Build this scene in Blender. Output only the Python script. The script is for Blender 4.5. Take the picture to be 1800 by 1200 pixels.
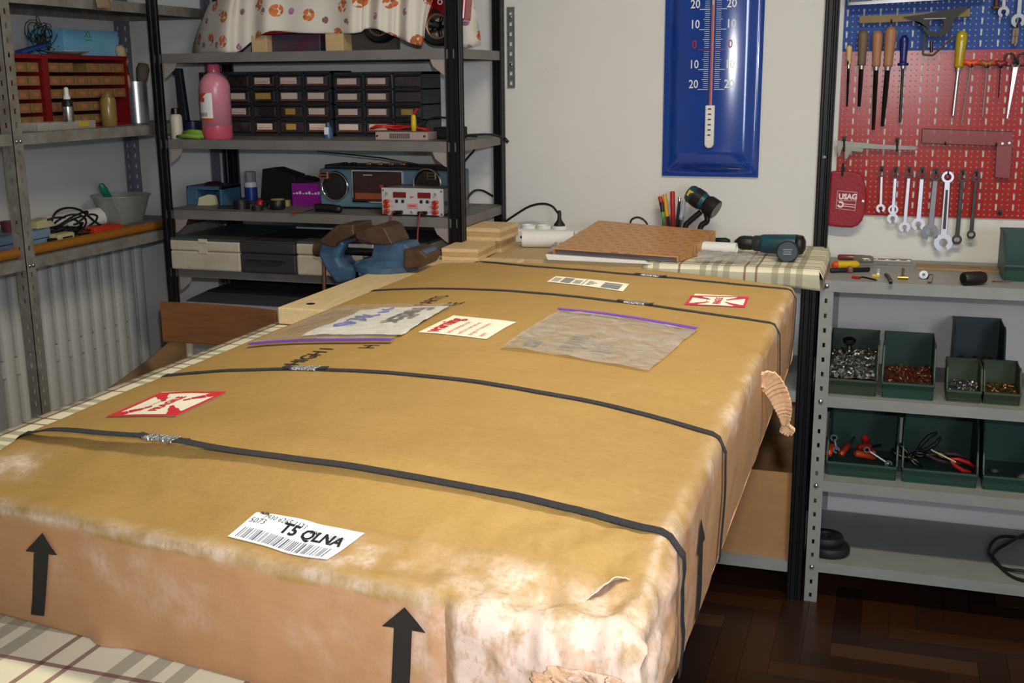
import bpy, bmesh, math, random
import numpy as np
from mathutils import Vector, Matrix, noise
PI = math.pi
for o in list(bpy.data.objects): bpy.data.objects.remove(o)
SC = bpy.context.scene
COL = SC.collection
random.seed(7)

# ------------------------------------------------------------------ camera
FPX = 2000.0
YAW, PITCH, ROLL = (math.radians(a) for a in (18.35, 12.97, -0.52))
CAM = Vector((0, 0, 1.42))
_f = Vector((-math.sin(YAW)*math.cos(PITCH), math.cos(YAW)*math.cos(PITCH), -math.sin(PITCH)))
_r0 = Vector((math.cos(YAW), math.sin(YAW), 0)); _u0 = _r0.cross(_f)
_r = _r0*math.cos(ROLL) + _u0*math.sin(ROLL); _u = -_r0*math.sin(ROLL) + _u0*math.cos(ROLL)
cd = bpy.data.cameras.new('camera'); cam = bpy.data.objects.new('camera', cd); COL.objects.link(cam)
cd.sensor_width = 36; cd.lens = 36*FPX/1800; cd.clip_start = .02
m3 = Matrix((_r, _u, -_f)).transposed().to_4x4(); m3.translation = CAM
cam.matrix_world = m3
SC.camera = cam

# ------------------------------------------------------------------ world and lights
w = bpy.data.worlds.new('world'); SC.world = w; w.use_nodes = True
w.node_tree.nodes['Background'].inputs[0].default_value = (.75, .8, 1, 1)
w.node_tree.nodes['Background'].inputs[1].default_value = .05
def light(name, kind, loc, energy, color, size=.05, sizey=None, aim=None):
    l = bpy.data.lights.new(name, kind); l.energy = energy; l.color = color
    if kind == 'AREA':
        l.size = size
        if sizey: l.shape = 'RECTANGLE'; l.size_y = sizey
    else: l.shadow_soft_size = size
    o = bpy.data.objects.new(name, l); COL.objects.link(o); o.location = loc
    if aim is not None:
        o.rotation_euler = (Vector(aim)-Vector(loc)).to_track_quat('-Z', 'Y').to_euler()
    return o
# the camera's own flash, just above the lens
fl = light('camera_flash', 'SPOT', CAM + _u*.10 + _r*.02, 74, (.96, .96, 1), .018, aim=CAM + _f*3 + _u*.35 + _r*.05)
fl.data.spot_size = math.radians(84); fl.data.spot_blend = 1
# the ceiling lamp of the room
light('ceiling_lamp_light', 'AREA', (.15, 1.6, 2.58), 38, (1, .92, .72), 1.1, .16, aim=(.15, 1.6, 0))
# daylight through the window behind the photographer
light('window_daylight', 'AREA', (1.55, -1.56, 1.6), 70, (.72, .80, 1), 1.1, 1.2, aim=(1.0, 1, 1.45))
vs = SC.view_settings
vs.view_transform = 'Standard'; vs.look = 'None'; vs.gamma = 1; vs.use_curve_mapping = False
vs.exposure = 0.0

# ------------------------------------------------------------------ pixel helpers: a pixel on a known real plane
def ray(x, y): return _r*((x-900)/FPX) - _u*((y-600)/FPX) + _f
def AY(x, y, Y): d = ray(x, y); return CAM + d*((Y-CAM.y)/d.y)
def AZ(x, y, z): d = ray(x, y); return CAM + d*((z-CAM.z)/d.z)
def AX(x, y, X): d = ray(x, y); return CAM + d*((X-CAM.x)/d.x)

# ------------------------------------------------------------------ materials
def lin(c):
    if isinstance(c, str):
        c = tuple(int(c[i:i+2], 16) for i in (0, 2, 4))
    return tuple(((v/255)/12.92 if v/255 <= .04045 else ((v/255+.055)/1.055)**2.4) for v in c)
MATS = {}
def mat(name, col, rough=.6, metal=0, var=.12, scale=8, bump=0, bscale=60, spec=.5, alpha=1, trans=0, coat=0, emit=None, col2=None, stretch=None):
    if name in MATS: return MATS[name]
    m = bpy.data.materials.new(name); m.use_nodes = True; MATS[name] = m
    nt = m.node_tree; b = nt.nodes['Principled BSDF']; L = nt.links.new
    c = lin(col)
    b.inputs['Roughness'].default_value = rough; b.inputs['Metallic'].default_value = metal
    b.inputs['Specular IOR Level'].default_value = spec
    b.inputs['Coat Weight'].default_value = coat; b.inputs['Coat Roughness'].default_value = .06
    b.inputs['Alpha'].default_value = alpha; b.inputs['Transmission Weight'].default_value = trans
    tc = nt.nodes.new('ShaderNodeTexCoord'); vec = tc.outputs['Object']
    if stretch:
        mp = nt.nodes.new('ShaderNodeMapping'); mp.inputs['Scale'].default_value = stretch
        L(vec, mp.inputs[0]); vec = mp.outputs[0]
    n = nt.nodes.new('ShaderNodeTexNoise'); n.inputs['Scale'].default_value = scale; n.inputs['Detail'].default_value = 5
    n.inputs['Roughness'].default_value = .6
    L(vec, n.inputs['Vector'])
    mx = nt.nodes.new('ShaderNodeMix'); mx.data_type = 'RGBA'
    if col2: ca, cb = c, lin(col2)
    else: ca = tuple(min(1, v*(1+var)) for v in c); cb = tuple(v*(1-var) for v in c)
    mx.inputs[6].default_value = (*ca, 1); mx.inputs[7].default_value = (*cb, 1)
    rp = nt.nodes.new('ShaderNodeMapRange'); rp.inputs[1].default_value = .3; rp.inputs[2].default_value = .7
    L(n.outputs['Fac'], rp.inputs[0]); L(rp.outputs[0], mx.inputs[0])
    L(mx.outputs[2], b.inputs['Base Color'])
    if emit:
        b.inputs['Emission Color'].default_value = (*lin(emit), 1); b.inputs['Emission Strength'].default_value = 1
    if bump:
        n2 = nt.nodes.new('ShaderNodeTexNoise'); n2.inputs['Scale'].default_value = bscale; n2.inputs['Detail'].default_value = 4
        L(vec, n2.inputs['Vector'])
        bp = nt.nodes.new('ShaderNodeBump'); bp.inputs['Strength'].default_value = bump; bp.inputs['Distance'].default_value = .01
        L(n2.outputs['Fac'], bp.inputs['Height']); L(bp.outputs[0], b.inputs['Normal'])
    return m
class NG:   # tiny node builder
    def __init__(s, m): s.nt = m.node_tree; s.b = s.nt.nodes['Principled BSDF']
    def n(s, t, **k):
        x = s.nt.nodes.new(t)
        for a, v in k.items(): setattr(x, a, v)
        return x
    def L(s, a, b): s.nt.links.new(a, b)
    def math(s, op, a, b=None, c=None):
        x = s.n('ShaderNodeMath', operation=op)
        for i, v in enumerate((a, b, c)):
            if v is None: continue
            if isinstance(v, (int, float)): x.inputs[i].default_value = v
            else: s.L(v, x.inputs[i])
        return x.outputs[0]
    def mix(s, f, a, b, bt='MIX'):
        x = s.n('ShaderNodeMix', data_type='RGBA', blend_type=bt)
        for i, v in ((0, f), (6, a), (7, b)):
            if isinstance(v, (int, float)): x.inputs[i].default_value = v
            elif isinstance(v, tuple): x.inputs[i].default_value = (*v, 1)
            else: s.L(v, x.inputs[i])
        return x.outputs[2]
def newmat(name, rough=.6):
    m = bpy.data.materials.new(name); m.use_nodes = True; MATS[name] = m
    g = NG(m); g.b.inputs['Roughness'].default_value = rough
    return m, g

# ------------------------------------------------------------------ mesh builder
class MB:
    def __init__(s): s.v = []; s.f = []; s.M = Matrix()
    def add(s, vs, fs):
        k = len(s.v); s.v += [tuple(s.M @ Vector(p)) for p in vs]; s.f += [tuple(i+k for i in f) for f in fs]; return s
    def box(s, c, d, rz=0, rx=0, ry=0):
        R = Matrix.Translation(c) @ Matrix.Rotation(rz, 4, 'Z') @ Matrix.Rotation(ry, 4, 'Y') @ Matrix.Rotation(rx, 4, 'X')
        x, y, z = (q/2 for q in d)
        vs = [R @ Vector(p) for p in ((-x,-y,-z),(x,-y,-z),(x,y,-z),(-x,y,-z),(-x,-y,z),(x,-y,z),(x,y,z),(-x,y,z))]
        return s.add(vs, [(0,3,2,1),(4,5,6,7),(0,1,5,4),(1,2,6,5),(2,3,7,6),(3,0,4,7)])
    def mm(s, a, b):
        a, b = Vector(a), Vector(b); return s.box((a+b)/2, [abs(q) for q in (b-a)])
    def hexa(s, bot, top):
        return s.add(list(bot)+list(top), [(0,3,2,1),(4,5,6,7),(0,1,5,4),(1,2,6,5),(2,3,7,6),(3,0,4,7)])
    def tube(s, pts, r, n=8, caps=True):
        pts = [Vector(p) for p in pts]; N = len(pts); rs = r if isinstance(r, (list, tuple)) else [r]*N
        vs = []; fs = []; up = None
        for i, p in enumerate(pts):
            t = (pts[min(i+1, N-1)] - pts[max(i-1, 0)]).normalized()
            if up is None:
                up = Vector((0,0,1)) if abs(t.z) < .9 else Vector((1,0,0))
            a = t.cross(up); a = a.normalized() if a.length > 1e-6 else Vector((1,0,0)); b = t.cross(a).normalized(); up = -b if False else b.cross(t)*0 + up
            up = (up - t*up.dot(t)); up = up.normalized() if up.length > 1e-5 else b
            a = t.cross(up).normalized(); b = up
            for k in range(n):
                q = 2*PI*k/n; vs.append(p + (a*math.cos(q) + b*math.sin(q))*rs[i])
        for i in range(N-1):
            for k in range(n):
                k2 = (k+1) % n; fs.append((i*n+k, (i+1)*n+k, (i+1)*n+k2, i*n+k2))
        if caps: fs.append(tuple(range(n))); fs.append(tuple(range((N-1)*n, N*n))[::-1])
        return s.add(vs, fs)
    def cyl(s, a, b, r, n=16, r2=None): return s.tube([a, b], [r, r if r2 is None else r2], n)
    def lathe(s, prof, c=(0,0,0), n=24, axis=(0,0,1), cap=True):
        R = Vector((0,0,1)).rotation_difference(Vector(axis)).to_matrix().to_4x4(); R = Matrix.Translation(c) @ R
        vs = []; fs = []
        for r, z in prof:
            for k in range(n):
                q = 2*PI*k/n; vs.append(R @ Vector((r*math.cos(q), r*math.sin(q), z)))
        for i in range(len(prof)-1):
            for k in range(n):
                k2 = (k+1) % n; fs.append((i*n+k, i*n+k2, (i+1)*n+k2, (i+1)*n+k))
        if cap:
            if prof[0][0] > 1e-5: fs.append(tuple(range(n))[::-1])
            if prof[-1][0] > 1e-5: fs.append(tuple(range((len(prof)-1)*n, len(prof)*n)))
        return s.add(vs, fs)
    def prism(s, poly, d0, d1, fn=None):
        """poly of 2d points extruded from d0 to d1; fn(a,b,d)->xyz, default (a,d,b): drawn on XZ, extruded along Y"""
        fn = fn or (lambda a, b, d: (a, d, b)); n = len(poly)
        vs = [fn(a, b, d0) for a, b in poly] + [fn(a, b, d1) for a, b in poly]
        fs = [tuple(range(n)), tuple(range(n, 2*n))[::-1]] + [(i, (i+1) % n, (i+1) % n+n, i+n)[::-1] for i in range(n)]
        return s.add(vs, fs)
    def grid(s, fn, nu, nv):
        vs = [fn(i/nu, j/nv) for j in range(nv+1) for i in range(nu+1)]
        fs = [(j*(nu+1)+i, j*(nu+1)+i+1, (j+1)*(nu+1)+i+1, (j+1)*(nu+1)+i) for j in range(nv) for i in range(nu)]
        return s.add(vs, fs)
    def mesh(s, name):
        me = bpy.data.meshes.new(name); me.from_pydata(s.v, [], s.f); me.update()
        bm = bmesh.new(); bm.from_mesh(me); bmesh.ops.recalc_face_normals(bm, faces=bm.faces); bm.to_mesh(me); bm.free()
        return me
    def build(s, name, m, parent=None, smooth=False, bevel=0, solid=0, sub=0, loc=None, autosmooth=True):
        me = s.mesh(name); me.materials.append(m)
        o = bpy.data.objects.new(name, me); COL.objects.link(o)
        if parent: o.parent = parent
        if loc is not None: o.location = loc
        if smooth:
            for p in me.polygons: p.use_smooth = True
            if autosmooth and smooth is not True and smooth:
                pass
        if smooth == 'auto':
            bm = bmesh.new(); bm.from_mesh(me)
            for e in bm.edges:
                if len(e.link_faces) == 2 and e.calc_face_angle(0) > .7: e.smooth = False
            bm.to_mesh(me); bm.free()
        if solid: q = o.modifiers.new('solid', 'SOLIDIFY'); q.thickness = solid; q.offset = 0
        if sub: q = o.modifiers.new('sub', 'SUBSURF'); q.levels = sub; q.render_levels = sub
        if bevel: q = o.modifiers.new('bevel', 'BEVEL'); q.width = bevel; q.segments = 2; q.limit_method = 'ANGLE'; q.angle_limit = .6
        return o
def tag(o, label, cat, group=None):
    o['label'] = label; o['category'] = cat
    if group: o['group'] = group
    return o
def thing(name, label, cat, loc=(0,0,0), rz=0, group=None):
    o = bpy.data.objects.new(name, None); COL.objects.link(o); o.empty_display_size = .05
    o.location = loc; o.rotation_euler = (0, 0, rz); return tag(o, label, cat, group)
def struct(o): o['kind'] = 'structure'; return o
def stuff(o): o['kind'] = 'stuff'; return o
def dup(o, loc=None, rot=None, label=None, parent=None):
    c = o.copy(); COL.objects.link(c)
    if parent is not None: c.parent = parent
    if loc is not None: c.location = loc
    if rot is not None: c.rotation_euler = rot
    if label: c['label'] = label
    for ch in list(o.children): dup(ch, parent=c)
    return c
def text2d(s, size, bold=0, align='LEFT', sx=1, spacing=1):
    cu = bpy.data.curves.new('t', 'FONT'); cu.body = s; cu.size = size; cu.offset = bold; cu.align_x = align; cu.resolution_u = 2
    cu.space_character = spacing
    o = bpy.data.objects.new('t', cu); COL.objects.link(o)
    dg = bpy.context.evaluated_depsgraph_get(); me = bpy.data.meshes.new_from_object(o.evaluated_get(dg))
    vs = [(v.co.x*sx, v.co.y) for v in me.vertices]; fs = [tuple(p.vertices) for p in me.polygons]
    bpy.data.objects.remove(o); bpy.data.curves.remove(cu); bpy.data.meshes.remove(me)
    return vs, fs
def spline(pts, k=8):
    pts = [Vector(p) for p in pts]; out = []
    P = [pts[0]*2-pts[1]] + pts + [pts[-1]*2-pts[-2]]
    for i in range(1, len(P)-2):
        for j in range(k):
            t = j/k; a, b, c, d = P[i-1:i+3]
            out.append(.5*((2*b) + (c-a)*t + (2*a-5*b+4*c-d)*t*t + (3*b-a-3*c+d)*t**3))
    return out + [pts[-1]]
def fbm(p, s, o=3): return noise.fractal(Vector(p)*s, 1.0, 2.0, o)
# ------------------------------------------------------------------ shared materials
M_wall = mat('painted_wall', (214, 212, 206), .85, var=.03, scale=3, bump=.05, bscale=250)
M_ceil = mat('ceiling_paint', (215, 213, 207), .9, var=.02)
M_black = mat('black_enamel', (9, 9, 10), .42, spec=.35, var=.3, scale=20)
M_grey = mat('grey_enamel', (138, 140, 136), .5, var=.08, scale=14)
M_greyd = mat('dusty_grey_enamel', (112, 108, 104), .55, var=.14, scale=10)
M_oldgrey = mat('old_grey_enamel', (140, 138, 130), .55, var=.2, scale=25, col2=(112, 104, 92))
M_kraft = mat('kraft_brown', (164, 122, 78), .8, var=.08, scale=30)
M_steel = mat('bright_steel', (205, 205, 205), .25, 1, var=.08)
M_dsteel = mat('dark_steel', (70, 66, 62), .4, 1, var=.25, scale=30)
M_chrome = mat('chrome', (225, 225, 228), .1, 1, var=.02)
M_zinc = mat('galvanized', (150, 152, 150), .42, 1, var=.2, scale=50)
M_white = mat('white_plastic', (225, 224, 220), .45, var=.04)
M_paper = mat('white_paper', (232, 230, 226), .8, var=.03)
M_blk = mat('black_plastic', (16, 16, 17), .45, var=.2)
M_rub = mat('black_rubber', (20, 20, 21), .6, var=.2)
M_red = mat('red_plastic', (170, 26, 22), .4, var=.1)
M_orange = mat('orange_plastic', (205, 70, 25), .4, var=.1)
M_yellow = mat('yellow_plastic', (200, 170, 20), .3, var=.1)
M_clear = mat('clear_plastic', (235, 238, 240), .08, var=.02, trans=1.0)
M_woodl = mat('pale_wood', (192, 164, 118), .6, var=.1, scale=6, stretch=(3, 30, 30))
M_woodh = mat('turned_wood', (190, 140, 95), .5, var=.12, scale=10, stretch=(30, 30, 4))

# ------------------------------------------------------------------ room
YW = 3.45; XL = -2.56; XR = 2.2; YF = -1.6; HC = 2.7
def slab(name, a, b, m): return struct(MB().mm(a, b).build(name, m))
slab('wall_back', (XL-.1, YW, 0), (XR+.1, YW+.1, HC), M_wall)
slab('wall_left', (XL-.1, YF, 0), (XL, YW, HC), M_wall)
slab('wall_right', (XR, YF, 0), (XR+.1, YW, HC), M_wall)
slab('wall_front', (XL-.1, YF-.1, 0), (XR+.1, YF, HC), M_wall)
slab('ceiling', (XL-.1, YF-.1, HC), (XR+.1, YW+.1, HC+.1), M_ceil)
M_par = [mat('parquet_%d' % i, c, .33, var=.25, scale=5, stretch=s) for i, (c, s) in enumerate((((58,32,17),(4,60,10)), ((44,24,13),(4,60,10)), ((68,42,22),(4,60,10)), ((34,17,10),(60,4,10)), ((52,27,14),(60,4,10))))]
fl_o = slab('floor', (XL-.1, YF-.1, -.1), (XR+.1, YW+.1, -.004), M_par[1])
def parquet():
    w_, n = .07, 5; g = .0006; r = random.Random(3)
    mH = MB().box((0,0,-.002), (n*w_-g*2, w_-g*2, .004)).mesh('plank'); mV = MB().box((0,0,-.002), (w_-g*2, n*w_-g*2, .004)).mesh('plank')
    ms = []
    for me, ids in ((mH, (0,1,2)), (mV, (1,3,4))):
        row = []
        for i in ids:
            q = me.copy(); q.materials.append(M_par[i]); row.append(q)
        ms.append(row)
    for i in range(-60, 90):
        for j in range(-12, 12):
            ox, oy = i*w_ + j*n*w_, i*w_ - j*n*w_
            for k, (cx, cy) in enumerate(((ox+n*w_/2, oy+w_/2), (ox+n*w_+w_/2, oy+w_-n*w_/2))):
                if -.75 < cx < 1.0 and 1.75 < cy < 3.42:
                    o = bpy.data.objects.new('plank', r.choice(ms[k])); COL.objects.link(o); o.parent = fl_o; o.location = (cx, cy, 0)
parquet()
sk = mat('skirting_stone', (120, 112, 104), .5)
struct(MB().mm((XL, YW-.012, 0), (XR, YW, .07)).build('baseboard_back', sk))
struct(MB().mm((XL, YF, 0), (XL+.012, YW-.012, .07)).build('baseboard_left', sk))
# ceiling lamp fixture, over the table
wn = struct(MB().mm((.92, YF-.004, .92), (.99, YF+.03, 2.28)).mm((2.11, YF-.004, .92), (2.18, YF+.03, 2.28)).mm((.99, YF-.004, .92), (2.11, YF+.03, .99)).mm((.99, YF-.004, 2.21), (2.11, YF+.03, 2.28)).mm((1.52, YF-.004, .99), (1.58, YF+.03, 2.21)).build('window_1', M_white))
MB().mm((.99, YF+.002, .99), (1.52, YF+.006, 2.21)).build('pane', M_clear, wn); MB().mm((1.58, YF+.002, .99), (2.11, YF+.006, 2.21)).build('pane', M_clear, wn)
cl = thing('ceiling_lamp', 'white tube lamp fixed to the ceiling over the table', 'lamp', (.15, 1.6, HC))
MB().box((0,0,-.03), (.10, 1.2, .06)).build('housing', M_white, cl, bevel=.008)
MB().cyl((0,-.55,-.085), (0,.55,-.085), .016, 16).build('tube', mat('lamp_tube', (255,250,235), emit=(255,245,225)), cl, smooth=True)
for s in (-1, 1): MB().box((0,s*.57,-.07), (.04,.03,.05)).build('end_cap', M_white, cl)

# ------------------------------------------------------------------ perforated angle posts and racks
def perf_strip(mb, o, U, V, N, W, Lh, hole, pitch, t=.0016, off=0):
    """strip of width W along U, length Lh along V, with one column of slots"""
    o, U, V, N = (Vector(q) for q in (o, U, V, N)); hw, hh = hole; x0, x1 = (W-hw)/2, (W+hw)/2
    k = int(Lh/pitch)
    def q(u0, u1, v0, v1):
        p = [o+U*u0+V*v0, o+U*u1+V*v0, o+U*u1+V*v1, o+U*u0+V*v1]
        mb.hexa([a for a in p], [a+N*t for a in p])
    q(0, x0, 0, Lh); q(x1, W, 0, Lh)
    last = 0
    for i in range(k):
        c = (i+.5)*pitch + off
        q(x0, x1, last, c-hh/2); last = c+hh/2
    q(x0, x1, last, Lh)
def perf_post(parent, x, y, sx, sy, z0, z1, m, w=.038, hole=(.0075, .013), pitch=.032):
    """corner angle with its outer edge at x,y; flanges run towards sx (along X) and sy (along Y)"""
    b = MB()
    perf_strip(b, (x, y, z0), (sx,0,0), (0,0,1), (0,sy,0), w, z1-z0, hole, pitch)
    perf_strip(b, (x, y, z0), (0,sy,0), (0,0,1), (sx,0,0), w, z1-z0, hole, pitch)
    return b.build('post', m, parent)
def solid_post(parent, x, y, sx, sy, z0, z1, m, w=.04):
    b = MB(); t = .002
    def strip(d, e):   # folded strip with two ridges
        prof = [(0,0),(w*.28,0),(w*.34,.003),(w*.42,.003),(w*.48,0),(w*.74,0),(w*.8,.003),(w*.92,.003),(w,.0)]
        pts = [(a, c) for a, c in prof]; ring = pts + [(a, c+t) for a, c in pts[::-1]]
        n = len(ring)
        vs = [(x+d[0]*a+e[0]*c, y+d[1]*a+e[1]*c, z) for z in (z0, z1) for a, c in ring]
        fs = [(i, (i+1) % n, (i+1) % n+n, i+n) for i in range(n)] + [tuple(range(n)), tuple(range(n, 2*n))]
        b.add(vs, fs)
    strip((sx,0), (0,sy)); strip((0,sy), (sx,0))
    return b.build('post', m, parent)
def tray(parent, x0, x1, y0, y1, ztop, m, lip=.027):
    b = MB(); t = .0015
    b.mm((x0,y0,ztop-t), (x1,y1,ztop))
    b.mm((x0,y0,ztop-lip), (x1,y0+t,ztop-t)); b.mm((x0,y1-t,ztop-lip), (x1,y1,ztop-t))
    b.mm((x0,y0+t,ztop-lip), (x0+t,y1-t,ztop-t)); b.mm((x1-t,y0+t,ztop-lip), (x1,y1-t,ztop-t))
    for yy in (y0+.002, y1-.014): b.mm((x0+.002,yy,ztop-lip), (x1-.002,yy+.012,ztop-lip+t))
    return b.build('shelf', m, parent)
def gusset(parent, x, y, z, sx, m, d=.045):
    MB().prism([(x, z), (x+sx*d, z), (x+sx*d*.8, z-d*.45), (x+sx*d*.2, z-d*.9), (x, z-d)], y, y+.0015).build('corner_plate', m, parent)

# the black rack in the corner ---------------------------------------------------------------
RX0, RX1, RY0, RY1 = -2.145, -1.150, 3.02, 3.42
S1, S2, S3, S4, S5 = 1.504, 1.250, 1.035, .853, .575
rk = thing('metal_rack', 'black-posted metal rack with five grey shelves in the corner', 'rack', (0,0,0))
for x, sx in ((RX0, 1), (RX1, -1)):
    for y, sy in ((RY0, 1), (RY1, -1)):
        solid_post(rk, x, y, sx, sy, 0, 1.86, M_black)
for z in (1.82, S1, S2, S3, S4, S5, .12):
    tray(rk, RX0+.0025, RX1-.0025, RY0+.0055 if False else RY0+.003, RY1-.003, z, M_greyd)
M_gus = mat('corner_plate_grey', (150, 138, 132), .5)
for z in (S1, S2, S3, S4):
    gusset(rk, RX0+.042, RY0+.006, z-.027, 1, M_gus); gusset(rk, RX1-.042, RY0+.006, z-.027, -1, M_gus)
# the low black rack under the wall bench ------------------------------------------------------
BX0, BX1, ZB = -1.125, -.163, .93
rb = thing('metal_rack', 'low black-posted rack under the wall bench with one tall rear post', 'rack', (0,0,0))
solid_post(rb, BX1, 3.02, -1, 1, 0, ZB-.0275, M_black); solid_post(rb, BX1, RY1+.02, -1, -1, 0, 1.86, M_black)
solid_post(rb, BX0, 3.02, 1, 1, 0, ZB-.0275, M_black); solid_post(rb, BX0, RY1+.02, 1, -1, 0, ZB-.0275, M_black)
for z in (.11, .60): tray(rb, BX0+.003, BX1-.003, 3.025, RY1+.017, z, M_grey, .03)
p_ = AY(1452, 276, RY1-.02)
MB().lathe([(0,.004),(.004,.003),(.006,0)], (BX1-.018, 3.40-.0, p_.z), 12, (0,-1,0)).build('bolt', M_chrome, rb, smooth=True)
# bench top and its boards
bt = thing('workbench_top', 'pale plywood bench top along the back wall', 'workbench', (0,0,0))
MB().mm((BX0-.02, 3.005, ZB-.026), (BX1+.002, YW-.004, ZB)).build('board', M_woodl, bt, bevel=.002)
# grey perforated rack on the right -----------------------------------------------------------
GX0, GX1, GY0, GY1 = -.157, .86, 3.027, 3.437
G1, G2, G3, G4 = .904, .592, .355, .119
rg = thing('shelving_unit', 'grey perforated-angle shelving unit under the pegboards', 'shelving', (0,0,0))
for x, sx in ((GX0, 1), (GX1, -1)):
    for y, sy in ((GY0, 1), (GY1, -1)):
        perf_post(rg, x, y, sx, sy, 0, G1-.0016 if True else G1, M_grey, w=.036, hole=(.007,.0125), pitch=.0395)
for z in (G1, G2, G3, G4):
    tray(rg, GX0+.0018 if z < G1 else GX0, GX1-.0018, GY0+.0018 if z < G1 else GY0-.001, GY1-.0018, z, M_grey, .03)
    MB().lathe([(0,.0045),(.0045,.0035),(.007,0)], (GX0+.018, GY0-.001, z-.015), 12, (0,-1,0)).build('bolt', M_steel, rg, smooth=True)
# old grey rack along the left wall ------------------------------------------------------------
OX0, OX1 = -2.545, -2.187
ro = thing('shelving_unit', 'old grey perforated-angle shelving along the left wall above the radiator', 'shelving', (0,0,0))
YP = 2.46; YE = 3.43
for x, sx in ((OX1, -1), (OX0, 1)):
    for y, sy in ((YP, 1), (YE, -1), (1.46, 1)):
        perf_post(ro, x, y, sx, sy, .90 if (x == OX0 and y == YE) else 0, 1.86, M_oldgrey if y < 3 else mat('lavender_grey', (104,104,112), .5), w=.036, hole=(.007,.014), pitch=.036)
L1, L2, L3 = 1.655, 1.292, .962
for z in (L1, L2, L3):
    tray(ro, OX0+.002, OX1-.002, YP+.002, YE-.002, z, M_oldgrey, .03)
    tray(ro, OX0+.002, OX1-.002, 1.462, YP-.0005, z, M_oldgrey, .03)
    MB().lathe([(0,.004),(.004,.003),(.006,0)], (OX1+.0005, YP+.012, z-.02), 10, (1,0,0)).build('bolt', M_steel, ro, smooth=True)
    MB().lathe([(0,.004),(.004,.003),(.006,0)], (OX1+.0005, YP+.026, z-.02), 10, (1,0,0)).build('bolt', M_steel, ro, smooth=True)

# radiator --------------------------------------------------------------------------------------
rd = thing('radiator', 'tall off-white column radiator under the left shelving', 'radiator', (-2.478, 0, .10))
M_rad = mat('radiator_enamel', (208, 206, 198), .45, var=.05, scale=4)
def rad_col():
    b = MB(); prof = []
    for k in range(9):
        a = PI*k/8; prof.append((.010*math.sin(a)+.038, -.0215*math.cos(a)))
    poly = [(-.028, -.021)] + prof + [(-.028, .021)]
    b.prism(poly, 0, .80, lambda a, c, d: (a, c, d))
    return b.mesh('column')
mc = rad_col(); mc.materials.append(M_rad)
RP = .0586; RE_ = 3.30
for p in mc.polygons: p.use_smooth = False
def fin(z0, z1):
    me = MB().mm((-.026, -.0330, z0), (.0425, -.0256, z1)).mesh('fin'); me.materials.append(M_rad); return me
def joint(z0, z1):
    me = MB().mm((-.02, -.0376, z0), (.040, -.021, z1)).mesh('joint'); me.materials.append(M_rad); return me
pieces = [('column', mc), ('fin', fin(.03, .47)), ('fin', fin(.53, .77)), ('joint', joint(.475, .525)), ('joint', joint(0, .028)), ('joint', joint(.772, .80))]
for i in range(20):
    y = RE_ - .021 - i*RP
    for nm, me in pieces:
        o = bpy.data.objects.new(nm, me); COL.objects.link(o); o.parent = rd; o.location = (0, y, 0)
for y in (RE_-.15, RE_-.9): MB().mm((-.080, y-.02, .35), (-.02, y+.02, .40)).build('wall_bracket', M_rad, rd)

# front table with its plaid cloth ------------------------------------------------------------
ZT = .894; TX0, TX1, TY0, TY1 = -1.283, -.30, .25, 2.985
tb = thing('table', 'long table under the plaid tablecloth carrying the large carton', 'table', (0,0,0))
MB().mm((TX0, TY0, ZT-.032), (TX1, TY1, ZT-.003)).build('tabletop', M_woodl, tb)
for x in (TX0+.06, TX1-.30):
    for y in (TY0+.06, TY1-.06): MB().mm((x-.025, y-.025, 0), (x+.025, y+.025, ZT-.032)).build('leg', M_woodl, tb)
def plaid(name, dim=1.0):
    m, g = newmat(name, .75); tc = g.n('ShaderNodeTexCoord'); sp = g.n('ShaderNodeSeparateXYZ'); g.L(tc.outputs['Object'], sp.inputs[0])
    cream, grey, burg = ((.80,.75,.55), (.24,.23,.15), (.16,.018,.03))
    def fam(c, off):
        def band(c0, hw, per):
            a = g.math('ABSOLUTE', g.math('WRAP', g.math('SUBTRACT', c, c0), -per/2, per/2)); return g.math('LESS_THAN', a, hw)
        gr = None
        for d in (-.031, 0, .031):
            q = band(off+d, .0085, .188); gr = q if gr is None else g.math('MAXIMUM', gr, q)
        bu = g.math('MAXIMUM', band(off+.094, .003, .376), g.math('MAXIMUM', band(off+.094+.188-.015, .003, .376), band(off+.094+.188+.015, .003, .376)))
        return gr, bu
    g1, b1 = fam(sp.outputs[0], -.615); g2, b2 = fam(g.math('ADD', sp.outputs[1], g.math('MULTIPLY', g.math('LESS_THAN', sp.outputs[1], 1.0), .077)), 1.514)
    # weave
    wv = g.n('ShaderNodeTexChecker'); wv.inputs['Scale'].default_value = 260; g.L(tc.outputs['Object'], wv.inputs[0])
    col = g.mix(g.math('MULTIPLY', g1, .62), cream, grey); col = g.mix(g.math('MULTIPLY', g2, .62), col, grey)
    col = g.mix(g.math('MULTIPLY', b1, .75), col, burg); col = g.mix(g.math('MULTIPLY', b2, .75), col, burg)
    g.L(col, g.b.inputs['Base Color'])
    bp = g.n('ShaderNodeBump'); bp.inputs['Strength'].default_value = .05; bp.inputs['Distance'].default_value = .001
    g.L(wv.outputs['Fac'], bp.inputs['Height']); g.L(bp.outputs[0], g.b.inputs['Normal'])
    return m
M_plaid = plaid('plaid_cloth')
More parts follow.
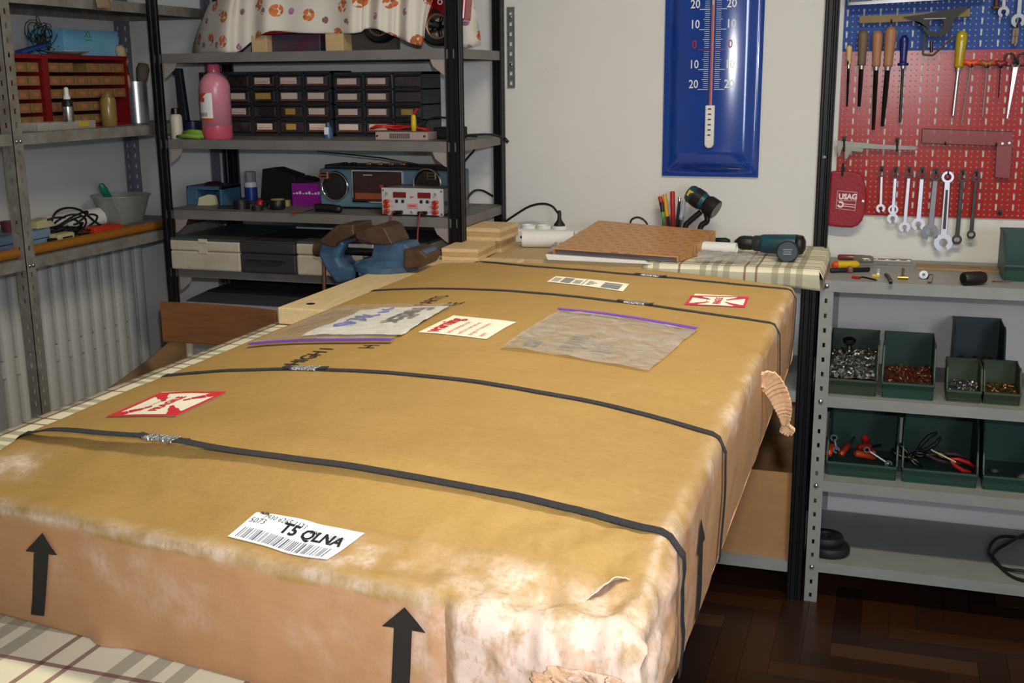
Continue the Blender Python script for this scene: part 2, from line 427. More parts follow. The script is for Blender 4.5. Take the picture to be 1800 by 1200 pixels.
def cloth(name, x0, x1, y0, y1, z, drop, sides, m, t=.0025, wav=.012):
    """flat top with hanging, gently waving edges; sides: which of 'wens' hang"""
    nx, ny = 40, 60; b = MB()
    us = np.linspace(0, 1, nx+1); vs = np.linspace(0, 1, ny+1)
    b.grid(lambda u, v: (x0+(x1-x0)*u, y0+(y1-y0)*v, z), nx, ny)
    def skirt(P, n):   # P(s)->(x,y), n outward
        def f(u, v):
            x, y = P(u); d = drop*v; o_ = .004*min(1, v*8) + wav*v*(.6+.4*math.sin(u*40+1.3*math.sin(u*11)))
            return (x+n[0]*o_, y+n[1]*o_, z-d)
        b.grid(f, 80, 8)
    if 'w' in sides: skirt(lambda u: (x0, y0+(y1-y0)*u), (-1,0))
    if 'e' in sides: skirt(lambda u: (x1, y0+(y1-y0)*u), (1,0))
    if 's' in sides: skirt(lambda u: (x0+(x1-x0)*u, y0), (0,-1))
    if 'n' in sides: skirt(lambda u: (x0+(x1-x0)*u, y1), (0,1))
    o = b.build(name, m, smooth='auto')
    me = o.data; bm = bmesh.new(); bm.from_mesh(me); bmesh.ops.remove_doubles(bm, verts=bm.verts, dist=.0005); bm.to_mesh(me); bm.free()
    q = o.modifiers.new('solid', 'SOLIDIFY'); q.thickness = .002; q.offset = -1
    return o
tag(cloth('tablecloth', TX0-.006, TX1+.006, TY0-.006, TY1+.003, ZT, .16, 'wes', M_plaid), 'cream plaid tablecloth with burgundy lines spread under the large carton', 'tablecloth')
# ------------------------------------------------------------------ the large strapped carton
CX0, CX1 = -.915, -.157; CXC = (CX0+CX1)/2; CHW = (CX1-CX0)/2
def YFR(X): return .85 - .13*(X+.835)
def YBK(X): return 2.262 - .13*(X+.88)
def sst(t): t = max(0, min(1, t)); return t*t*(3-2*t)
def crush(X, Y): return math.exp(-(((X-CX1)**2 + (Y-YFR(CX1))**2)/.15**2))
def gau(d, s): return math.exp(-(d/s)**2)
def TOPZ(X, Y):
    s = (X-CXC)/CHW; d = Y-YFR(X)
    z = 1.018 + sst(d/.17)*(.018 + (.034-.018*sst((Y-1.4)/.85))*(1-min(1, s*s)))
    z -= .010*crush(X, Y)
    # press lines and dents near the front end
    z -= .0035*gau(d-.062-.05*(X+.6), .008)*sst((-.25-X)/.1)
    z -= .005*gau(d-.040, .018)*sst((X+.45)/.12)
    z += .0012*fbm((X, Y, 0), 9) * (1+2*gau(d, .15))
    z += crush(X, Y)*(.010*fbm((X, Y, 3), 26, 4) + .008*(.5-abs(fbm((X, Y, 8), 13, 2))))
    r = .011
    for e in (X-CX0, CX1-X, YBK(X)-Y):
        if e < r: z -= r - math.sqrt(max(0, r*r-(r-max(0, e))**2))
    r = .010 + .02*crush(X, Y)
    if d < r: z -= r - math.sqrt(max(0, r*r-(r-max(0, d))**2))
    return z
def FRY(X, z):      # front panel surface
    t = (z-ZT)/.12
    y = YFR(X) + .0015*math.sin(PI*max(0, min(1, t)))
    y += .0012*fbm((X*3, 5, z*2), 8)
    y -= .007*sst((X+.318)/.012)            # outer flap folded round the corner
    y += .006*gau(X+.322, .005)
    y -= .010*gau(z-ZT, .012)*gau(X+.69, .022)*sst((X+.72)/.02)
    c = sst((X+.33)/.12)
    y += c*(.010*fbm((X*1.5, 1, z), 17, 4) + .016*(abs(fbm((X, 4, z), 11, 3))-.35) + .006*(abs(fbm((X, 9, z*.6), 34, 3))-.3))
    return y
def SDX(Y, z):
    t = (z-ZT)/.14; c = crush(CX1, Y)
    return CX1 + .003*math.sin(PI*max(0, min(1, t))) + .003*fbm((1, Y, z), 7) + c*.02*(fbm((2, Y, z), 14, 4) + .15)*(1-.4*t)
def ONTOP(x, y, up=0):
    z = 1.05
    for i in range(25): p = AZ(x, y, z+up); z = TOPZ(p.x, p.y)
    return p
def ONFRONT(x, y):
    Y = .8
    for i in range(25): p = AY(x, y, Y); Y = FRY(p.x, p.z)
    return p

def carton_body():
    def mapu(n, dense):
        a = np.linspace(0, 1, n+1); return a
    ex = [0, .002, .005, .009, .014]
    us = ex + list(np.linspace(.025, .70, 60)) + list(np.linspace(.71, .985, 50)) + [1-e for e in ex[::-1]]
    vs = [0, .0014, .003, .005, .008, .011, .015] + list(np.linspace(.02, .17, 50)) + list(np.linspace(.18, .985, 90)) + [.992, .996, .9985, 1]
    nu, nv = len(us), len(vs)
    V = []; F = []; wear = []
    def top(u, v):
        X = CX0+(CX1-CX0)*u; Y = YFR(X)+(YBK(X)-YFR(X))*v
        return Vector((X, Y, TOPZ(X, Y)))
    T = [[top(u, v) for u in us] for v in vs]
    # keep the borders on the side panels
    for j, v in enumerate(vs):
        p = T[j][-1]; p.x = SDX(p.y, p.z)
    for i, u in enumerate(us):
        p = T[0][i]; q = FRY(p.x, p.z)
        for j in range(0, 12):
            k = (1-j/12)**2; T[j][i].y += (q-p.y)*k if j else 0
        p.y = q
    def addgrid(G):
        k = len(V); r, c = len(G), len(G[0])
        for row in G: V.extend(row)
        for j in range(r-1):
            for i in range(c-1): F.append((k+j*c+i, k+j*c+i+1, k+(j+1)*c+i+1, k+(j+1)*c+i))
    addgrid(T)
    H = 26
    Rw = []
    for h in range(H+1):
        t = h/H; row = []
        for j in range(nv):
            p = T[j][-1]; z = p.z+(ZT+.001-p.z)*t; Y = p.y
            if j == 0 and h: Y = p.y
            row.append(Vector((SDX(Y, z) if h else p.x, Y, z)))
        Rw.append(row)
    Fr = []
    for h in range(H+1):
        t = h/H; row = []
        for i in range(nu):
            p = T[0][i]; z = p.z+(ZT+.001-p.z)*t
            row.append(Vector((p.x, FRY(p.x, z) if h else p.y, z)))
        # share the corner column with the right side
        row[-1] = Rw[h][0] = Vector((Rw[h][0].x, row[-1].y, z if h else row[-1].z))
        Fr.append(row)
    addgrid(Rw); addgrid(Fr)
    Lf = [[Vector((T[j][0].x-.002*math.sin(PI*h/6), T[j][0].y, T[j][0].z+(ZT+.001-T[j][0].z)*h/6)) for j in range(nv)] for h in range(7)]
    Lf = [[(Fr[round(h*H/6)][0] if j == 0 else p) for j, p in enumerate(row)] for h, row in enumerate(Lf)]
    Bk = [[Vector((p.x, p.y, p.z+(ZT+.001-p.z)*h/6)) for p in T[-1]] for h in range(7)]
    addgrid(Lf); addgrid(Bk)
    k = len(V); V.extend([Fr[-1][0], Fr[-1][-1], Bk[-1][-1], Bk[-1][0]]); F.append((k, k+1, k+2, k+3))
    b = MB(); b.v = [tuple(p) for p in V]; b.f = F
    me = b.mesh('carton')
    bm = bmesh.new(); bm.from_mesh(me); bmesh.ops.remove_doubles(bm, verts=bm.verts, dist=.0003)
    bmesh.ops.recalc_face_normals(bm, faces=bm.faces)
    for e in bm.edges:
        if len(e.link_faces) == 2 and e.calc_face_angle(0) > 1.0: e.smooth = False
    for f in bm.faces: f.smooth = True
    bm.to_mesh(me); bm.free()
    flash_tint = me.attributes.new('panel', 'FLOAT', 'POINT')
    at = me.attributes.new('wear', 'FLOAT', 'POINT')
    for i, v in enumerate(me.vertices):
        X, Y, Z = v.co
        flash_tint.data[i].value = 1.0 if (Z < TOPZ(X, max(Y, YFR(X)+.02))-.016 or X > CX1-.0005) else 0.0  # marks front and sides, where flash light is painted into the board colour
        d = Y-YFR(X); n = fbm(v.co, 14, 4)*.5+.5; n2 = fbm(v.co+Vector((5,0,0)), 45, 4)*.5+.5
        wv = 0
        wv = max(wv, sst((X+.40)/.14)*sst((.085-d)/.07)*(.35+1.1*n))            # scuffed corner
        wv = max(wv, gau(Z-1.010, .006)*sst((.02-d)/.01)*(.1+.55*n))              # rubbed front edge
        wv = max(wv, gau(X-CX1, .012)*sst((Z-1.0)/.02)*(-.25+.9*n))           # rubbed right edge
        if X > CX1-.012: wv = max(wv, sst((.5-d)/.5)*(-.2+1.2*n)*.7)
        wv = max(wv, gau(X+.86, .03)*gau(d-.07, .02)*1.2*n)
        if d < .02:
            for ex, ez, rx, rz, k in ((-.665, .975, .04, .022, .55), (-.60, .955, .05, .03, .35), (-.44, .95, .04, .03, .3), (-.75, .955, .03, .02, .25)): wv = max(wv, .5*k*gau(X-ex, rx)*gau(Z-ez, rz)*(.4+n2))
        wv = max(wv, .5*gau(X+.42, .05)*gau(d-.03, .02)*n2*1.5)
        wv *= .35 + 1.0*sst((n2-.25)/.5)
        at.data[i].value = max(0, min(1, wv))
    return me
def carton_mat():
    m, g = newmat('carton_board', .62)
    tc = g.n('ShaderNodeTexCoord'); ob = tc.outputs['Object']
    def nz(sc, det, st=None):
        v = ob
        if st:
            mp = g.n('ShaderNodeMapping'); mp.inputs['Scale'].default_value = st; g.L(ob, mp.inputs[0]); v = mp.outputs[0]
        n = g.n('ShaderNodeTexNoise'); n.inputs['Scale'].default_value = sc; n.inputs['Detail'].default_value = det; n.inputs['Roughness'].default_value = .65
        g.L(v, n.inputs['Vector']); return n.outputs['Fac']
    def rng(x, a, b):
        r = g.n('ShaderNodeMapRange'); g.L(x, r.inputs[0]); r.inputs[1].default_value = a; r.inputs[2].default_value = b; return r.outputs[0]
    c = g.mix(rng(nz(3, 6), .3, .7), lin((157, 125, 66)), lin((143, 112, 56)))
    c = g.mix(g.math('MULTIPLY', rng(nz(160, 3, (1, 3, 1)), .35, .7), .25), c, lin((184, 146, 92)))
    c = g.mix(g.math('MULTIPLY', rng(nz(22, 6, (1, .5, 1)), .60, .78), .35), c, lin((186, 154, 108)))
    pn = g.n('ShaderNodeAttribute'); pn.attribute_name = 'panel'; c = g.mix(pn.outputs['Fac'], c, g.mix(rng(nz(4, 5), .3, .7), lin((180, 136, 94)), lin((166, 122, 82))))  # upright panels coloured paler and pinker, standing in for flash against lamp light
    at = g.n('ShaderNodeAttribute'); at.attribute_name = 'wear'
    wn = g.math('MULTIPLY', at.outputs['Fac'], g.math('MULTIPLY', rng(nz(45, 6), .20, .50), rng(nz(190, 4, (1, 1, .5)), .15, .55)))
    c = g.mix(g.math('MINIMUM', g.math('MULTIPLY', wn, 1.25), .8), c, lin((220, 200, 184)))
    g.L(c, g.b.inputs['Base Color'])
    h = g.math('ADD', g.math('MULTIPLY', nz(30, 8), 1.0), g.math('MULTIPLY', nz(7, 3, (.35, 5, 5)), .8))
    bp = g.n('ShaderNodeBump'); bp.inputs['Strength'].default_value = .22; bp.inputs['Distance'].default_value = .006
    g.L(h, bp.inputs['Height']); g.L(bp.outputs[0], g.b.inputs['Normal'])
    g.b.inputs['Specular IOR Level'].default_value = .35
    return m
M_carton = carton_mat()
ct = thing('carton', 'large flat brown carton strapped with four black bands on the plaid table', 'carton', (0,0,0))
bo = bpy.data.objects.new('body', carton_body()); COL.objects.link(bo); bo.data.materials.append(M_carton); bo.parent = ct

# straps ----------------------------------------------------------------------------------------
M_strap = mat('woven_strap', (40, 40, 44), .45, var=.35, scale=500, bump=.6, bscale=900)
M_crimp = mat('crimped_steel', (190, 196, 200), .35, 1, var=.1, bump=.5, bscale=300)
def ribbon(path, wdir, wid, t, name, m, parent):
    """flat band: path points with up vectors"""
    b = MB(); n = len(path); ring = []
    for i, (p, up) in enumerate(path):
        tg = (path[min(i+1, n-1)][0]-path[max(i-1, 0)][0]).normalized(); s = tg.cross(up).normalized(); up2 = s.cross(tg).normalized()
        ring += [p-s*wid/2, p+s*wid/2, p+s*wid/2+up2*t, p-s*wid/2+up2*t]
    fs = [(0,1,2,3), (4*n-4, 4*n-3, 4*n-2, 4*n-1)]
    for i in range(n-1):
        for k in range(4): fs.append((i*4+k, i*4+(k+1) % 4, i*4+4+(k+1) % 4, i*4+4+k))
    b.add(ring, fs); return b.build(name, m, parent, smooth='auto')
def strap(pix, ybot, buckle, wid=.0125, lift=None):
    pts = [ONTOP(*p) for p in pix]
    pts[0].x = min(pts[0].x, CX0+.004) if pts[0].x < CX0+.03 else pts[0].x
    X = [p.x for p in pts]; Y = [p.y for p in pts]; path = []
    xs = np.linspace(CX0+.002, CX1-.004, 90)
    o = np.argsort(X); Xs = np.array(X)[o]; Ys = np.array(Y)[o]
    k = np.polyfit(Xs, Ys, 3 if len(Xs) > 4 else 2)
    yl = float(np.polyval(k, CX0)); yr = float(np.polyval(k, CX1))
    for z in (ZT+.004, ZT+.05, 1.0): path.append((Vector((CX0-.004, yl, z)), Vector((-1,0,0))))
    for x in xs:
        y = float(np.polyval(k, x)); z = max(TOPZ(x, y+d) for d in (-wid*.5, 0, wid*.5)) + .0006
        if lift: z += lift(x)
        s = (x-CXC)/CHW
        up = Vector((0,0,1)) if CX0+.012 < x < CX1-.012 else Vector((.7 if s > 0 else -.7, 0, .7))
        path.append((Vector((x, y, z)), up))
    for _ in range(4):
        zz = [p[0].z for p in path]
        for i in range(8, len(path)-4): path[i][0].z = max(zz[i], (zz[i-2]+zz[i-1]+zz[i]+zz[i+1]+zz[i+2])/5)
    n = 8
    for i in range(n+1):
        t = i/n; z = TOPZ(CX1, yr)-.006 + (ZT+.004-TOPZ(CX1, yr))*t; y = yr+(ybot-yr)*t
        path.append((Vector((SDX(y, z)+.003+.004*crush(CX1, y), y, max(z, ZT+.003))), Vector((1,0,0))))
    r = ribbon(path, None, wid, .0011, 'strap', M_strap, ct)
    if buckle:
        p = ONTOP(*buckle); x = p.x; y = float(np.polyval(k, x)); dx = .001
        tg = Vector((dx, float(np.polyval(k, x+dx))-y, 0)).normalized(); b = MB()
        ln = .040 if buckle[1] > 700 else .036
        for q in range(4):
            for h, rr in ((0, .0072), (.5, .0080)):
                c = Vector((x, y, 0)) + tg*(ln*((q+h+.25)/4-.5)); zz = TOPZ(c.x, c.y)+.0024 + (lift(c.x) if lift else 0)
                b.box((c.x, c.y, zz), (ln/8*1.05, rr*2, .0035), rz=math.atan2(tg.y, tg.x))
        b.build('crimp_seal', M_crimp, r, bevel=.001)
        for sg in (-1, 1):   # free band ends beside the seal
            c = Vector((x, y, 0))+tg*sg*(ln*.5+.006); MB().box((c.x, c.y+.001, TOPZ(c.x, c.y)+.003+(lift(c.x) if lift else 0)), (.014, wid, .0012), rz=math.atan2(tg.y, tg.x)+.1*sg, ry=-.1*sg).build('band_end', M_strap, r)
    return r
strap([(25,778),(140,775),(280,783),(600,830),(900,882),(1110,925)], .93, (285,783), .0128, lift=lambda x: .007*sst((x-CX0)/.06)*sst((-.58-x)/.14))
strap([(300,660),(530,649),(800,668),(1000,700),(1200,745),(1262,772)], 1.185, (538,649), .0115)
strap([(655,512),(720,507),(900,513),(1115,535),(1250,550),(1360,572)], 1.80, (1115,535), .011)
strap([(765,465),(830,462),(1000,470),(1140,487),(1300,502),(1395,514)], 2.09, (1142,487), .011)
# second tail beside the two far bands
# printed marks ----------------------------------------------------------------------------------
M_ink = mat('black_ink', (22, 20, 20), .6, var=.25, scale=60)
M_redink = mat('red_ink', (200, 30, 34), .6, var=.08)
M_blueink = mat('blue_ink', (60, 80, 170), .6)
M_greyink = mat('grey_ink', (120, 120, 122), .7, var=.15)
M_label = mat('label_paper', (236, 228, 206), .5, var=.03)
def densify(poly, k=6):
    out = []
    for i in range(len(poly)):
        a, b = Vector(poly[i]), Vector(poly[(i+1) % len(poly)])
        for j in range(k): out.append(tuple(a+(b-a)*j/k))
    return out
def decal_front(pix, name, m):
    b = MB(); pts = [ONFRONT(*p) for p in pix]
    # tessellate as strips between left and right outline
    fs = []; vs = [Vector((p.x, FRY(p.x, p.z)-.0022, p.z)) for p in pts]
    n = len(vs); c = sum(vs, Vector())/n
    return vs
def arrow_front(tip, hl, hr, sl, sr, bl, br, nm='printed_arrow'):
    P = [ONFRONT(*q) for q in (tip, hl, hr, sl, sr, bl, br)]
    b = MB(); off = .0020
    def S(X, z): return (X, FRY(X, z)-off, z)
    tip, hl, hr, sl, sr, bl, br = P
    def tri(u, v):
        a = hl.lerp(hr, u); q = tip.lerp(a, v); return S(q.x, q.z)
    b.grid(tri, 10, 10)
    def quad(u, v):
        q = sl.lerp(sr, u).lerp(bl.lerp(br, u), v); return S(q.x, q.z)
    b.grid(quad, 6, 16)
    return b.build(nm, M_ink, ct)
arrow_front((77,935), (47,967), (103,974), (62,970), (88,972), (57,1078), (80,1081))
arrow_front((713,1065), (673,1098), (750,1110), (694,1101), (726,1106), (688,1225), (720,1230))
# arrow on the right side panel
def side_arrow():
    b = MB()
    def S(Y, z): return (SDX(Y, z)+.0015, Y, z)
    a = AX(1226, 903, CX1); c = AX(1222, 1045, CX1)
    y0 = a.y; z1 = a.z-.004; z0 = z1-.105; w = .024
    b.grid(lambda u, v: S(y0+(u-.5)*2*w*v, z1-.03*v), 8, 8)
    b.grid(lambda u, v: S(y0+(u-.5)*.022, z1-.03-(z1-.03-z0)*v), 4, 14)
    b.build('printed_arrow', M_ink, ct)
side_arrow()
def patch(pix, name, m, parent, n=(16, 16), up=.0008, wrinkle=0):
    a, b_, c, d = [ONTOP(*p) for p in pix]
    def f(u, v):
        q = a.lerp(d, u).lerp(b_.lerp(c, u), v); z = TOPZ(q.x, q.y)+up
        if wrinkle: z += wrinkle*(fbm((q.x*.6, q.y, 2), 40, 3)+.5)
        return (q.x, q.y, z)
    mb = MB(); mb.grid(f, *n); o = mb.build(name, m, parent, smooth=True)
    return o, (a, b_, c, d)
def uvmap(O, R, U, up):
    """text frame: origin corner, corner along the reading direction, corner upward; -> fn(u,v) in metres"""
    O, R, U = (Vector((q.x, q.y, 0)) for q in (O, R, U)); ex = (R-O).normalized(); ey = (U-O).normalized()
    def f(a, c):
        q = O+ex*a+ey*c; return (q.x, q.y, TOPZ(q.x, q.y)+up)
    return f, (R-O).length, (U-O).length
def ink_text(s, size, f, x, y, m, parent, bold=0, sx=1, name='print'):
    vs, fs = text2d(s, size, bold, sx=sx); b = MB(); b.add([f(a+x, c+y) for a, c in vs], fs); return b.build(name, m, parent)
def ink_rects(rs, f, m, parent, name='print', seg=3):
    b = MB()
    for x0, x1, y0, y1 in rs:
        b.grid(lambda u, v: f(x0+(x1-x0)*u, y0+(y1-y0)*v), max(1, min(12, int((x1-x0)/.012)+1)), max(1, min(12, int((y1-y0)/.012)+1)))
    return b.build(name, m, parent)
# fragile stickers
def fragile(pix, mred, cols):
    lab, (a, b_, c, d) = patch(pix, 'fragile_sticker', M_label, ct, up=.0009)
    f, W, H = uvmap(d, c, a, .0016); e = W*.055
    ink_rects([(0,W,0,e), (0,W,H-e,H), (0,e,e,H-e), (W-e,W,e,H-e)], f, mred, lab)
    for sx in (0, 1):
        for sy in (0, 1):
            bb = MB()
            X = lambda q: q if not sx else W-q
            Y = lambda q: q if not sy else H-q
            # tapering jagged bolt from the corner to the centre
            for k in range(5):
                t0, t1 = k/5, (k+1)/5; w0 = .009*(1-t0)+.0015; jag = .003*(-1)**k
                p = lambda t, s: f(X(e+(W*.38-e)*t + s*.7+jag*.3), Y(e+(H*.36-e)*t - s*.7))
                bb.add([p(t0, -w0), p(t0, w0), p(t1, w0*.8), p(t1, -w0*.8)], [(0,1,2,3)])
            bm_ = bb.build('bolt_mark', mred, lab)
    ink_text('FRAGILE', H*.17, f, W*.19, H*.44, mred, lab, bold=.0006, sx=1.0 if cols else .92)
    ink_rects([(W*.2,W*.8,H*.68,H*.69)], f, M_greyink, lab, 'small_print')
    return lab
fragile([(186,734),(285,690),(400,690),(310,733)], M_redink, 1)
fragile([(1203,536),(1222,517),(1317,523),(1310,541)], mat('pink_red_ink', (196, 26, 66), .6), 0)
# bar code label on the crushed front edge
lab, (a, b_, c, d) = patch([(400,944),(450,876),(640,915),(575,985)], 'barcode_label', mat('bright_label', (246,246,246), .4, var=.01), ct, n=(24,20), up=.0011)
f, W, H = uvmap(a, d, b_, .0019)
ink_text('5073', .0090, f, W*.03, H*.60, M_ink, lab)
ink_text('7930 6265 1131', .0075, f, W*.12, H*.80, M_ink, lab)
ink_text('T5 QLNA', .0160, f, W*.36, H*.53, M_ink, lab, bold=.0006, sx=1.02)
ink_text('MXP', .0055, f, W*.62, H*.74, M_ink, lab, bold=.0002)
ink_text('10SEP10', .0055, f, W*.78, H*.72, M_ink, lab)
ink_text('FedEx', .0045, f, W*.05, H*.93, M_ink, lab, bold=.0002)
ink_rects([(W*.3,W*.92,H*.945,H*.952), (W*.42,W*.58,H*.915,H*.92)], f, M_greyink, lab, 'small_print')
rr = random.Random(5); rs = []; x = W*.06
while x < W*.93:
    w_ = rr.choice((.0008,.0008,.0012,.002)); rs.append((x, x+w_, H*.05, H*.42)); x += w_+rr.choice((.0009,.0009,.0015,.0022))
ink_rects(rs, f, mat('barcode_ink', (96, 96, 108), .6), lab, 'barcode')
# warning card
lab, (a, b_, c, d) = patch([(735,585),(797,555),(908,567),(855,597)], 'warning_card', M_label, ct, up=.0010)
f, W, H = uvmap(d, c, a, .0017)
ink_text('warning', .034, f, W*.06, H*.75, M_redink, lab, bold=.0008, sx=.98)
for i, s in enumerate(('before opening be certain', 'verify box count and note', 'damage on receipt before', 'signing')):
    ink_text(s, .0115, f, W*.06, H*(.56-.155*i), mat('pale_red_ink', (206, 96, 84), .6), lab, sx=.72)
# shipping label
lab, (a, b_, c, d) = patch([(961,496),(977,486),(1106,500),(1095,513)], 'shipping_label', M_label, ct, up=.0010)
f, W, H = uvmap(a, d, b_, .0017)
ink_rects([(W*.70,W*.93,H*.12,H*.62), (W*.70,W*.93,H*.70,H*.8), (W*.16,W*.29,H*.15,H*.85)], f, M_greyink, lab, 'barcode')
ink_rects([(W*.03,W*.13,H*(.2+.12*i),H*(.24+.12*i)) for i in range(5)] + [(W*.32,W*.42,H*(.2+.14*i),H*(.25+.14*i)) for i in range(4)] + [(W*.45,W*.46,H*.1,H*.9)] + [(W*.5,W*(.56+.03*(i % 3)),H*(.2+.15*i),H*(.25+.15*i)) for i in range(4)], f, M_greyink, lab, 'small_print')
# printed lines on the carton
f, W, H = uvmap(ONTOP(524,643), ONTOP(830,510), ONTOP(500,642), .0010)
ink_text('HIGH I', .036, f, 0, .002, M_ink, ct, bold=.0003, sx=.95, name='printed_lettering')
p0 = ONTOP(742,540); f, W, H = uvmap(p0, ONTOP(815,511), p0+Vector((-.1,-.012,0)), .0010)
ink_text('T PARTS', .036, f, -.012, .0, M_ink, ct, sx=.95, name='printed_lettering')
p0 = ONTOP(658,612); ink_text('H', .036, uvmap(p0, p0+Vector((.02,.4,0)), p0+Vector((-.4,.02,0)), .001)[0], -.004, .0, M_ink, ct, sx=.9, name='printed_lettering')
p0 = ONTOP(800,538); ink_text('RE.', .036, uvmap(p0, p0+Vector((.02,.4,0)), p0+Vector((-.4,.02,0)), .001)[0], 0, .0, M_ink, ct, sx=.95, name='printed_lettering')
# zip bags
def bag_mat(name, al):
    m, g = newmat(name, .3); g.b.inputs['Base Color'].default_value = (.46,.43,.40,1)
    tc = g.n('ShaderNodeTexCoord'); n = g.n('ShaderNodeTexNoise'); n.inputs['Scale'].default_value = 22; n.inputs['Detail'].default_value = 4; n.inputs['Distortion'].default_value = 1.5
    g.L(tc.outputs['Object'], n.inputs[0])
    r = g.n('ShaderNodeMapRange'); g.L(n.outputs['Fac'], r.inputs[0]); r.inputs[1].default_value = .40; r.inputs[2].default_value = .60; r.inputs[3].default_value = al*.6; r.inputs[4].default_value = al
    g.L(r.outputs[0], g.b.inputs['Alpha'])
    bp = g.n('ShaderNodeBump'); bp.inputs['Strength'].default_value = .5; bp.inputs['Distance'].default_value = .01; g.L(n.outputs['Fac'], bp.inputs['Height']); g.L(bp.outputs[0], g.b.inputs['Normal'])
    return m
M_bag = bag_mat('zip_bag_film', .52)
M_bag2 = bag_mat('zip_bag_film_clear', .38)
M_zip = mat('purple_zip', (104, 62, 170), .3)
lab, (a, b_, c, d) = patch([(878,615),(982,548),(1225,583),(1140,655)], 'zip_bag', M_bag, ct, n=(40,40), up=.0025, wrinkle=.0022)
def zipper(p, q, parent, w=.011):
    b = MB(); n = (q-p); side = Vector((-n.y, n.x, 0)).normalized()*w/2
    b.grid(lambda u, v: (lambda r: (r.x, r.y, TOPZ(r.x, r.y)+.0052+.001*math.sin(v*PI)))(p.lerp(q, u)-side+side*2*v), 30, 4)
    return b.build('zipper', M_zip, parent, solid=.0012)
zipper(b_, c, lab)
f, W, H = uvmap(a, d, b_, .0014)
ink_rects([(W*.10,W*.20,H*.12,H*.25)] + [(W*(.34+.0*i),W*(.46+.03*(i % 3)),H*(.12+.05*i),H*(.135+.05*i)) for i in range(8)] + [(W*.56,W*(.66+.03*(i % 2)),H*(.15+.05*i),H*(.165+.05*i)) for i in range(5)], f, mat('faint_print', (90, 76, 66), .7), lab, 'sheet_print')
lab, (a, b_, c, d) = patch([(440,610),(590,545),(800,540),(690,603)], 'zip_bag', M_bag2, ct, n=(40,40), up=.0055, wrinkle=.0022)
zipper(a, d, lab)
env, (ea, eb, ec, ed) = patch([(530,592),(640,546),(790,540),(706,592)], 'courier_envelope', mat('envelope_white', (226, 224, 216), .6, var=.03, bump=.2, bscale=30), ct, n=(30,30), up=.0018, wrinkle=.0018)
f, W, H = uvmap(eb, ea, ec, .0046)
ink_text('FedEx', .052, f, W*.10, H*.66, mat('courier_ink', (74, 74, 78), .6), env, bold=.0016, sx=1.0)
# scribbled handwriting on the envelope
sc = MB()
for k, pts in enumerate(([(.62,.20),(.70,.38),(.78,.22),(.70,.16),(.62,.28)], [(.52,.34),(.60,.42),(.50,.20),(.56,.18)], [(.38,.44),(.48,.30),(.40,.18),(.46,.40),(.34,.22)], [(.22,.44),(.27,.34)], [(.10,.42),(.16,.36),(.12,.30)])):
    sc.tube([Vector(f(W*p, H*q)) for p, q in [(v.x, v.y) for v in spline([(a_, b2, 0) for a_, b2 in pts], 6)]], .0012, 5)
sc.build('handwriting', M_blueink, env)
# torn corrugated tongue on the right edge ---------------------------------------------------------
def tongue():
    pts = [(1332,668),(1350,668),(1366,688),(1376,712),(1380,732),(1381,742),(1384,752),(1388,762)]
    wd = [.014,.026,.024,.020,.012,.006,.018,.003]
    Y0 = AX(1338, 665, CX1).y
    P = [AY(x, y, Y0-.015+.012*i) for i, (x, y) in enumerate(pts)]; P = spline(P, 14)
    b = MB(); n = len(P); V = []; F = []
    import bisect
    for i, p in enumerate(P):
        t = i/(n-1)*(len(wd)-1); k = min(int(t), len(wd)-2); w_ = wd[k]+(wd[k+1]-wd[k])*(t-k)
        w_ += .002*(random.random()-.5)
        tg = (P[min(i+1, n-1)]-P[max(i-1, 0)]).normalized(); s = tg.cross(Vector((0,-1,0))).normalized()
        wob = .0022*math.sin(i*2*PI/4.2)
        nrm = tg.cross(s).normalized()
        for q in (-1, -.33, .33, 1): V.append(p+s*q*w_/2*1.25+nrm*(wob-.004*(q*q)))
    for i in range(n-1):
        for k in range(3): F.append((i*4+k, i*4+k+1, i*4+k+5, i*4+k+4))
    b.add(V, F); b.build('torn_tongue', mat('torn_board', (206, 164, 120), .85, var=.15, scale=90), ct, solid=.003)
tongue()
# ragged paper peeling from the crushed corner
M_torn = mat('torn_paper', (222, 198, 176), .85, var=.15, scale=60, bump=.5, bscale=90, col2=(204, 168, 134))
M_torn2 = mat('torn_inner_paper', (208, 172, 136), .85, var=.15, scale=60, bump=.5, bscale=90, col2=(186, 144, 106))
def peel(X0, z0, w_, h_, seed, lift, m, lean=0):
    """a strip of torn liner paper: fixed along its upper edge, curling away lower down"""
    b = MB()
    def f(u, v):      # v: 0 top .. 1 free end
        ww = w_*(1-.55*v*v)*(1+.35*fbm((v*2.5, seed, 0), 2))
        X = X0+(u-.5)*ww+lean*v+.006*fbm((v*3, seed, 5), 2); z = z0-h_*v*(1+.2*fbm((u*3, seed, 1), 2))
        y = FRY(min(X, CX1-.002), min(max(z, ZT+.004), 1.0)) - .0015 - lift*v*v*(.6+.8*u) - .006*v*math.sin(u*5+seed) - .006*v*fbm((u*2, v*3, seed), 2)
        if X > CX1: y += (X-CX1)*1.0
        return (X, y, max(z, ZT+.003))
    b.grid(f, 8, 16); return b.build('torn_flap', m, ct, smooth='auto', solid=.0011)
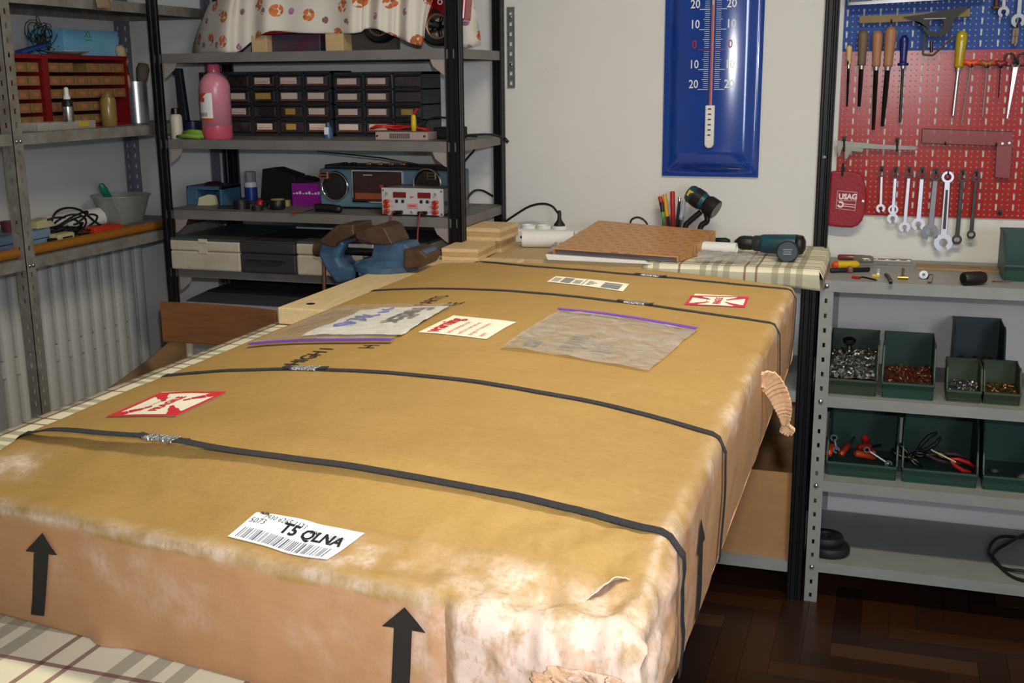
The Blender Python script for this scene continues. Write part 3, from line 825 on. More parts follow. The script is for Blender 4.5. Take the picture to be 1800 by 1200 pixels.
for k, (px, py, wp, h_, lift, lean) in enumerate(((1000, 1105, .022, .035, .012, -.003), (1030, 1085, .020, .050, .016, .002), (1062, 1095, .026, .048, .020, .003), (1095, 1075, .020, .062, .018, .005), (1128, 1090, .024, .056, .024, .006), (1160, 1080, .020, .062, .026, .008),
        (985, 1150, .022, .030, .012, -.004), (1020, 1150, .024, .034, .016, 0), (1055, 1160, .024, .034, .020, .002), (1090, 1150, .024, .040, .022, .004), (1125, 1160, .024, .040, .026, .006), (1160, 1150, .022, .044, .030, .010), (960, 1185, .020, .02, .010, -.004), (1180, 1175, .020, .03, .03, .012))):
    c_ = ONFRONT(px, py); peel(min(c_.x, CX1-.006), min(c_.z, .985), wp, h_, k*3.7+1, lift*.8, M_torn if k % 3 else M_torn2, lean)
# the dark mouth of the tear under the top edge, with its raised lip
def tear():
    A, B = ONTOP(1030, 1010), ONTOP(1108, 1016); n_ = Vector((-(B-A).y, (B-A).x, 0)).normalized(); b = MB()
    def f(u, v):
        p = A.lerp(B, u)+n_*(.005*math.sin(u*PI)-.006*math.sin(u*PI)*v); return (p.x, p.y, TOPZ(p.x, p.y)+.0010)
    b.grid(f, 20, 5); b.build('tear', mat('board_core', (120, 92, 78), .9), ct)
    b = MB()
    def g_(u, v):
        p = A.lerp(B, u)+n_*(.0065*math.sin(u*PI)+.001*fbm((u*7, 2, 1), 2)-.005*v*math.sin(u*PI)); return (p.x, p.y, TOPZ(p.x, p.y)+.0012+.0045*v*math.sin(u*PI))
    b.grid(g_, 24, 3); b.build('tear_lip', M_torn, ct, solid=.0010)
tear()
# ------------------------------------------------------------------ things on the black corner rack
def PX(x, Y, y=250): return AY(x, y, Y).x
def PZ(y, Y, x=600): return AY(x, y, Y).z
def rect_on(b, x0, x1, z0, z1, y, t=.001): b.mm((x0, y-t, z0), (x1, y, z1))
def place_box(name, label, cat, x0, x1, ytop, Y, zs, depth, m, bevel=.003, group=None):
    X0, X1 = PX(x0, Y, ytop), PX(x1, Y, ytop); zt = PZ(ytop, Y, (x0+x1)/2)
    b = MB().mm((0, 0, 0), (X1-X0, depth, zt-zs)); o = b.build(name, m, bevel=bevel, loc=(X0, Y, zs)); return tag(o, label, cat, group)

# drawer cabinets -----------------------------------------------------------------
M_smoke = mat('smoky_drawer', (52, 44, 44), .12, var=.3, scale=60, spec=.8)
M_cab = mat('cabinet_grey', (46, 48, 54), .5)
M_tagp = mat('drawer_tag', (226, 202, 184), .6, var=.05)
M_tagy = mat('yellow_drawer_tag', (190, 150, 70), .6)
M_cont = mat('drawer_parts', (110, 60, 48), .6, var=.4, scale=120)
def organizer(cols, Y, label, tags):
    zb = S2; zt = PZ(127, Y, cols[0]); X = [PX(c, Y, 190) for c in cols]; D = .155
    t = thing('drawer_cabinet', label, 'organizer', (X[0], Y, zb))
    W = X[-1]-X[0]; H = zt-zb; b = MB()
    b.mm((0, .012, 0), (W, D, .006)); b.mm((0, .012, H-.006), (W, D, H)); b.mm((0, D-.004, 0), (W, D, H))
    for x in X: q = min(max(x-X[0], .0025), W-.0025); b.mm((q-.0025, .010, .0), (q+.0025, D-.004, H))
    rows = 4; rh = (H-.012)/rows
    for r in range(rows+1): b.mm((0, .010, .006+r*rh-.002), (W, D-.004, .006+r*rh+.002))
    b.build('body', M_cab, t)
    for r in range(rows):
        z0 = .006+(rows-1-r)*rh+.003; z1 = z0+rh-.006
        for c in range(len(cols)-1):
            x0 = X[c]-X[0]+.004; x1 = X[c+1]-X[0]-.004; b = MB()
            e = .004
            b.hexa([(x0, .012, z0), (x1, .012, z0), (x1, .10, z0), (x0, .10, z0)], [(x0, .012, z1), (x1, .012, z1), (x1, .10, z1-.004), (x0, .10, z1-.004)])
            b.hexa([(x0+.001, .012, z0+.002), (x1-.001, .012, z0+.002), (x1-.001, .012, z1-.002), (x0+.001, .012, z1-.002)][::-1], [(x0+e, .003, z0+.005), (x1-e*1.8, .003, z0+.005), (x1-e*1.8, .003, z1-.006), (x0+e, .003, z1-.006)][::-1])
            d = b.build('drawer', M_smoke, t, bevel=.0008)
            k = tags[r][c] if c < len(tags[r]) else 'w'
            xa, xb = x0+.012, x1-.018
            if k in 'wr': 
                MB().mm((xa, .0012, z0+.012), (xb, .0026, z1-.010)).build('tag', M_tagp, d)
                if k == 'r':
                    s = MB(); rr = random.Random(r*9+c)
                    for ln in range(rr.choice((1, 2))):
                        zz = z0+.018+ln*.0075; s.tube([(xa+.004+(xb-xa-.01)*i/14, .0008, zz+.002*rr.uniform(-1, 1)) for i in range(15)], .0006, 4)
                    s.build('tag_writing', M_redink, d)
                MB().mm((x0+.006, .0015, z0+.006), (x1-.01, .0026, z0+.0105)).build('contents', M_cont, d)
            elif k == 'y': MB().mm((xa, .0012, z0+.012), (xb, .0026, z1-.010)).build('tag', M_tagy, d)
            elif k == 's': MB().mm((xa+.012, .0012, z0+.012), (xb-.010, .0026, z1-.011)).build('tag', M_tagy, d)
    return t
organizer([351, 399, 442, 487, 534, 581], 3.25, 'dark cabinet of small drawers behind the pink bottle', ['.'+'.rrw', 'wwyww', 'wr.sw', 'w.rsr'])
organizer([586, 639, 690, 742], 3.25, 'dark three-column drawer cabinet beside the rack post', ['ww.', 'ww.', 'wws', 'ww.'])

# pink bottle
c = AZ(383, 245, S2); c.y = 3.085; c.x = PX(383, 3.085, 240)
M_pink = mat('pink_fluid', (196, 84, 104), .25, var=.05, scale=3); M_pink2 = mat('pink_haze', (206, 130, 146), .3)
hb = PZ(113, 3.085, 380)-S2; rB = (PX(404.5, 3.085)-PX(359, 3.085))/2
t = thing('bottle', 'pink plastic fluid bottle with orange and white label', 'bottle', (c.x, c.y, S2))
MB().lathe([(rB*.93, 0), (rB, .006), (rB, hb*.18)], n=28).build('fluid', M_pink, t, smooth='auto')
MB().lathe([(rB, hb*.18), (rB, hb*.70), (rB*.93, hb*.78), (rB*.66, hb*.855), (rB*.42, hb*.885), (rB*.40, hb*.90)], n=28).build('body', M_pink2, t, smooth=True)
MB().lathe([(rB*.43, hb*.90), (rB*.43, hb*.985), (rB*.38, hb)], n=16).build('cap', M_pink, t, smooth='auto')
def curved(r, a0, a1, z0, z1, n=12):
    b = MB(); b.grid(lambda u, v: (r*math.sin(a0+(a1-a0)*u), -r*math.cos(a0+(a1-a0)*u), z0+(z1-z0)*v), n, 4); return b
lb = curved(rB+.0006, -1.25, .35, hb*.26, hb*.62).build('label', M_paper, t)
b = MB(); b.grid(lambda u, v: (lambda a, z: ((rB+.0011)*math.sin(a), -(rB+.0011)*math.cos(a), z))(-1.25+1.25*u*(v*1.0), hb*.42+hb*.20*v), 10, 6); b.build('orange_corner', M_orange, lb)
curved(rB+.0012, -1.25, .35, hb*.255, hb*.285).build('orange_stripe', M_orange, lb)
curved(rB+.0012, -.55, -.22, hb*.50, hb*.56).build('hazard_mark', M_orange, lb)
b = MB()
for i in range(9): b.grid(lambda u, v: ((rB+.0012)*math.sin(-.9+.10*i+.04*u), -(rB+.0012)*math.cos(-.9+.10*i+.04*u), hb*.31+hb*.05*v), 1, 1)
b.build('barcode', M_ink, lb)
# small white jar, black bottle neck, blue tin, green gloves
X = PX(309, 3.06); zj = PZ(190, 3.06, 309)
t = thing('jar', 'small cream jar with dark lid beside the rack post', 'jar', (X, 3.07, S2)); r = .0185; h = zj-S2
MB().lathe([(r*.95, 0), (r, .003), (r, h*.72), (r*.7, h*.80)]).build('body', mat('cream_jar', (196, 190, 170), .4), t, smooth='auto')
MB().lathe([(r*.72, h*.80), (r*.72, h*.98), (r*.6, h)]).build('lid', M_dsteel, t, smooth='auto')
Y = 3.22; X = PX(320, Y, 160); zt = PZ(120, Y, 320)
t = thing('standing_tool', 'upright dark green tool standing at the back of the rack', 'tool', (X, Y, S2))
M_dg = mat('dark_green', (18, 40, 34), .5)
MB().hexa([(-.012,-.01,0),(.022,-.01,0),(.022,.01,0),(-.012,.01,0)], [(-.018,-.01,zt-S2),(.004,-.01,zt-S2),(.004,.01,zt-S2),(-.018,.01,zt-S2)]).build('blade', mat('dark_slate', (26, 34, 42), .5), t, bevel=.003)
MB().cyl((-.026, 0, zt-S2-.014), (-.012, 0, zt-S2-.010), .011, 12).build('knob', M_dg, t, smooth='auto')
Y = 3.20; t = tag(MB().lathe([(.024, 0), (.025, .003), (.025, .048), (.022, .05)], n=20).build('tin', mat('navy', (22, 30, 78), .4), smooth='auto', loc=(PX(341, Y), Y, S2)), 'small navy blue tin beside the pink bottle', 'tin')
b = MB()
for k, (dx, z, l) in enumerate(((-.012, .007, .085), (0, .019, .075), (.01, .008, .07))):
    b.tube([(-l/2+dx, .012*(k % 2), z), (0+dx, .004*k, z+.003), (l/2+dx, .01*(k % 2), z)], [.005, .0085, .007], 10)
tag(b.build('glove', mat('lime_rubber', (120, 156, 52), .6), smooth=True, loc=(PX(340, 3.06), 3.055, S2)), 'folded lime green rubber glove in front of the pink bottle', 'glove')
# little blue bottle with white label
Y = 3.18; t = thing('glue_bottle', 'tiny blue bottle with white label before the drawer cabinets', 'bottle', (PX(578, Y), Y, S2))
MB().lathe([(.014, 0), (.014, .012), (.009, .034), (.006, .036), (.005, .046)], n=16).build('body', mat('pale_blue', (60, 96, 140), .35), t, smooth='auto')
MB().box((0, -.0125, .022), (.014, .003, .022)).build('label', M_paper, t)
# instrument box with test leads
Y = 3.10; X0, X1 = PX(660, Y), PX(752, Y); t = thing('instrument_box', 'low pinkish grey vented instrument box on the rack', 'instrument', (X0, Y, S2))
hh = PZ(232, Y, 700)-S2
MB().mm((0, 0, 0), (X1-X0, .11, hh)).build('case', mat('pink_grey', (172, 150, 142), .5), t, bevel=.002)
for i in range(14): MB().mm(((X1-X0)*(.28+.028*i), -.001, hh*.18), ((X1-X0)*(.28+.028*i)+.002, 0, hh*.82)).build('vent_slot', M_blk, t)
for sx in (.04, .94): MB().cyl(((X1-X0)*sx, -.002, hh*.5), ((X1-X0)*sx, 0, hh*.5), .003, 10).build('screw', M_dsteel, t)
b = MB(); rr = random.Random(2)
zt_ = hh
for k in range(5):
    pts = [(-.03+.01*rr.random(), .03, zt_+.008), (.0+.02*k/5, .02, zt_+.012+.006*rr.random()), (.05, .03+.01*k, zt_+.008+.01*rr.random()), (.10, .025, zt_+.014), (.15, .03+.006*k, zt_+.006)]
    b.tube(spline(pts, 6), .0032, 6)
stuff(tag(b.build('test_lead', mat('red_cable', (190, 24, 24), .4), smooth=True, loc=(X0, Y, S2)), 'bundle of red test leads heaped on the pinkish instrument box', 'cable'))
Y = 3.12; t = thing('screwdriver', 'yellow-handled screwdriver standing up beside the red test leads', 'screwdriver', (PX(728, Y), Y, S2+hh))
MB().lathe([(.0, .0), (.007, .003), (.0085, .02), (.007, .045), (.004, .05)], n=12).build('handle', M_yellow, t, smooth=True)
MB().cyl((0, 0, .05), (.012, 0, .066), .0045, 8).build('tip', M_red, t)
# black charger and lead dangling off the right end of the shelf
Y = 3.17; X0 = PX(762, Y); t = thing('power_supply', 'black power brick with cable at the rack end', 'charger', (X0, Y, S2))
MB().mm((0, 0, 0), (.075, .09, .034)).build('brick', M_blk, t, bevel=.004)
MB().tube(spline([(-.035, .03, .006), (-.03, .02, .05), (.02, .02, .062), (.07, .03, .045), (.085, .04, .012), (.12, .05, .006)], 8), .0035, 6).build('cable', M_rub, t, smooth=True)
p1 = [AY(x, y, yy) for x, y, yy in ((815, 238, 3.16), (835, 240, 3.2), (862, 240, 3.26), (880, 241, 3.3), (893, 250, 3.3))]
p1[0].z = S2+.012; p1[1].z = S2+.012; p1[2].z = S2+.010
b = MB().tube(spline(p1, 8), [.0035]*33 if False else .0035, 6); b.tube([p1[-1]-Vector((.012, 0, -.012)), p1[-1]], .0055, 8)
tag(b.build('cable', M_rub, smooth=True), 'black cable end sticking out past the rack end', 'cable')
p1 = [AY(*q) for q in ((811, 292, 3.15), (822, 277, 3.3), (832, 266, 3.35), (834, 262, 3.36))]
tag(MB().tube(spline(p1, 6), .0032, 6).build('cable', M_rub, smooth=True), 'short black cable hanging under the second shelf by the post', 'cable')

# boombox -----------------------------------------------------------------------------
Y = 3.17; X0, X1 = PX(562, Y, 330), PX(803, Y, 330); zt = PZ(297, Y, 600); H = zt-S3; W = X1-X0
M_bb = mat('boombox_blue', (98, 128, 142), .35, .2, var=.1); M_bbd = mat('boombox_dark', (34, 28, 28), .3, var=.3, scale=80)
t = thing('boombox', 'blue radio cassette player with round speakers and raised antenna', 'radio', (X0, Y, S3))
MB().mm((0, 0, .006), (W, .11, H)).build('case', M_bb, t, bevel=.006)
MB().mm((W*.03, .01, H), (W*.97, .10, H+.012)).build('top_panel', M_bbd, t, bevel=.003)
def bbp(x, y): q = AY(x, y, Y); return q.x-X0, q.z-S3
for (cx, cy, r) in ((590, 327, .0445), (752, 322, .0445)):
    x, z = bbp(cx, cy)
    s = MB().lathe([(0, .004), (r*.25, .004), (r*.8, .001), (r*.9, .006), (r, .006), (r*1.05, 0)], (x, 0, z), 32, (0,-1,0)).build('speaker', M_bbd, t, smooth='auto')
    MB().lathe([(r*.92, .004), (r*.95, .0085), (r*1.02, .0075), (r*1.06, 0)], (x, -.001, z), 32, (0,-1,0), cap=False).build('chrome_ring', M_chrome, s, smooth=True)
x0, z0 = bbp(623, 353); x1, z1 = bbp(707, 302)
d = MB().mm((x0, -.004, z0), (x1, .001, z1)).build('cassette_deck', mat('deck_brown', (64, 36, 34), .25, var=.25, scale=50), t, bevel=.002)
for a in ((x0-.003, z0-.003, x1+.003, z0), (x0-.003, z1, x1+.003, z1+.003), (x0-.003, z0, x0, z1), (x1, z0, x1+.003, z1)): MB().mm((a[0], -.006, a[1]), (a[2], 0, a[3])).build('deck_trim', M_chrome, d)
MB().mm((x0+.006, -.008, z0+.006), (x1-.03, -.004, z0+.026)).build('cassette_door', mat('copper_door', (176, 96, 62), .35, .5), d, bevel=.003)
xa, za = bbp(672, 327); MB().mm((xa-.006, -.007, za-.004), (xa+.006, -.004, za+.004)).build('deck_button', M_orange, d)
MB().mm((x0+.035, -.005, z1-.012), (x0+.065, -.004, z1-.010)).build('deck_lettering', M_paper, d)
for cx, cy, mm_ in ((571, 307, mat('copper', (205, 120, 90), .3, .6)), (760, 309, mat('bronze', (120, 100, 74), .3, .6))):
    x, z = bbp(cx, cy); e = MB().mm((x-.015, -.009, z-.012), (x+.015, -.001, z+.012)).build('tweeter', mm_, t, bevel=.002)
    for k in (-1, 1): MB().mm((x-.010, -.010, z+k*.0045-.003), (x+.010, -.0088, z+k*.0045+.003)).build('tweeter_slot', M_blk, e)
for cx in (596, 612, 640, 660, 680, 700): 
    x, z = bbp(cx, 290); MB().mm((x-.008, .03, H+.012), (x+.008, .045, H+.018)).build('button', M_dsteel if cx < 630 else mat('copper', (0,0,0)), t, bevel=.002)
for s in (.10, .86): MB().mm((W*s, .01, 0), (W*s+.03, .09, .006)).build('foot', M_bbd, t)
pa, pb = AY(735, 291, Y+.06), AY(558, 266, Y+.05)
MB().tube([(pa.x-X0, .06, H+.012), (pa.x-X0-.12, .058, (pa.z+pb.z)/2-S3+.002), (pb.x-X0, .05, pb.z-S3)], [.0032, .0024, .0014], 8).build('antenna', M_dsteel, t, smooth=True)
# bench power supply ------------------------------------------------------------------
Y = 3.045; X0, X1 = PX(671, Y, 355), PX(779, Y, 355); W = X1-X0; H = PZ(331, Y, 700)-S3
t = thing('bench_power_supply', 'grey bench power supply with two red displays and red knobs', 'instrument', (X0, Y, S3))
MB().mm((.002, .006, .006), (W-.002, .21, H)).build('case', mat('psu_case', (112, 108, 98), .5, var=.08), t, bevel=.002)
fp = MB().mm((0, 0, .004), (W, .006, H+.001)).build('front_panel', mat('psu_panel', (186, 182, 182), .4, var=.03), t, bevel=.0015)
def fpb(nm, fx, fz, w_, h_, m, d=.003): return MB().mm((W*fx-w_/2, -d, H*fz-h_/2), (W*fx+w_/2, .0, H*fz+h_/2)).build(nm, m, fp, bevel=.0006)
for fx in (.30, .70): fpb('display', fx, .77, .040, .016, mat('red_display', (84, 10, 10), .15, emit=(50, 4, 4)))
for fx in (.25, .35, .65, .75): fpb('button', fx, .54, .008, .009, M_blk)
fpb('maker_plate', .51, .385, .032, .014, mat('plate_pink', (206, 140, 140), .5)); 
for k in range(5): MB().mm((W*.51-.011+.0045*k, -.004, H*.385-.002), (W*.51-.008+.0045*k, -.003, H*.385+.002)).build('lettering', M_redink, fp)
for k in range(3): MB().mm((W*.47, -.0015, H*(.66+.025*k)), (W*(.5+.02*k), -.0, H*(.672+.025*k))).build('lettering', M_redink, fp)
for fx in (.085, .875):
    for fz in (.52, .35, .16):
        k = MB().cyl((W*fx, 0, H*fz), (W*fx, -.012, H*fz), .0065, 14).build('knob', M_red, fp, smooth='auto'); 
        MB().cyl((W*fx+.004, -.0125, H*fz+.002), (W*fx+.010, -.006, H*fz+.002), .0045, 10).build('knob_tip', M_orange, k, smooth='auto')
        MB().mm((W*fx+.012 if fx < .5 else W*fx-.022, -.0008, H*fz), (W*fx+.020 if fx < .5 else W*fx-.013, 0, H*fz+.001)).build('lettering', M_redink, fp)
for fx, fz in ((.10, .80), (.89, .80), (.5, .14)):
    MB().cyl((W*fx, 0, H*fz), (W*fx, -.010, H*fz+.003), .003, 8).build('switch', M_steel, fp, smooth='auto')
for fx in (.29, .69): MB().tube([(W*fx-.016, -.008, H*.13), (W*fx+.012, -.008, H*.15)], .0055, 10).build('terminal', M_dsteel, fp, smooth='auto')
for fx in (.03, .97):
    for fz in (.10, .92): MB().lathe([(0, .002), (.0025, .0015), (.0035, 0)], (W*fx, 0, H*fz), 10, (0,-1,0)).build('screw', M_steel, fp)
for fx in (.08, .92):
    for y in (.02, .19): MB().cyl((W*fx, y, 0), (W*fx, y, .006), .008, 12).build('foot', M_white, t)
MB().mm((W-.002, .02, H*.40), (W, .19, H*.52)).build('side_slot', M_blk, t)
for fx, ex, ey in ((.24, 700, 425), (.69, 737, 432)):
    e = AY(ex, ey, 2.98); MB().tube(spline([(W*fx, -.008, H*.13), (W*fx, -.035, H*.10), (W*fx+.0, -.055, -.06), (e.x-X0, 2.98-Y, e.z-S3)], 8), .0028, 6).build('output_lead', mat('dark_red_cable', (120, 30, 30), .5), t, smooth=True)
MB().tube(spline([(W-.005, .20, .030), (W+.005, .24, .052), (W+.015, .29, .050), (W+.030, .345, .028)], 8), .0035, 6).build('mains_lead', M_rub, t, smooth=True)
# purple box, black speaker box, spray can, tools on shelf 3
Y = 3.22; X0 = PX(513, Y, 340); t = thing('card_box', 'bright purple cardboard box with white print beside the radio', 'box', (X0, Y, S3)); W = PX(565, Y, 340)-X0; H = PZ(322, Y, 530)-S3
MB().mm((0, 0, 0), (W, .10, H)).build('carton', mat('purple_card', (150, 24, 140), .45, var=.05), t, bevel=.001)
for k in range(9): MB().mm((W*(.04+.105*k), -.0008, H*.52), (W*(.04+.105*k)+W*.07, 0, H*.56+.003*(k % 3))).build('lettering', M_paper, t)
MB().tube(spline([(W*.2, .03, H), (W*.5, .02, H+.012), (W*.8, .04, H+.004), (W*.95, .03, H)], 6), .0015, 5).build('wire', M_blk, t)
b = MB(); Y = 3.27; X0 = PX(452, Y, 330); q = lambda x, y: (lambda p: (p.x-X0, p.z-S3))(AY(x, y, Y))
poly = [q(458, 352), q(461, 297), q(480, 295), q(518, 308), q(519, 315), q(521, 310), q(531, 312), q(532, 316), q(534, 312), q(556, 320), q(560, 352)]
poly = [(a, max(0, z)) for a, z in poly]
t = tag(b.prism(poly, 0, .07).build('wedge_box', mat('matt_black', (10, 9, 10), .7), loc=(X0, Y, S3), bevel=.002), 'matt black wedge-shaped plastic box leaning behind the purple box', 'box')
Y = 3.36; t = thing('spray_can', 'small spray can with blue label and grey cap', 'can', (PX(441, Y, 330), Y, S3)); H = PZ(301, Y, 441)-S3; r = .021
MB().lathe([(r, 0), (r, H*.45)], n=20).build('can', mat('can_blue', (40, 60, 140), .35), t, smooth='auto'); MB().lathe([(r*1.02, H*.45), (r*1.02, H*.62), (r*.9, H*.63)], n=20).build('collar', M_white, t, smooth='auto')
MB().lathe([(r*.9, H*.63), (r*.9, H*.98), (r*.8, H)], n=8).build('cap', mat('cap_grey', (136, 136, 130), .5), t)
# blue desktop machine with papers
Y = 3.16; X0 = PX(328, Y, 340); W = PX(389, Y, 340)-X0; H = PZ(327, Y, 350)-S3
t = thing('paper_holder', 'blue box holder with loose papers beside the rack post', 'holder', (X0, Y, S3))
b = MB(); tk = .008
b.mm((0, 0, 0), (tk, .12, H)); b.mm((W-tk, 0, 0), (W, .12, H)); b.mm((0, 0, H-tk*1.5), (W, .12, H)); b.mm((0, .112, 0), (W, .12, H)); b.mm((tk, 0, 0), (W*.30, .112, H-tk*1.5))
b.build('body', mat('steel_blue', (62, 96, 122), .45), t, bevel=.002)
MB().lathe([(.03, 0), (.032, .004), (.02, .010), (0, .012)], (W*.55, .05, H), 18).build('knob_plate', mat('maroon', (70, 30, 34), .5), t, smooth='auto')
MB().hexa([(W*.36, -.012, .001), (W*.72, -.008, .001), (W*.75, .03, .001), (W*.40, .02, .001)], [(W*.40, -.010, .026), (W*.66, -.006, .036), (W*.70, .03, .03), (W*.44, .02, .03)]).build('papers', mat('cream_paper', (190, 184, 150), .8), t)
def roll(x, y, Y, r, h, nm, label, cat, m, m2=None, up=True):
    z = S3; t = thing(nm, label, cat, (PX(x, Y, y), Y, z))
    MB().lathe([(r*.45, 0), (r, 0), (r, h), (r*.45, h), (r*.45, 0)], n=20, cap=False).build('roll', m, t, smooth='auto'); MB().lathe([(r*.4, .001), (r*.44, .001), (r*.44, h*.95), (r*.4, h*.95), (r*.4, .001)], n=16, cap=False).build('core', m2 or M_kraft, t)
    return t
roll(424, 352, 3.10, .026, .026, 'tape_roll', 'dark tape roll with tan rim on the rack', 'tape', M_blk, mat('tan_rim', (150, 130, 80), .6))
roll(452, 356, 3.07, .018, .014, 'tape_roll', 'flat small black tape roll at the shelf front', 'tape', M_rub)
Y = 3.11; t = thing('ink_pot', 'small round black pot with tan lid on the rack', 'pot', (PX(482, Y), Y, S3)); MB().lathe([(.020, 0), (.024, .006), (.024, .026), (.021, .030)], n=20).build('pot', M_blk, t, smooth='auto'); MB().lathe([(.021, .030), (.021, .033), (0, .034)], n=20).build('lid', mat('tan_rim', (0,0,0)), t)
Y = 3.16; t = thing('gadget', 'small red and black plastic gadget by the tape roll', 'gadget', (PX(451, Y), Y, S3)); MB().lathe([(.010, 0), (.013, .010), (.008, .022), (0, .026)], n=14).build('dome', M_red, t, smooth=True); MB().box((.012, .004, .008), (.022, .02, .016)).build('base', M_blk, t, bevel=.003)
Y = 3.07; t = thing('handheld_device', 'black handheld device with red-tipped lead at the shelf edge', 'gadget', (PX(572, Y, 360), Y, S3)); MB().tube(spline([(-.035, 0, .013), (-.02, 0, .015), (.02, -.002, .014), (.055, -.004, .010)], 5), [.006]+[.012]*14+[.006], 10).build('body', M_blk, t, smooth=True)
MB().tube(spline([(-.035, -.01, .010), (-.05, -.035, .006), (-.07, -.052, .0045)], 5), .0018, 6).build('lead', M_blk, t); MB().cyl((-.07, -.052, .0045), (-.082, -.055, .0045), .0035, 8).build('tip', M_red, t)
for (x, y, Yq, w_, h_, lbl) in ((398, 352, 3.10, .05, .008, 'flat black clip beside the blue holder'), (500, 352, 3.20, .035, .02, 'pale carton of small parts behind the black pot')):
    o = MB().box((0, 0, h_/2), (w_, .03, h_), rz=.3).build('small_part', M_blk if h_ < .01 else mat('tan_rim', (0,0,0)), loc=(PX(x, Yq, y), Yq, S3), bevel=.002); tag(o, lbl, 'part')
# cases on shelf 4 ---------------------------------------------------------------------------
M_off = mat('off_white_plastic', (206, 198, 178), .55, var=.08, scale=12, col2=(186, 172, 146)); M_lid = mat('grey_green_lid', (70, 76, 74), .5, var=.12)
def case(x0, x1, ytop, Y, D, label, dark=False):
    X0, X1 = PX(x0, Y, 440), PX(x1, Y, 440); W = X1-X0; H = PZ(ytop, Y, (x0+x1)/2)-S4
    t = thing('plastic_case', label, 'case', (X0, Y, S4)); m = mat('charcoal_case', (52, 48, 50), .55) if dark else M_off
    MB().mm((0, 0, 0), (W, D, H*.60)).build('body', m, t, bevel=.006); MB().mm((0, 0, H*.605), (W, D, H-.006)).build('upper_body', m, t, bevel=.006)
    MB().mm((.002, .002, H-.008), (W-.002, D, H)).build('lid', m if dark else M_lid, t, bevel=.002)
    if dark:
        for s in (.15, .78): MB().mm((W*s, -.010, H*.40), (W*s+.012, .0, H*.54)).build('handle_mount', m, t, bevel=.002)
        MB().tube([(W*.17, -.012, H*.47), (W*.80, -.012, H*.47)], .006, 10).build('handle', m, t, smooth='auto')
    else:
        for z in (.94, .60): MB().mm((W*.42, -.003, H*z-.007), (W*.55, .001, H*z+.006)).build('catch', m, t, bevel=.002)
    return t
case(299, 421, 420, 3.0, .36, 'yellowed white plastic case with grey-green lid')
case(421, 519, 424, 3.0, .30, 'charcoal plastic case with carrying handle on the rack', True)
case(520, 735, 428, 3.0, .33, 'white plastic case behind the bench vise')
# under shelf 4
Y = 2.99; X0 = PX(322, Y, 520); t = thing('appliance', 'grey appliance with dark slate lid under the fourth rack shelf', 'appliance', (X0, Y, S5)); W = .9; H = PZ(529, Y, 325)-S5
MB().mm((0, 0, 0), (W, .36, H)).build('body', mat('appliance_grey', (150, 144, 146), .5), t, bevel=.012); 
MB().hexa([(.0, .0, H), (W, .0, H), (W, .36, H), (.0, .36, H)], [(.03, .10, H+.022), (W-.02, .10, H+.022), (W-.02, .34, H+.022), (.03, .34, H+.022)]).build('lid', mat('slate_lid', (60, 62, 70), .5), t, bevel=.006)

# floral cloth and what it hides on the top shelf -------------------------------------------------
def floral():
    m, g = newmat('floral_cloth', .85); tc = g.n('ShaderNodeTexCoord'); ob = tc.outputs['UV']
    def layer(sc, col, r0, seed):
        mp = g.n('ShaderNodeMapping'); mp.inputs['Location'].default_value = (seed, seed*.7, 0); g.L(ob, mp.inputs[0])
        v = g.n('ShaderNodeTexVoronoi', feature='F1', voronoi_dimensions='2D'); v.inputs['Scale'].default_value = sc; v.inputs['Randomness'].default_value = .45; g.L(mp.outputs[0], v.inputs['Vector'])
        d = v.outputs['Distance']
        pt = g.n('ShaderNodeTexVoronoi', feature='F1', voronoi_dimensions='2D'); pt.inputs['Scale'].default_value = sc*7.5; g.L(mp.outputs[0], pt.inputs['Vector'])
        return g.math('MULTIPLY', g.math('LESS_THAN', d, r0), g.math('LESS_THAN', pt.outputs['Distance'], .58)), pt.outputs['Color']
    a, ca = layer(11, None, .20, .3); b_, cb = layer(11, None, .11, 4.62)
    oc = g.mix(g.math('MULTIPLY', NGsep(g, ca), .9), lin((216, 122, 58)), lin((150, 78, 50)))
    pc = g.mix(NGsep(g, cb), lin((180, 124, 170)), lin((110, 74, 60)))
    c = g.mix(a, lin((214, 207, 194)), oc); c = g.mix(b_, c, pc)
    g.L(c, g.b.inputs['Base Color']); return m
def NGsep(g, c):
    s = g.n('ShaderNodeSeparateColor'); g.L(c, s.inputs[0]); return s.outputs[0]
M_flor = floral()
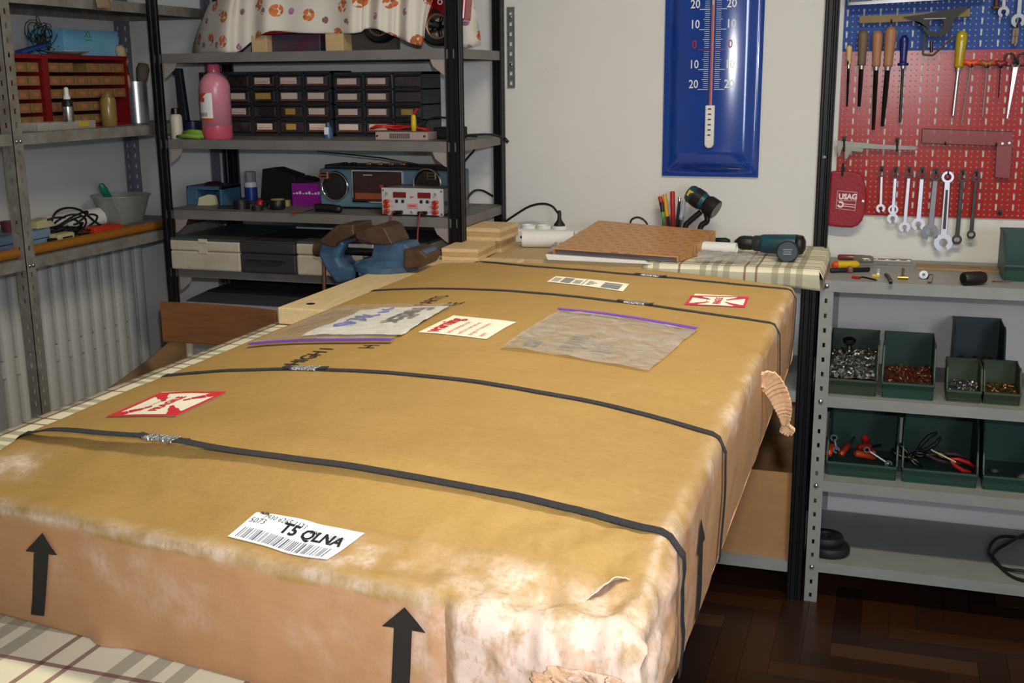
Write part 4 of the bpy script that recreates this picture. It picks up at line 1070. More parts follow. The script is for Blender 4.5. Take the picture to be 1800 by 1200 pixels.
def drape():
    low = [(338, 97), (352, 98), (395, 96), (420, 90), (445, 71), (475, 55), (530, 58), (600, 59), (632, 57), (642, 51), (662, 51), (684, 60), (700, 66), (720, 75), (740, 80), (745, 66)]
    n = 90; Ytab = []
    L = spline([(x, y, 0) for x, y in low], 8); b = MB(); rows = 26; V = []; UV = []; F = []
    N = len(L)
    for i, p in enumerate(L):
        s = i/(N-1); y0 = 3.09 + .012*math.sin(s*34) + .008*math.sin(s*71+1)
        if s < .12: y0 += .22*(1-s/.12)**1.3
        e = AY(p.x, p.y, y0); zb = max(e.z, S1+.001); X = e.x
        ztop = 1.665 - .02*max(0, .10-s)/.10 
        topx = X + .05*max(0, 1-s/.2) - .0*s
        if s > .9: topx += .03*(s-.9)/.1
        for j in range(rows+1):
            t = j/rows; hang = 18
            if j <= hang:
                q = j/hang; z = zb+(ztop-zb)*q; x = X+(topx-X)*q**1.5; yy = y0 + .025*q*q
            else:
                q = (j-hang)/(rows-hang); z = ztop+.012*math.sin(q*PI); x = topx; yy = y0+.025+(3.37-y0-.025)*q
            V.append((x, yy, z)); UV.append((x, z+(yy-3.1 if j > hang else 0)))
    R = rows+1
    for i in range(N-1):
        for j in range(rows): F.append((i*R+j, (i+1)*R+j, (i+1)*R+j+1, i*R+j+1))
    # the tail hanging at the right rear
    k = len(V); tail = [(798, 84, 3.30), (815, 84, 3.30), (832, 82, 3.32), (846, 78, 3.33)]; top = [(800, -40, 3.28), (815, -40, 3.28), (826, -40, 3.30), (836, -40, 3.31)]
    for j in range(13):
        t = j/12
        for i in range(4):
            a = AY(*tail[i]); c = AY(*top[i]); p = a.lerp(c, t); p.z = max(p.z, S1+.001); p.x -= .012*math.sin(t*3); p.y += .015*math.sin(t*6+i*2)
            V.append(tuple(p)); UV.append((p.x, p.z))
    for j in range(12):
        for i in range(3): F.append((k+j*4+i, k+j*4+i+1, k+(j+1)*4+i+1, k+(j+1)*4+i))
    b.add(V, F); o = b.build('dust_cloth', M_flor, smooth=True)
    uv = o.data.uv_layers.new(name='UVMap')
    for l in o.data.loops: uv.data[l.index].uv = UV[l.vertex_index]
    q = o.modifiers.new('solid', 'SOLIDIFY'); q.thickness = .0015
    return tag(o, 'cream dust cloth with orange flowers draped over the top rack shelf', 'cloth')
drape()
Y = 3.19; mo = thing('model_motorcycle', 'red model motorcycle half hidden under the floral cloth', 'model', (PX(720, Y, 60), Y+.02, S1))
def wheel(x, y, r, nm='wheel'):
    p = AY(x, y, Y); c = (p.x-mo.location.x, 0, max(r, p.z-S1)); 
    w_ = MB().lathe([(r*.62, -.016), (r*.9, -.02), (r, -.010), (r, .010), (r*.9, .02), (r*.62, .016), (r*.62, -.016)], c, 32, (0,1,0), cap=False).build(nm, M_rub, mo, smooth='auto')
    MB().lathe([(r*.62, -.012), (r*.66, -.019), (r*.55, -.016), (r*.55, .014), (r*.62, .014)], c, 32, (0,1,0), cap=False).build('rim', mat('rim_copper', (205, 160, 130), .3, .7), w_, smooth=True)
    for k in range(5):
        a = 2*PI*k/5+.4; MB().tube([c, (c[0]+r*.58*math.sin(a), c[1]-.008, c[2]+r*.58*math.cos(a))], .006, 6).build('spoke', M_dsteel, w_, smooth=True)
    return c
c1 = wheel(664, 42, .054); c2 = wheel(768, 46, .056)
b = MB(); q = lambda x, y: (lambda p: (p.x-mo.location.x, p.z-S1))(AY(x, y, Y))
b.prism([q(690, 30), q(748, 40), q(762, 14), q(800, 38), q(818, 36), q(822, -20), q(760, -30), q(690, -20)], -.03, .03).build('fairing', mat('gloss_red', (150, 18, 26), .2, coat=.6), mo, bevel=.006)
x, z = q(776, 4); MB().lathe([(.008, 0), (.008, .002), (.005, .002), (.005, 0)], (x, -.031, z), 16, (0,-1,0), cap=False).build('number_ring', M_paper, mo)
MB().tube([(c1[0], 0, c1[2]), (0, 0, .09), (c2[0], 0, c2[2])], .012, 8).build('frame', M_blk, mo, smooth=True)
def blk(x0, x1, y0, Y, D, nm, lbl, cat, m): return place_box(nm, lbl, cat, x0, x1, y0, Y, S1, D, m, .002)
blk(441, 468, 62, 3.10, .06, 'wood_block', 'pale wood block at the cloth hem left of the blue tin', 'block', M_woodl)
blk(571, 602, 59, 3.08, .06, 'wood_block', 'knotty pale wood block near the model wheel', 'block', M_woodl)
blk(470, 562, 60, 3.13, .05, 'picture_tin', 'dark blue and maroon painted tin under the cloth hem', 'tin', mat('painted_tin', (50, 62, 80), .4, scale=14, col2=(84, 34, 48)))
blk(603, 696, 50, 3.25, .03, 'grey_board', 'drab grey board lying behind the model wheel', 'board', mat('drab_board', (96, 88, 76), .7))
o = MB().hexa([(0, 0, 0), (.13, 0, .004), (.13, .03, .004), (0, .03, 0)], [(.01, 0, .006), (.13, 0, .012), (.13, .03, .012), (.01, .03, .006)]).build('red_rag', M_red, loc=(PX(455, 3.125, 62), 3.13, PZ(61, 3.13, 470))); tag(o, 'red rag folded on the painted tin', 'rag')
# galvanized perforated bracket screwed to the wall beside the rack
t = thing('wall_bracket', 'galvanized perforated bracket screwed to the wall beside the rack', 'bracket', (PX(905, 3.446, 80), 3.446, 0)); zt, zb = PZ(10, 3.44, 890), PZ(157, 3.44, 890)
b = MB(); perf_strip(b, (-.024, -.002, zb+.004), (1,0,0), (0,0,1), (0,1,0), .024, zt-zb-.008, (.009,.012), .0295); b.build('strip', M_zinc, t)
b = MB(); perf_strip(b, (-.058, -.018, zb+.02), (1,0,0), (0,0,1), (0,1,0), .02, zt-zb-.03, (.004,.010), .0295); b.mm((-.040, -.018, zb+.02), (-.038, 0, zt-.01)); b.build('channel', M_zinc, t)
for z in (zt-.045, zb+.0): MB().mm((-.062, -.024, z), (-.028, -.019, z+.045)).build('clip', M_zinc, t, bevel=.001)
for f_ in (.13, .70): MB().lathe([(0,.003),(.005,.002),(.006,0)], (-.012, -.002, zt-(zt-zb)*f_), 12, (0,-1,0)).build('screw', M_steel, t)
# ------------------------------------------------------------------ left wall shelving: middle shelf
YD = 2.55
def LX(x, y, X): return AX(x, y, X)
# red frame cabinet with tan drawers: front face on the plane X = XC, facing the room
XC = -2.30; ya, yb = AX(26, 160, XC).y, AX(226, 160, XC).y; zt = AX(60, 95, XC).z
t = thing('drawer_cabinet', 'red metal cabinet with rows of tan drawers on the left shelving', 'organizer', (XC, ya, L2)); D = .20; W = yb-ya; H = zt-L2
M_rf = mat('red_frame', (118, 16, 16), .45); M_td = mat('tan_drawer', (126, 96, 58), .6, var=.12, scale=30)
b = MB(); b.mm((-D, 0, 0), (-D+.004, W, H)); b.mm((-D, 0, 0), (0, .005, H)); b.mm((-D, W-.005, 0), (0, W, H)); b.mm((-D, 0, H-.012), (.004, W, H)); b.mm((-D, 0, 0), (.002, W, .008))
y1 = AX(80, 150, XC).y-ya; b.mm((-D, y1-.012, 0), (.006, y1+.012, H)); b.build('frame', M_rf, t)
rows = 5; rh = (H-.022)/rows; rr = random.Random(4); cols = [.008] + [y1-.014-(y1-.022)*.5] + [y1-.014]; 
edges = [(.008, y1*.5), (y1*.5, y1-.014)]; n = 6; step = (W-.006-(y1+.014))/n; edges += [(y1+.014+i*step, y1+.014+(i+1)*step) for i in range(n)]
for r in range(rows):
    z0 = .010+r*rh
    for k, (e0, e1) in enumerate(edges):
        if (r, k) in ((4, 4), (1, 7), (0, 7)): continue
        d = MB().mm((-.12, e0+.002, z0), (-.004, e1-.002, z0+rh*.72)).build('drawer', M_td, t, bevel=.002)
        MB().mm((-.0045, e0+(e1-e0)*.3, z0+rh*.2), (-.0035, e1-(e1-e0)*.3, z0+rh*.5)).build('tag', mat('faded_tag', (165, 100, 60), .7), d)
# on top of the cabinet
zc = zt
p = AX(180, 95, -2.36); o = thing('card_box', 'pale blue box with green XL mark on the red cabinet', 'box', (-2.34, AX(113, 80, -2.34).y, zc)); Wd = AX(173, 80, -2.34).y-o.location.y; Hh = AX(140, 52, -2.34).z-zc
M_tis = mat('sky_blue_card', (92, 156, 190), .5, scale=3, col2=(130, 180, 205))
MB().mm((-.13, 0, 0), (0, Wd+.10, Hh)).build('carton', M_tis, o, bevel=.001)
vs_, fs_ = text2d('XL', .026, .0006); b = MB(); b.add([(.0008, Wd*.60+a, Hh*.72+c_) for a, c_ in vs_], fs_); b.build('lettering', mat('green_ink', (50, 150, 90), .5), o)
MB().mm((-.0, Wd*.60, Hh*.60), (.0008, Wd*.60+.035, Hh*.63)).build('lettering', mat('green_ink', (0,0,0)), o)
o = MB().lathe([(0, .001), (.03, .001), (.062, .010), (.064, .012), (.03, .004), (0, .004)], n=28).build('steel_dish', mat('dull_tin', (176, 174, 166), .4, .3), smooth=True, loc=(-2.335, AX(118, 95, -2.335).y, zc)); tag(o, 'shallow bright steel dish on the red cabinet', 'dish')
b = MB(); rr = random.Random(8); c0 = AX(80, 75, -2.38)
for k in range(16):
    r = rr.uniform(.025, .05); ax = Vector((rr.uniform(-1, 1), rr.uniform(-1, 1), rr.uniform(-.5, 1))).normalized(); q = ax.orthogonal().normalized(); s_ = ax.cross(q)
    cc = Vector((rr.uniform(-.015, .015), rr.uniform(-.03, .03), .05+rr.uniform(-.015, .02)))
    b.tube([cc+(q*math.cos(2*PI*i/14)+s_*math.sin(2*PI*i/14))*r*(1+.15*math.sin(i)) for i in range(13)], .0012, 5)
b.v = [(x, y, max(z, .002)) for x, y, z in b.v]
stuff(tag(b.build('wire_tangle', M_dsteel, smooth=True, loc=(-2.39, c0.y, zc)), 'tangle of thin dark wire on the red cabinet', 'wire'))
o = MB().hexa([(0,0,0),(.03,0,0),(.03,.10,.022),(0,.10,.022)], [(0,0,.010),(.03,0,.010),(.03,.12,.034),(0,.12,.034)]).build('blue_folder', mat('folder_blue', (30, 60, 130), .4), loc=(-2.34, AX(24, 80, -2.34).y, zc), bevel=.002); tag(o, 'dark blue folder end on the red cabinet beside the post', 'folder')
# in front of the cabinet
def ly(x, y, X): return AX(x, y, X).y
X_ = -2.245; t = thing('glue_tube', 'silver and black tube with white cap before the red cabinet', 'tube', (X_, ly(120, 200, X_), L2+.018)); h = AX(118, 153, X_).z-L2-.018
MB().lathe([(.015, 0), (.016, .003), (.016, h*.45)], n=16).build('base', M_steel, t, smooth='auto'); MB().lathe([(.0155, h*.45), (.014, h*.62), (.010, h*.66)], n=16).build('band', M_blk, t, smooth='auto'); MB().lathe([(.010, h*.66), (.0095, h*.75), (.007, h*.76), (.006, h*.98), (.003, h)], n=14).build('cap', M_white, t, smooth='auto')
# clear plastic tray with small bottles
y0, y1_ = ly(64, 215, -2.225), ly(168, 215, -2.225)
t = thing('parts_tray', 'low clear plastic tray of small parts at the shelf edge', 'tray', (-2.225, y0, L2)); Wt = y1_-y0; b = MB()
b.mm((-.07, 0, 0), (0, Wt, .002)); b.mm((-.002, 0, 0), (0, Wt, .022)); b.mm((-.07, 0, 0), (-.068, Wt, .022)); b.mm((-.07, 0, 0), (0, .002, .022)); b.mm((-.07, Wt-.002, 0), (0, Wt, .022)); 
for k in range(1, 5): b.mm((-.07, Wt*k/5-.0008, 0), (0, Wt*k/5+.0008, .020))
b.build('tray', mat('hazy_plastic', (190, 186, 176), .15, alpha=.35), t)
b = MB(); rr = random.Random(3)
for k in range(60): 
    p = Vector((-.035+rr.uniform(-.028, .028), rr.uniform(.008, Wt-.008), .006+rr.random()*.008)); b.box(p, (.006, .010, .004), rz=rr.random()*3, rx=rr.random())
stuff(b.build('small_parts', mat('mixed_parts', (176, 160, 130), .3, var=.5, scale=60, col2=(96, 90, 80)), t))
MB().mm((-.001, Wt*.70, .006), (.0012, Wt*.86, .020)).build('yellow_tag', mat('tag_yellow', (190, 170, 40), .5), t)
X_ = -2.27; t = thing('jar', 'tall amber jar standing before the red cabinet', 'jar', (X_, ly(192, 210, X_), L2)); h = AX(190, 165, X_).z-L2
MB().lathe([(.021, 0), (.023, .004), (.023, h*.80), (.018, h*.92), (.018, h)], n=20).build('glass', mat('amber_jar', (138, 112, 60), .25, var=.2, scale=20), t, smooth='auto'); MB().lathe([(.0195, h*.88), (.0195, h*1.01), (0, h*1.01)], n=20).build('lid', mat('ochre_lid', (120, 88, 44), .5), t, smooth='auto')
# steel can with brushes
X_ = -2.33; Yc = ly(243, 212, X_); t = thing('steel_can', 'shiny steel can holding paint brushes by the black post', 'can', (X_, Yc, L2)); h = AX(243, 143, X_).z-L2; r = .036
b = MB().lathe([(0, .001), (r, .001), (r, h), (r*1.03, h), (r*1.03, h-.004), (r, h-.004)], n=28, cap=False); b.lathe([(r*.95, .003), (r*.95, h)], n=28, cap=False); b.build('can', mat('brushed_tin', (200, 200, 200), .3, .8), t, smooth='auto')
t = thing('paint_brush', 'round paint brush with pale bristles leaning in the steel can', 'brush', (X_, Yc, L2)); 
pt = AX(209, 80, X_)-Vector((X_, Yc, L2)); pb = Vector((.004, .002, .006)); d = (pt-pb); L_ = d.length; dn = d.normalized()
MB().lathe([(.004, 0), (.006, L_*.35), (.007, L_*.55), (.006, L_*.62)], pb, 12, dn).build('handle', mat('turned_wood', (0,0,0)), t, smooth=True); MB().lathe([(.0085, L_*.62), (.010, L_*.73)], pb, 14, dn).build('ferrule', mat('brass', (190, 150, 60), .3, 1), t, smooth='auto'); MB().lathe([(.0105, L_*.73), (.015, L_*.85), (.016, L_*.95), (.010, L_)], pb, 16, dn).build('bristles', mat('bristle', (190, 166, 130), .8, bump=.5, bscale=200), t, smooth=True)
t = thing('paint_brush', 'dark flat paint brush standing in the steel can', 'brush', (X_, Yc, L2)); pt = AX(252, 112, X_)-Vector((X_, Yc, L2)); pb = Vector((-.004, .006, .006)); d = pt-pb; L_ = d.length; dn = d.normalized()
MB().lathe([(.005, 0), (.007, L_*.6)], pb, 10, dn).build('handle', M_dsteel, t, smooth=True); MB().lathe([(.012, L_*.6), (.018, L_*.72), (.022, L_*.9), (.016, L_)], pb, 14, dn).build('bristles', mat('dark_bristle', (84, 74, 62), .8), t, smooth=True)
# rag lying on the upper shelf
b = MB(); b.grid(lambda u, v: (-2.20+.012*v, 0+.06*u-.03, .004+.03*math.sin(u*3)*(1-v)-.035*v*v+.008*fbm((u*2, v*2, 1), 2)), 12, 10)
tag(b.build('rag', mat('tan_rag', (150, 126, 98), .9), smooth=True, solid=.002, loc=(.022, ly(172, 5, -2.187), L1+.004)), 'tan rag hanging over the top shelf of the left shelving', 'rag')
# ------------------------------------------------------------------ left shelving: lower shelf
rodm = mat('varnished_rod', (150, 96, 30), .35, var=.15, stretch=(30, 2, 30))
pa, pb = AX(0, 449, -2.215), AX(330, 387, -2.215); zr = L3+.0145; dy = 3.40
tag(MB().cyl((-2.215, 1.7, zr), (-2.215, dy, zr), .014, 14).build('wooden_rod', rodm, smooth='auto'), 'long varnished wooden rod along the lower left shelf', 'rod')
X_ = -2.30; y1_ = ly(91, 425, X_); o = thing('blue_box', 'flat light blue box stack on the lower left shelf', 'box', (X_, y1_-.45, L3)); 
for k in range(2): MB().mm((-.18, 0, .001+k*.025), (0, .45, .024+k*.025)).build('box_layer', mat('dusty_blue', (116, 138, 158), .5), o, bevel=.002)
zbx = L3+.050
o = tag(MB().hexa([(0,0,0),(.06,0,0),(.06,.08,0),(0,.08,0)], [(.01,.01,.02),(.05,.01,.02),(.05,.06,.026),(.01,.06,.026)]).build('cream_block', mat('cream_block', (176, 168, 126), .6), loc=(-2.38, ly(70, 405, -2.34)-.03, zbx), bevel=.003), 'cream plastic block on the blue boxes behind the post', 'block')
t = thing('cup', 'dark red cup with black mouth on the blue boxes', 'cup', (-2.36, ly(17, 405, -2.36), zbx)); MB().lathe([(.02, 0), (.024, .03), (.02, .03), (.018, .004)], n=18, cap=False).build('cup', mat('maroon_cup', (90, 40, 44), .5), t, smooth='auto'); MB().lathe([(0,.012),(.02,.012)], n=18).build('inside', M_blk, t)
# cables and white transformer
b = MB(); rr = random.Random(6)
Yk = ly(130, 405, -2.33)
for k in range(9):
    R = rr.uniform(.05, .085); h0 = rr.uniform(.01, .04)
    b.tube([Vector((.03*math.cos(a)*R/.06+rr.uniform(-.002, .002), R*math.sin(a)*1.05-.01*k+.03, .008+h0*(1+math.cos(a*1+k))*.9)) for a in np.linspace(0, 2*PI, 22)[:-1]], .0033, 6)
b.tube(spline([(0, -.09, .05), (.0, -.06, .085), (.0, -.01, .094), (0, .05, .08), (.01, .10, .04), (.02, .14, .012)], 7), .0036, 6)
b.v = [(x, y, max(z, .004)) for x, y, z in b.v]
stuff(tag(b.build('cable_coil', M_rub, smooth=True, loc=(-2.34, Yk, L3)), 'coil of black cables heaped on the lower left shelf', 'cable'))
t = thing('transformer', 'cream plug transformer in front of the black cables', 'adapter', (-2.262, ly(114, 412, -2.262), L3)); MB().mm((-.03, -.035, 0), (.008, .035, .036)).build('body', mat('cream_plastic', (186, 176, 132), .5), t, bevel=.006); MB().mm((.008, -.02, .022), (.0088, .022, .026)).build('lettering', M_blk, t); MB().mm((-.02, -.055, .004), (.004, -.035, .026)).build('strain_relief', M_blk, t, bevel=.003)
pa = AX(52, 397, -2.46); tag(MB().cyl((-2.46, ly(45, 385, -2.46), L3+.046), (-2.46, ly(176, 372, -2.46), L3+.046), .030, 20).build('paper_roll', M_paper, smooth='auto', loc=(0, 0, -.0155)), 'white paper roll lying at the back of the lower left shelf', 'roll')
o = tag(MB().hexa([(0,0,0),(.08,0,0),(.08,.15,0),(0,.16,0)], [(.01,.01,.028),(.06,.005,.030),(.06,.14,.024),(.01,.15,.026)]).build('packet', mat('orange_red', (200, 54, 28), .5, var=.1), loc=(-2.36, ly(148, 395, -2.33), L3), bevel=.005), 'orange-red packet beside the translucent tub', 'packet')
X_ = -2.42; Yc = ly(216, 384, X_); t = thing('plastic_tub', 'cloudy translucent plastic tub on the lower left shelf', 'tub', (X_, Yc, L3)); h = AX(216, 341, X_).z-L3
M_tub = mat('cloudy_plastic', (150, 150, 142), .4, alpha=.72)
MB().lathe([(0, .001), (.062, .001), (.092, h), (.096, h), (.096, h-.004)], n=30, cap=False).build('tub', M_tub, t, smooth='auto')
t = thing('trowel', 'green-handled scraper leaning in the translucent tub', 'tool', (X_, Yc, L3)); p = AX(176, 322, X_)-Vector((X_, Yc, L3)); q = Vector((0, -.01, .02)); dn = (p-q).normalized(); L_ = (p-q).length
MB().lathe([(.006, L_*.45), (.011, L_*.6), (.013, L_*.8), (.009, L_*.95), (0, L_)], q, 12, dn).build('handle', mat('teal_green', (14, 110, 92), .4), t, smooth=True); MB().cyl(q, q+dn*L_*.5, .004, 8).build('blade', M_steel, t)
o = tag(MB().mm((-.05, -.05, 0), (.05, .05, .012)).build('flat_tin', M_zinc, loc=(-2.30, ly(248, 392, -2.30), L3), bevel=.004), 'flat grey tin in front of the translucent tub', 'tin')

# ------------------------------------------------------------------ chair and cardboard sheets behind the table
t = thing('chair', 'wooden-backed chair with cream tube frame behind the table', 'chair', (-1.69, 2.60, 0), rz=-.06)
M_ply = mat('varnished_ply', (134, 84, 44), .3, var=.22, scale=4, stretch=(1.5, 8, 14), coat=.3); M_tubec = mat('cream_tube', (196, 186, 160), .4)
b = MB(); b.grid(lambda u, v: (-.185+.37*u, .018*math.cos((u-.5)*PI)-.01, .724+.112*v), 16, 4); b.build('backrest', M_ply, t, solid=.011, bevel=.003)
b = MB(); b.grid(lambda u, v: (-.19+.38*u, .03+.38*v, .44+.012*math.sin(v*3)), 10, 10); b.build('seat', M_ply, t, solid=.012)
for sx in (-1, 1):
    MB().tube(spline([(sx*.125, .005, 0), (sx*.125, .020, .42), (sx*.125, .026, .80)], 6), .011, 10).build('leg', M_tubec, t, smooth=True)
    MB().tube([(sx*.15, .40, 0), (sx*.15, .37, .435)], .011, 10).build('leg', M_tubec, t, smooth=True); MB().tube([(sx*.125, -.0, .43), (sx*.15, .37, .43)], .011, 10).build('side_rail', M_tubec, t, smooth=True)
M_sheet = mat('dull_cardboard', (128, 98, 66), .8, var=.1, scale=6)
def sheet(x, pts, label, m):
    P = [AX(px, py, x) for px, py in pts]; b = MB(); (a, c) = P; n = 14
    b.grid(lambda u, v: (x+.05*math.sin(u*2.2)+(.06*(1-v)), a.y+(c.y-a.y)*u, v*(a.z+(c.z-a.z)*u)), n, 10)
    return tag(b.build('cardboard_sheet', m, smooth=True, solid=.005), label, 'cardboard')
sheet(-2.08, [(158, 704), (312, 562)], 'brown cardboard sheet with slanting top leaning in front of the radiator', M_sheet)
sheet(-1.96, [(205, 700), (306, 632)], 'second darker cardboard sheet leaning beside the chair', mat('dark_cardboard', (92, 66, 44), .8))

# ------------------------------------------------------------------ vise and its plank
t = thing('plank', 'pale thick plank on the table edge carrying the vise', 'plank', (-1.269, 2.18, ZT+.002))
MB().mm((0, 0, 0), (.32, .80, .038)).build('board', mat('pine', (224, 198, 150), .6, var=.12, scale=5, stretch=(25, 2.5, 25)), t, bevel=.003)
ZP = ZT+.040
q = AZ(546, 534, ZP); MB().lathe([(0, .0006), (.010, .0006), (.010, 0)], (q.x+1.269, q.y-2.18, .038), 14).build('screw_head', M_blk, t)
M_vb = mat('vise_blue', (66, 98, 130), .45, var=.2, scale=25, col2=(52, 76, 100)); M_vr = mat('vise_iron', (84, 62, 46), .55, .4, var=.3, scale=30)
# local frame: x = along the screw (world +x), from moving jaw to anvil, origin at base
YV = 2.72
def V(x, y): p = AY(x, y, YV); return p.x, p.z
t = thing('bench_vise', 'blue cast-iron bench vise with worn brown jaws', 'vise', (0, YV, 0))
def vp(nm, pts, d, m, parent=t, y0=None, bev=.004): 
    y0 = -d/2 if y0 is None else y0; return MB().prism([V(*p) for p in pts], y0, y0+d).build(nm, m, parent, bevel=bev)
vp('moving_jaw', [(577, 422), (610, 415), (618, 425), (606, 450), (612, 462), (648, 468), (648, 488), (602, 494), (585, 470), (572, 445)], .085, M_vb, bev=.008)
vp('fixed_jaw', [(668, 424), (690, 418), (705, 424), (726, 424), (726, 432), (755, 436), (762, 446), (756, 462), (724, 468), (724, 488), (634, 492), (634, 456), (664, 448)], .085, M_vb, bev=.008)
vp('jaw_top', [(578, 418), (608, 392), (638, 390), (639, 408), (608, 424), (606, 430), (582, 424)], .115, M_vr)
vp('jaw_top', [(640, 404), (658, 397), (677, 391), (692, 396), (706, 424), (688, 426), (672, 424), (643, 416)], .115, M_vr)
x0, z0 = V(555, 433); x1, z1 = V(665, 444)
MB().cyl((x0, 0, V(560, 438)[1]), (V(600, 440)[0], 0, V(560, 438)[1]), .020, 18).build('screw_boss', M_vr, t, smooth='auto'); MB().cyl((V(600, 440)[0], 0, V(640, 441)[1]), (V(668, 440)[0], 0, V(640, 441)[1]), .013, 14).build('screw', M_dsteel, t, smooth='auto')
xa, za = V(571, 440); MB().cyl((xa, -.006, za+.006), (xa-.002, -.010, za-.13), .0055, 10).build('handle_bar', mat('copper_bar', (140, 96, 80), .4, .6), t, smooth='auto')
vp('guide_bar', [(618, 424), (664, 426), (664, 436), (618, 434)], .05, M_steel, bev=.003)
vp('anvil', [(722, 432), (750, 434), (764, 446), (756, 464), (722, 468)], .10, M_vr, bev=.006)
xb, zb_ = V(680, 486)
MB().lathe([(.085, ZP+.0005), (.085, ZP+.014), (.06, ZP+.03), (.055, zb_+.01)], (xb, 0, 0), 24).build('base', M_vb, t, smooth='auto')
for k in range(9): MB().mm((V(643+8.5*k, 480)[0], -.0445, V(660, 479)[1]), (V(648+8.5*k, 480)[0], -.042, V(660, 470)[1])).build('cast_lettering', mat('worn_blue', (110, 128, 142), .5), t)

# ------------------------------------------------------------------ things on the wall bench
M_pl = mat('ply_block', (214, 184, 136), .6, var=.16, scale=5, stretch=(4, 30, 50))
def pblock(x0, x1, yb, yt, Y, z, D, label, rz=0):
    X0, X1 = PX(x0, Y, yb), PX(x1, Y, yb); h = AY((x0+x1)/2, yt, Y).z-z
    t = thing('plywood_block', label, 'block', (X0, Y, z), rz, 'plywood offcuts by the vise'); n = 3
    for k in range(n): MB().mm((.0005*(k % 2), 0, h*k/n), (X1-X0-.0005*(k % 2), D, h*(k+1)/n-.0004)).build('ply_layer', M_pl if k % 2 == 0 else mat('ply_block_dark', (192, 154, 106), .6, var=.15, scale=5, stretch=(4, 30, 50)), t)
    return h
h1 = pblock(816, 880, 441, 420, 3.10, ZB, .17, 'lower plywood offcut of the two stacked behind the box corner', .06)
h2 = pblock(812, 880, 419, 400, 3.07, ZB+h1, .15, 'upper plywood offcut of the stack beside the rack post', -.04)
zlow = ZT+.002
pblock(777, 840, 462, 437, 2.90, ZP+.0005, .17, 'single plywood offcut nearest the carton', .05)
# power strip
X0, X1 = PX(905, 3.33, 420), PX(1010, 3.33, 420); t = thing('power_strip', 'white power strip with round sockets at the back wall', 'power strip', (X0, 3.31, ZB)); W = X1-X0+.015
MB().mm((0, 0, 0), (W, .075, .042)).build('body', M_white, t, bevel=.006)
socks = [PX(x, 3.345, 405)-X0 for x in (929, 956, 983)] 
for x in socks: 
    s = MB().lathe([(.024, .042), (.024, .052), (.019, .052), (.018, .046), (0, .046)], (x, .037, 0), 24).build('socket', M_white, t, smooth='auto')
MB().cyl((.028, -.0015, .018), (.028, 0, .018), .004, 10).build('screw', mat('navy', (0,0,0)), t)
xs = X0+socks[2]
t = thing('mains_lead', 'black mains cord arching from rack to power strip', 'cord', (xs, 3.347, ZB+.0525))
MB().lathe([(.0175, 0), (.0175, .003), (.009, .014), (.006, .022), (.0058, .040), (.004, .046)], n=18).build('plug', M_rub, t, smooth='auto')
pts = [Vector((0, 0, .044))+Vector((xs, 3.347, ZB+.0525))] + [AY(x, y, yy) for x, y, yy in ((981, 374, 3.35), (970, 362, 3.36), (953, 358, 3.37), (930, 363, 3.38), (905, 378, 3.40), (886, 391, 3.42), (870, 402, 3.43))]
MB().tube([p-Vector((xs, 3.347, ZB+.0525)) for p in spline(pts, 6)], .0036, 8).build('cord', M_rub, t, smooth=True)
pts = [AY(x, y, 3.42) for x, y in ((1108, 392), (1113, 384), (1122, 382), (1131, 386), (1138, 396))]; pts = [Vector((p.x, 3.42, p.z)) for p in pts]; pts[0].z = pts[0].z
pts = [Vector((pts[0].x-.004, 3.42, ZB+.004))] + pts + [Vector((pts[-1].x+.006, 3.42, ZB+.004))]
tag(MB().tube(spline(pts, 6), .003, 8).build('cable', M_rub, smooth=True), 'small black cable loop behind the brown carton box', 'cable')
# paper rolls, plastic scraps
X0, X1 = PX(919, 3.22, 425), PX(1010, 3.22, 425); tag(MB().cyl((X0, 3.22, ZB+.026), (X1-.01, 3.25, ZB+.026), .0255, 20).build('paper_roll', M_paper, smooth='auto'), 'white paper roll lying before the power strip', 'roll')
b = MB(); b.grid(lambda u, v: (-.03+.06*u, -.02+.05*v, .004+.018*math.sin(v*3)*math.sin(u*3)+.010*(1+fbm((u*3, v*3, 4), 2, 4))), 14, 12); tag(b.build('plastic_scrap', mat('grey_film', (186, 182, 178), .3, alpha=.8), smooth='auto', solid=.001, loc=(PX(980, 3.10, 430), 3.12, ZB)), 'crumpled grey plastic scrap before the white paper roll', 'plastic')
# the bench cloth with turned hem
bc = MB(); cx0, cx1 = -.62, BX1+.004
tagc = None
def bcloth():
    b = MB(); n = 40
    b.grid(lambda u, v: (cx0+(cx1-cx0)*u, 3.003+.435*v, ZB+.0028+.0012*fbm((u*3, v*3, 0), 3)), 40, 30)
    b.grid(lambda u, v: (cx0+(cx1-cx0)*u+.006*v*u, 3.003-.010*min(1, v*3), ZB+.0028-.048*v-.004*math.sin(u*14)*v), 40, 6)
    b.grid(lambda u, v: (cx1+.012*min(1, v*2)+.012*v*math.sin(u*5), 3.003+.435*u, ZB+.0028-.060*v*(.8+.3*math.sin(u*6))), 30, 6)
    o = b.build('bench_cloth', M_plaid, smooth='auto', solid=.0012); return tag(o, 'plaid cloth covering the right end of the wall bench', 'tablecloth')
bcloth(); ZC = ZB+.0055
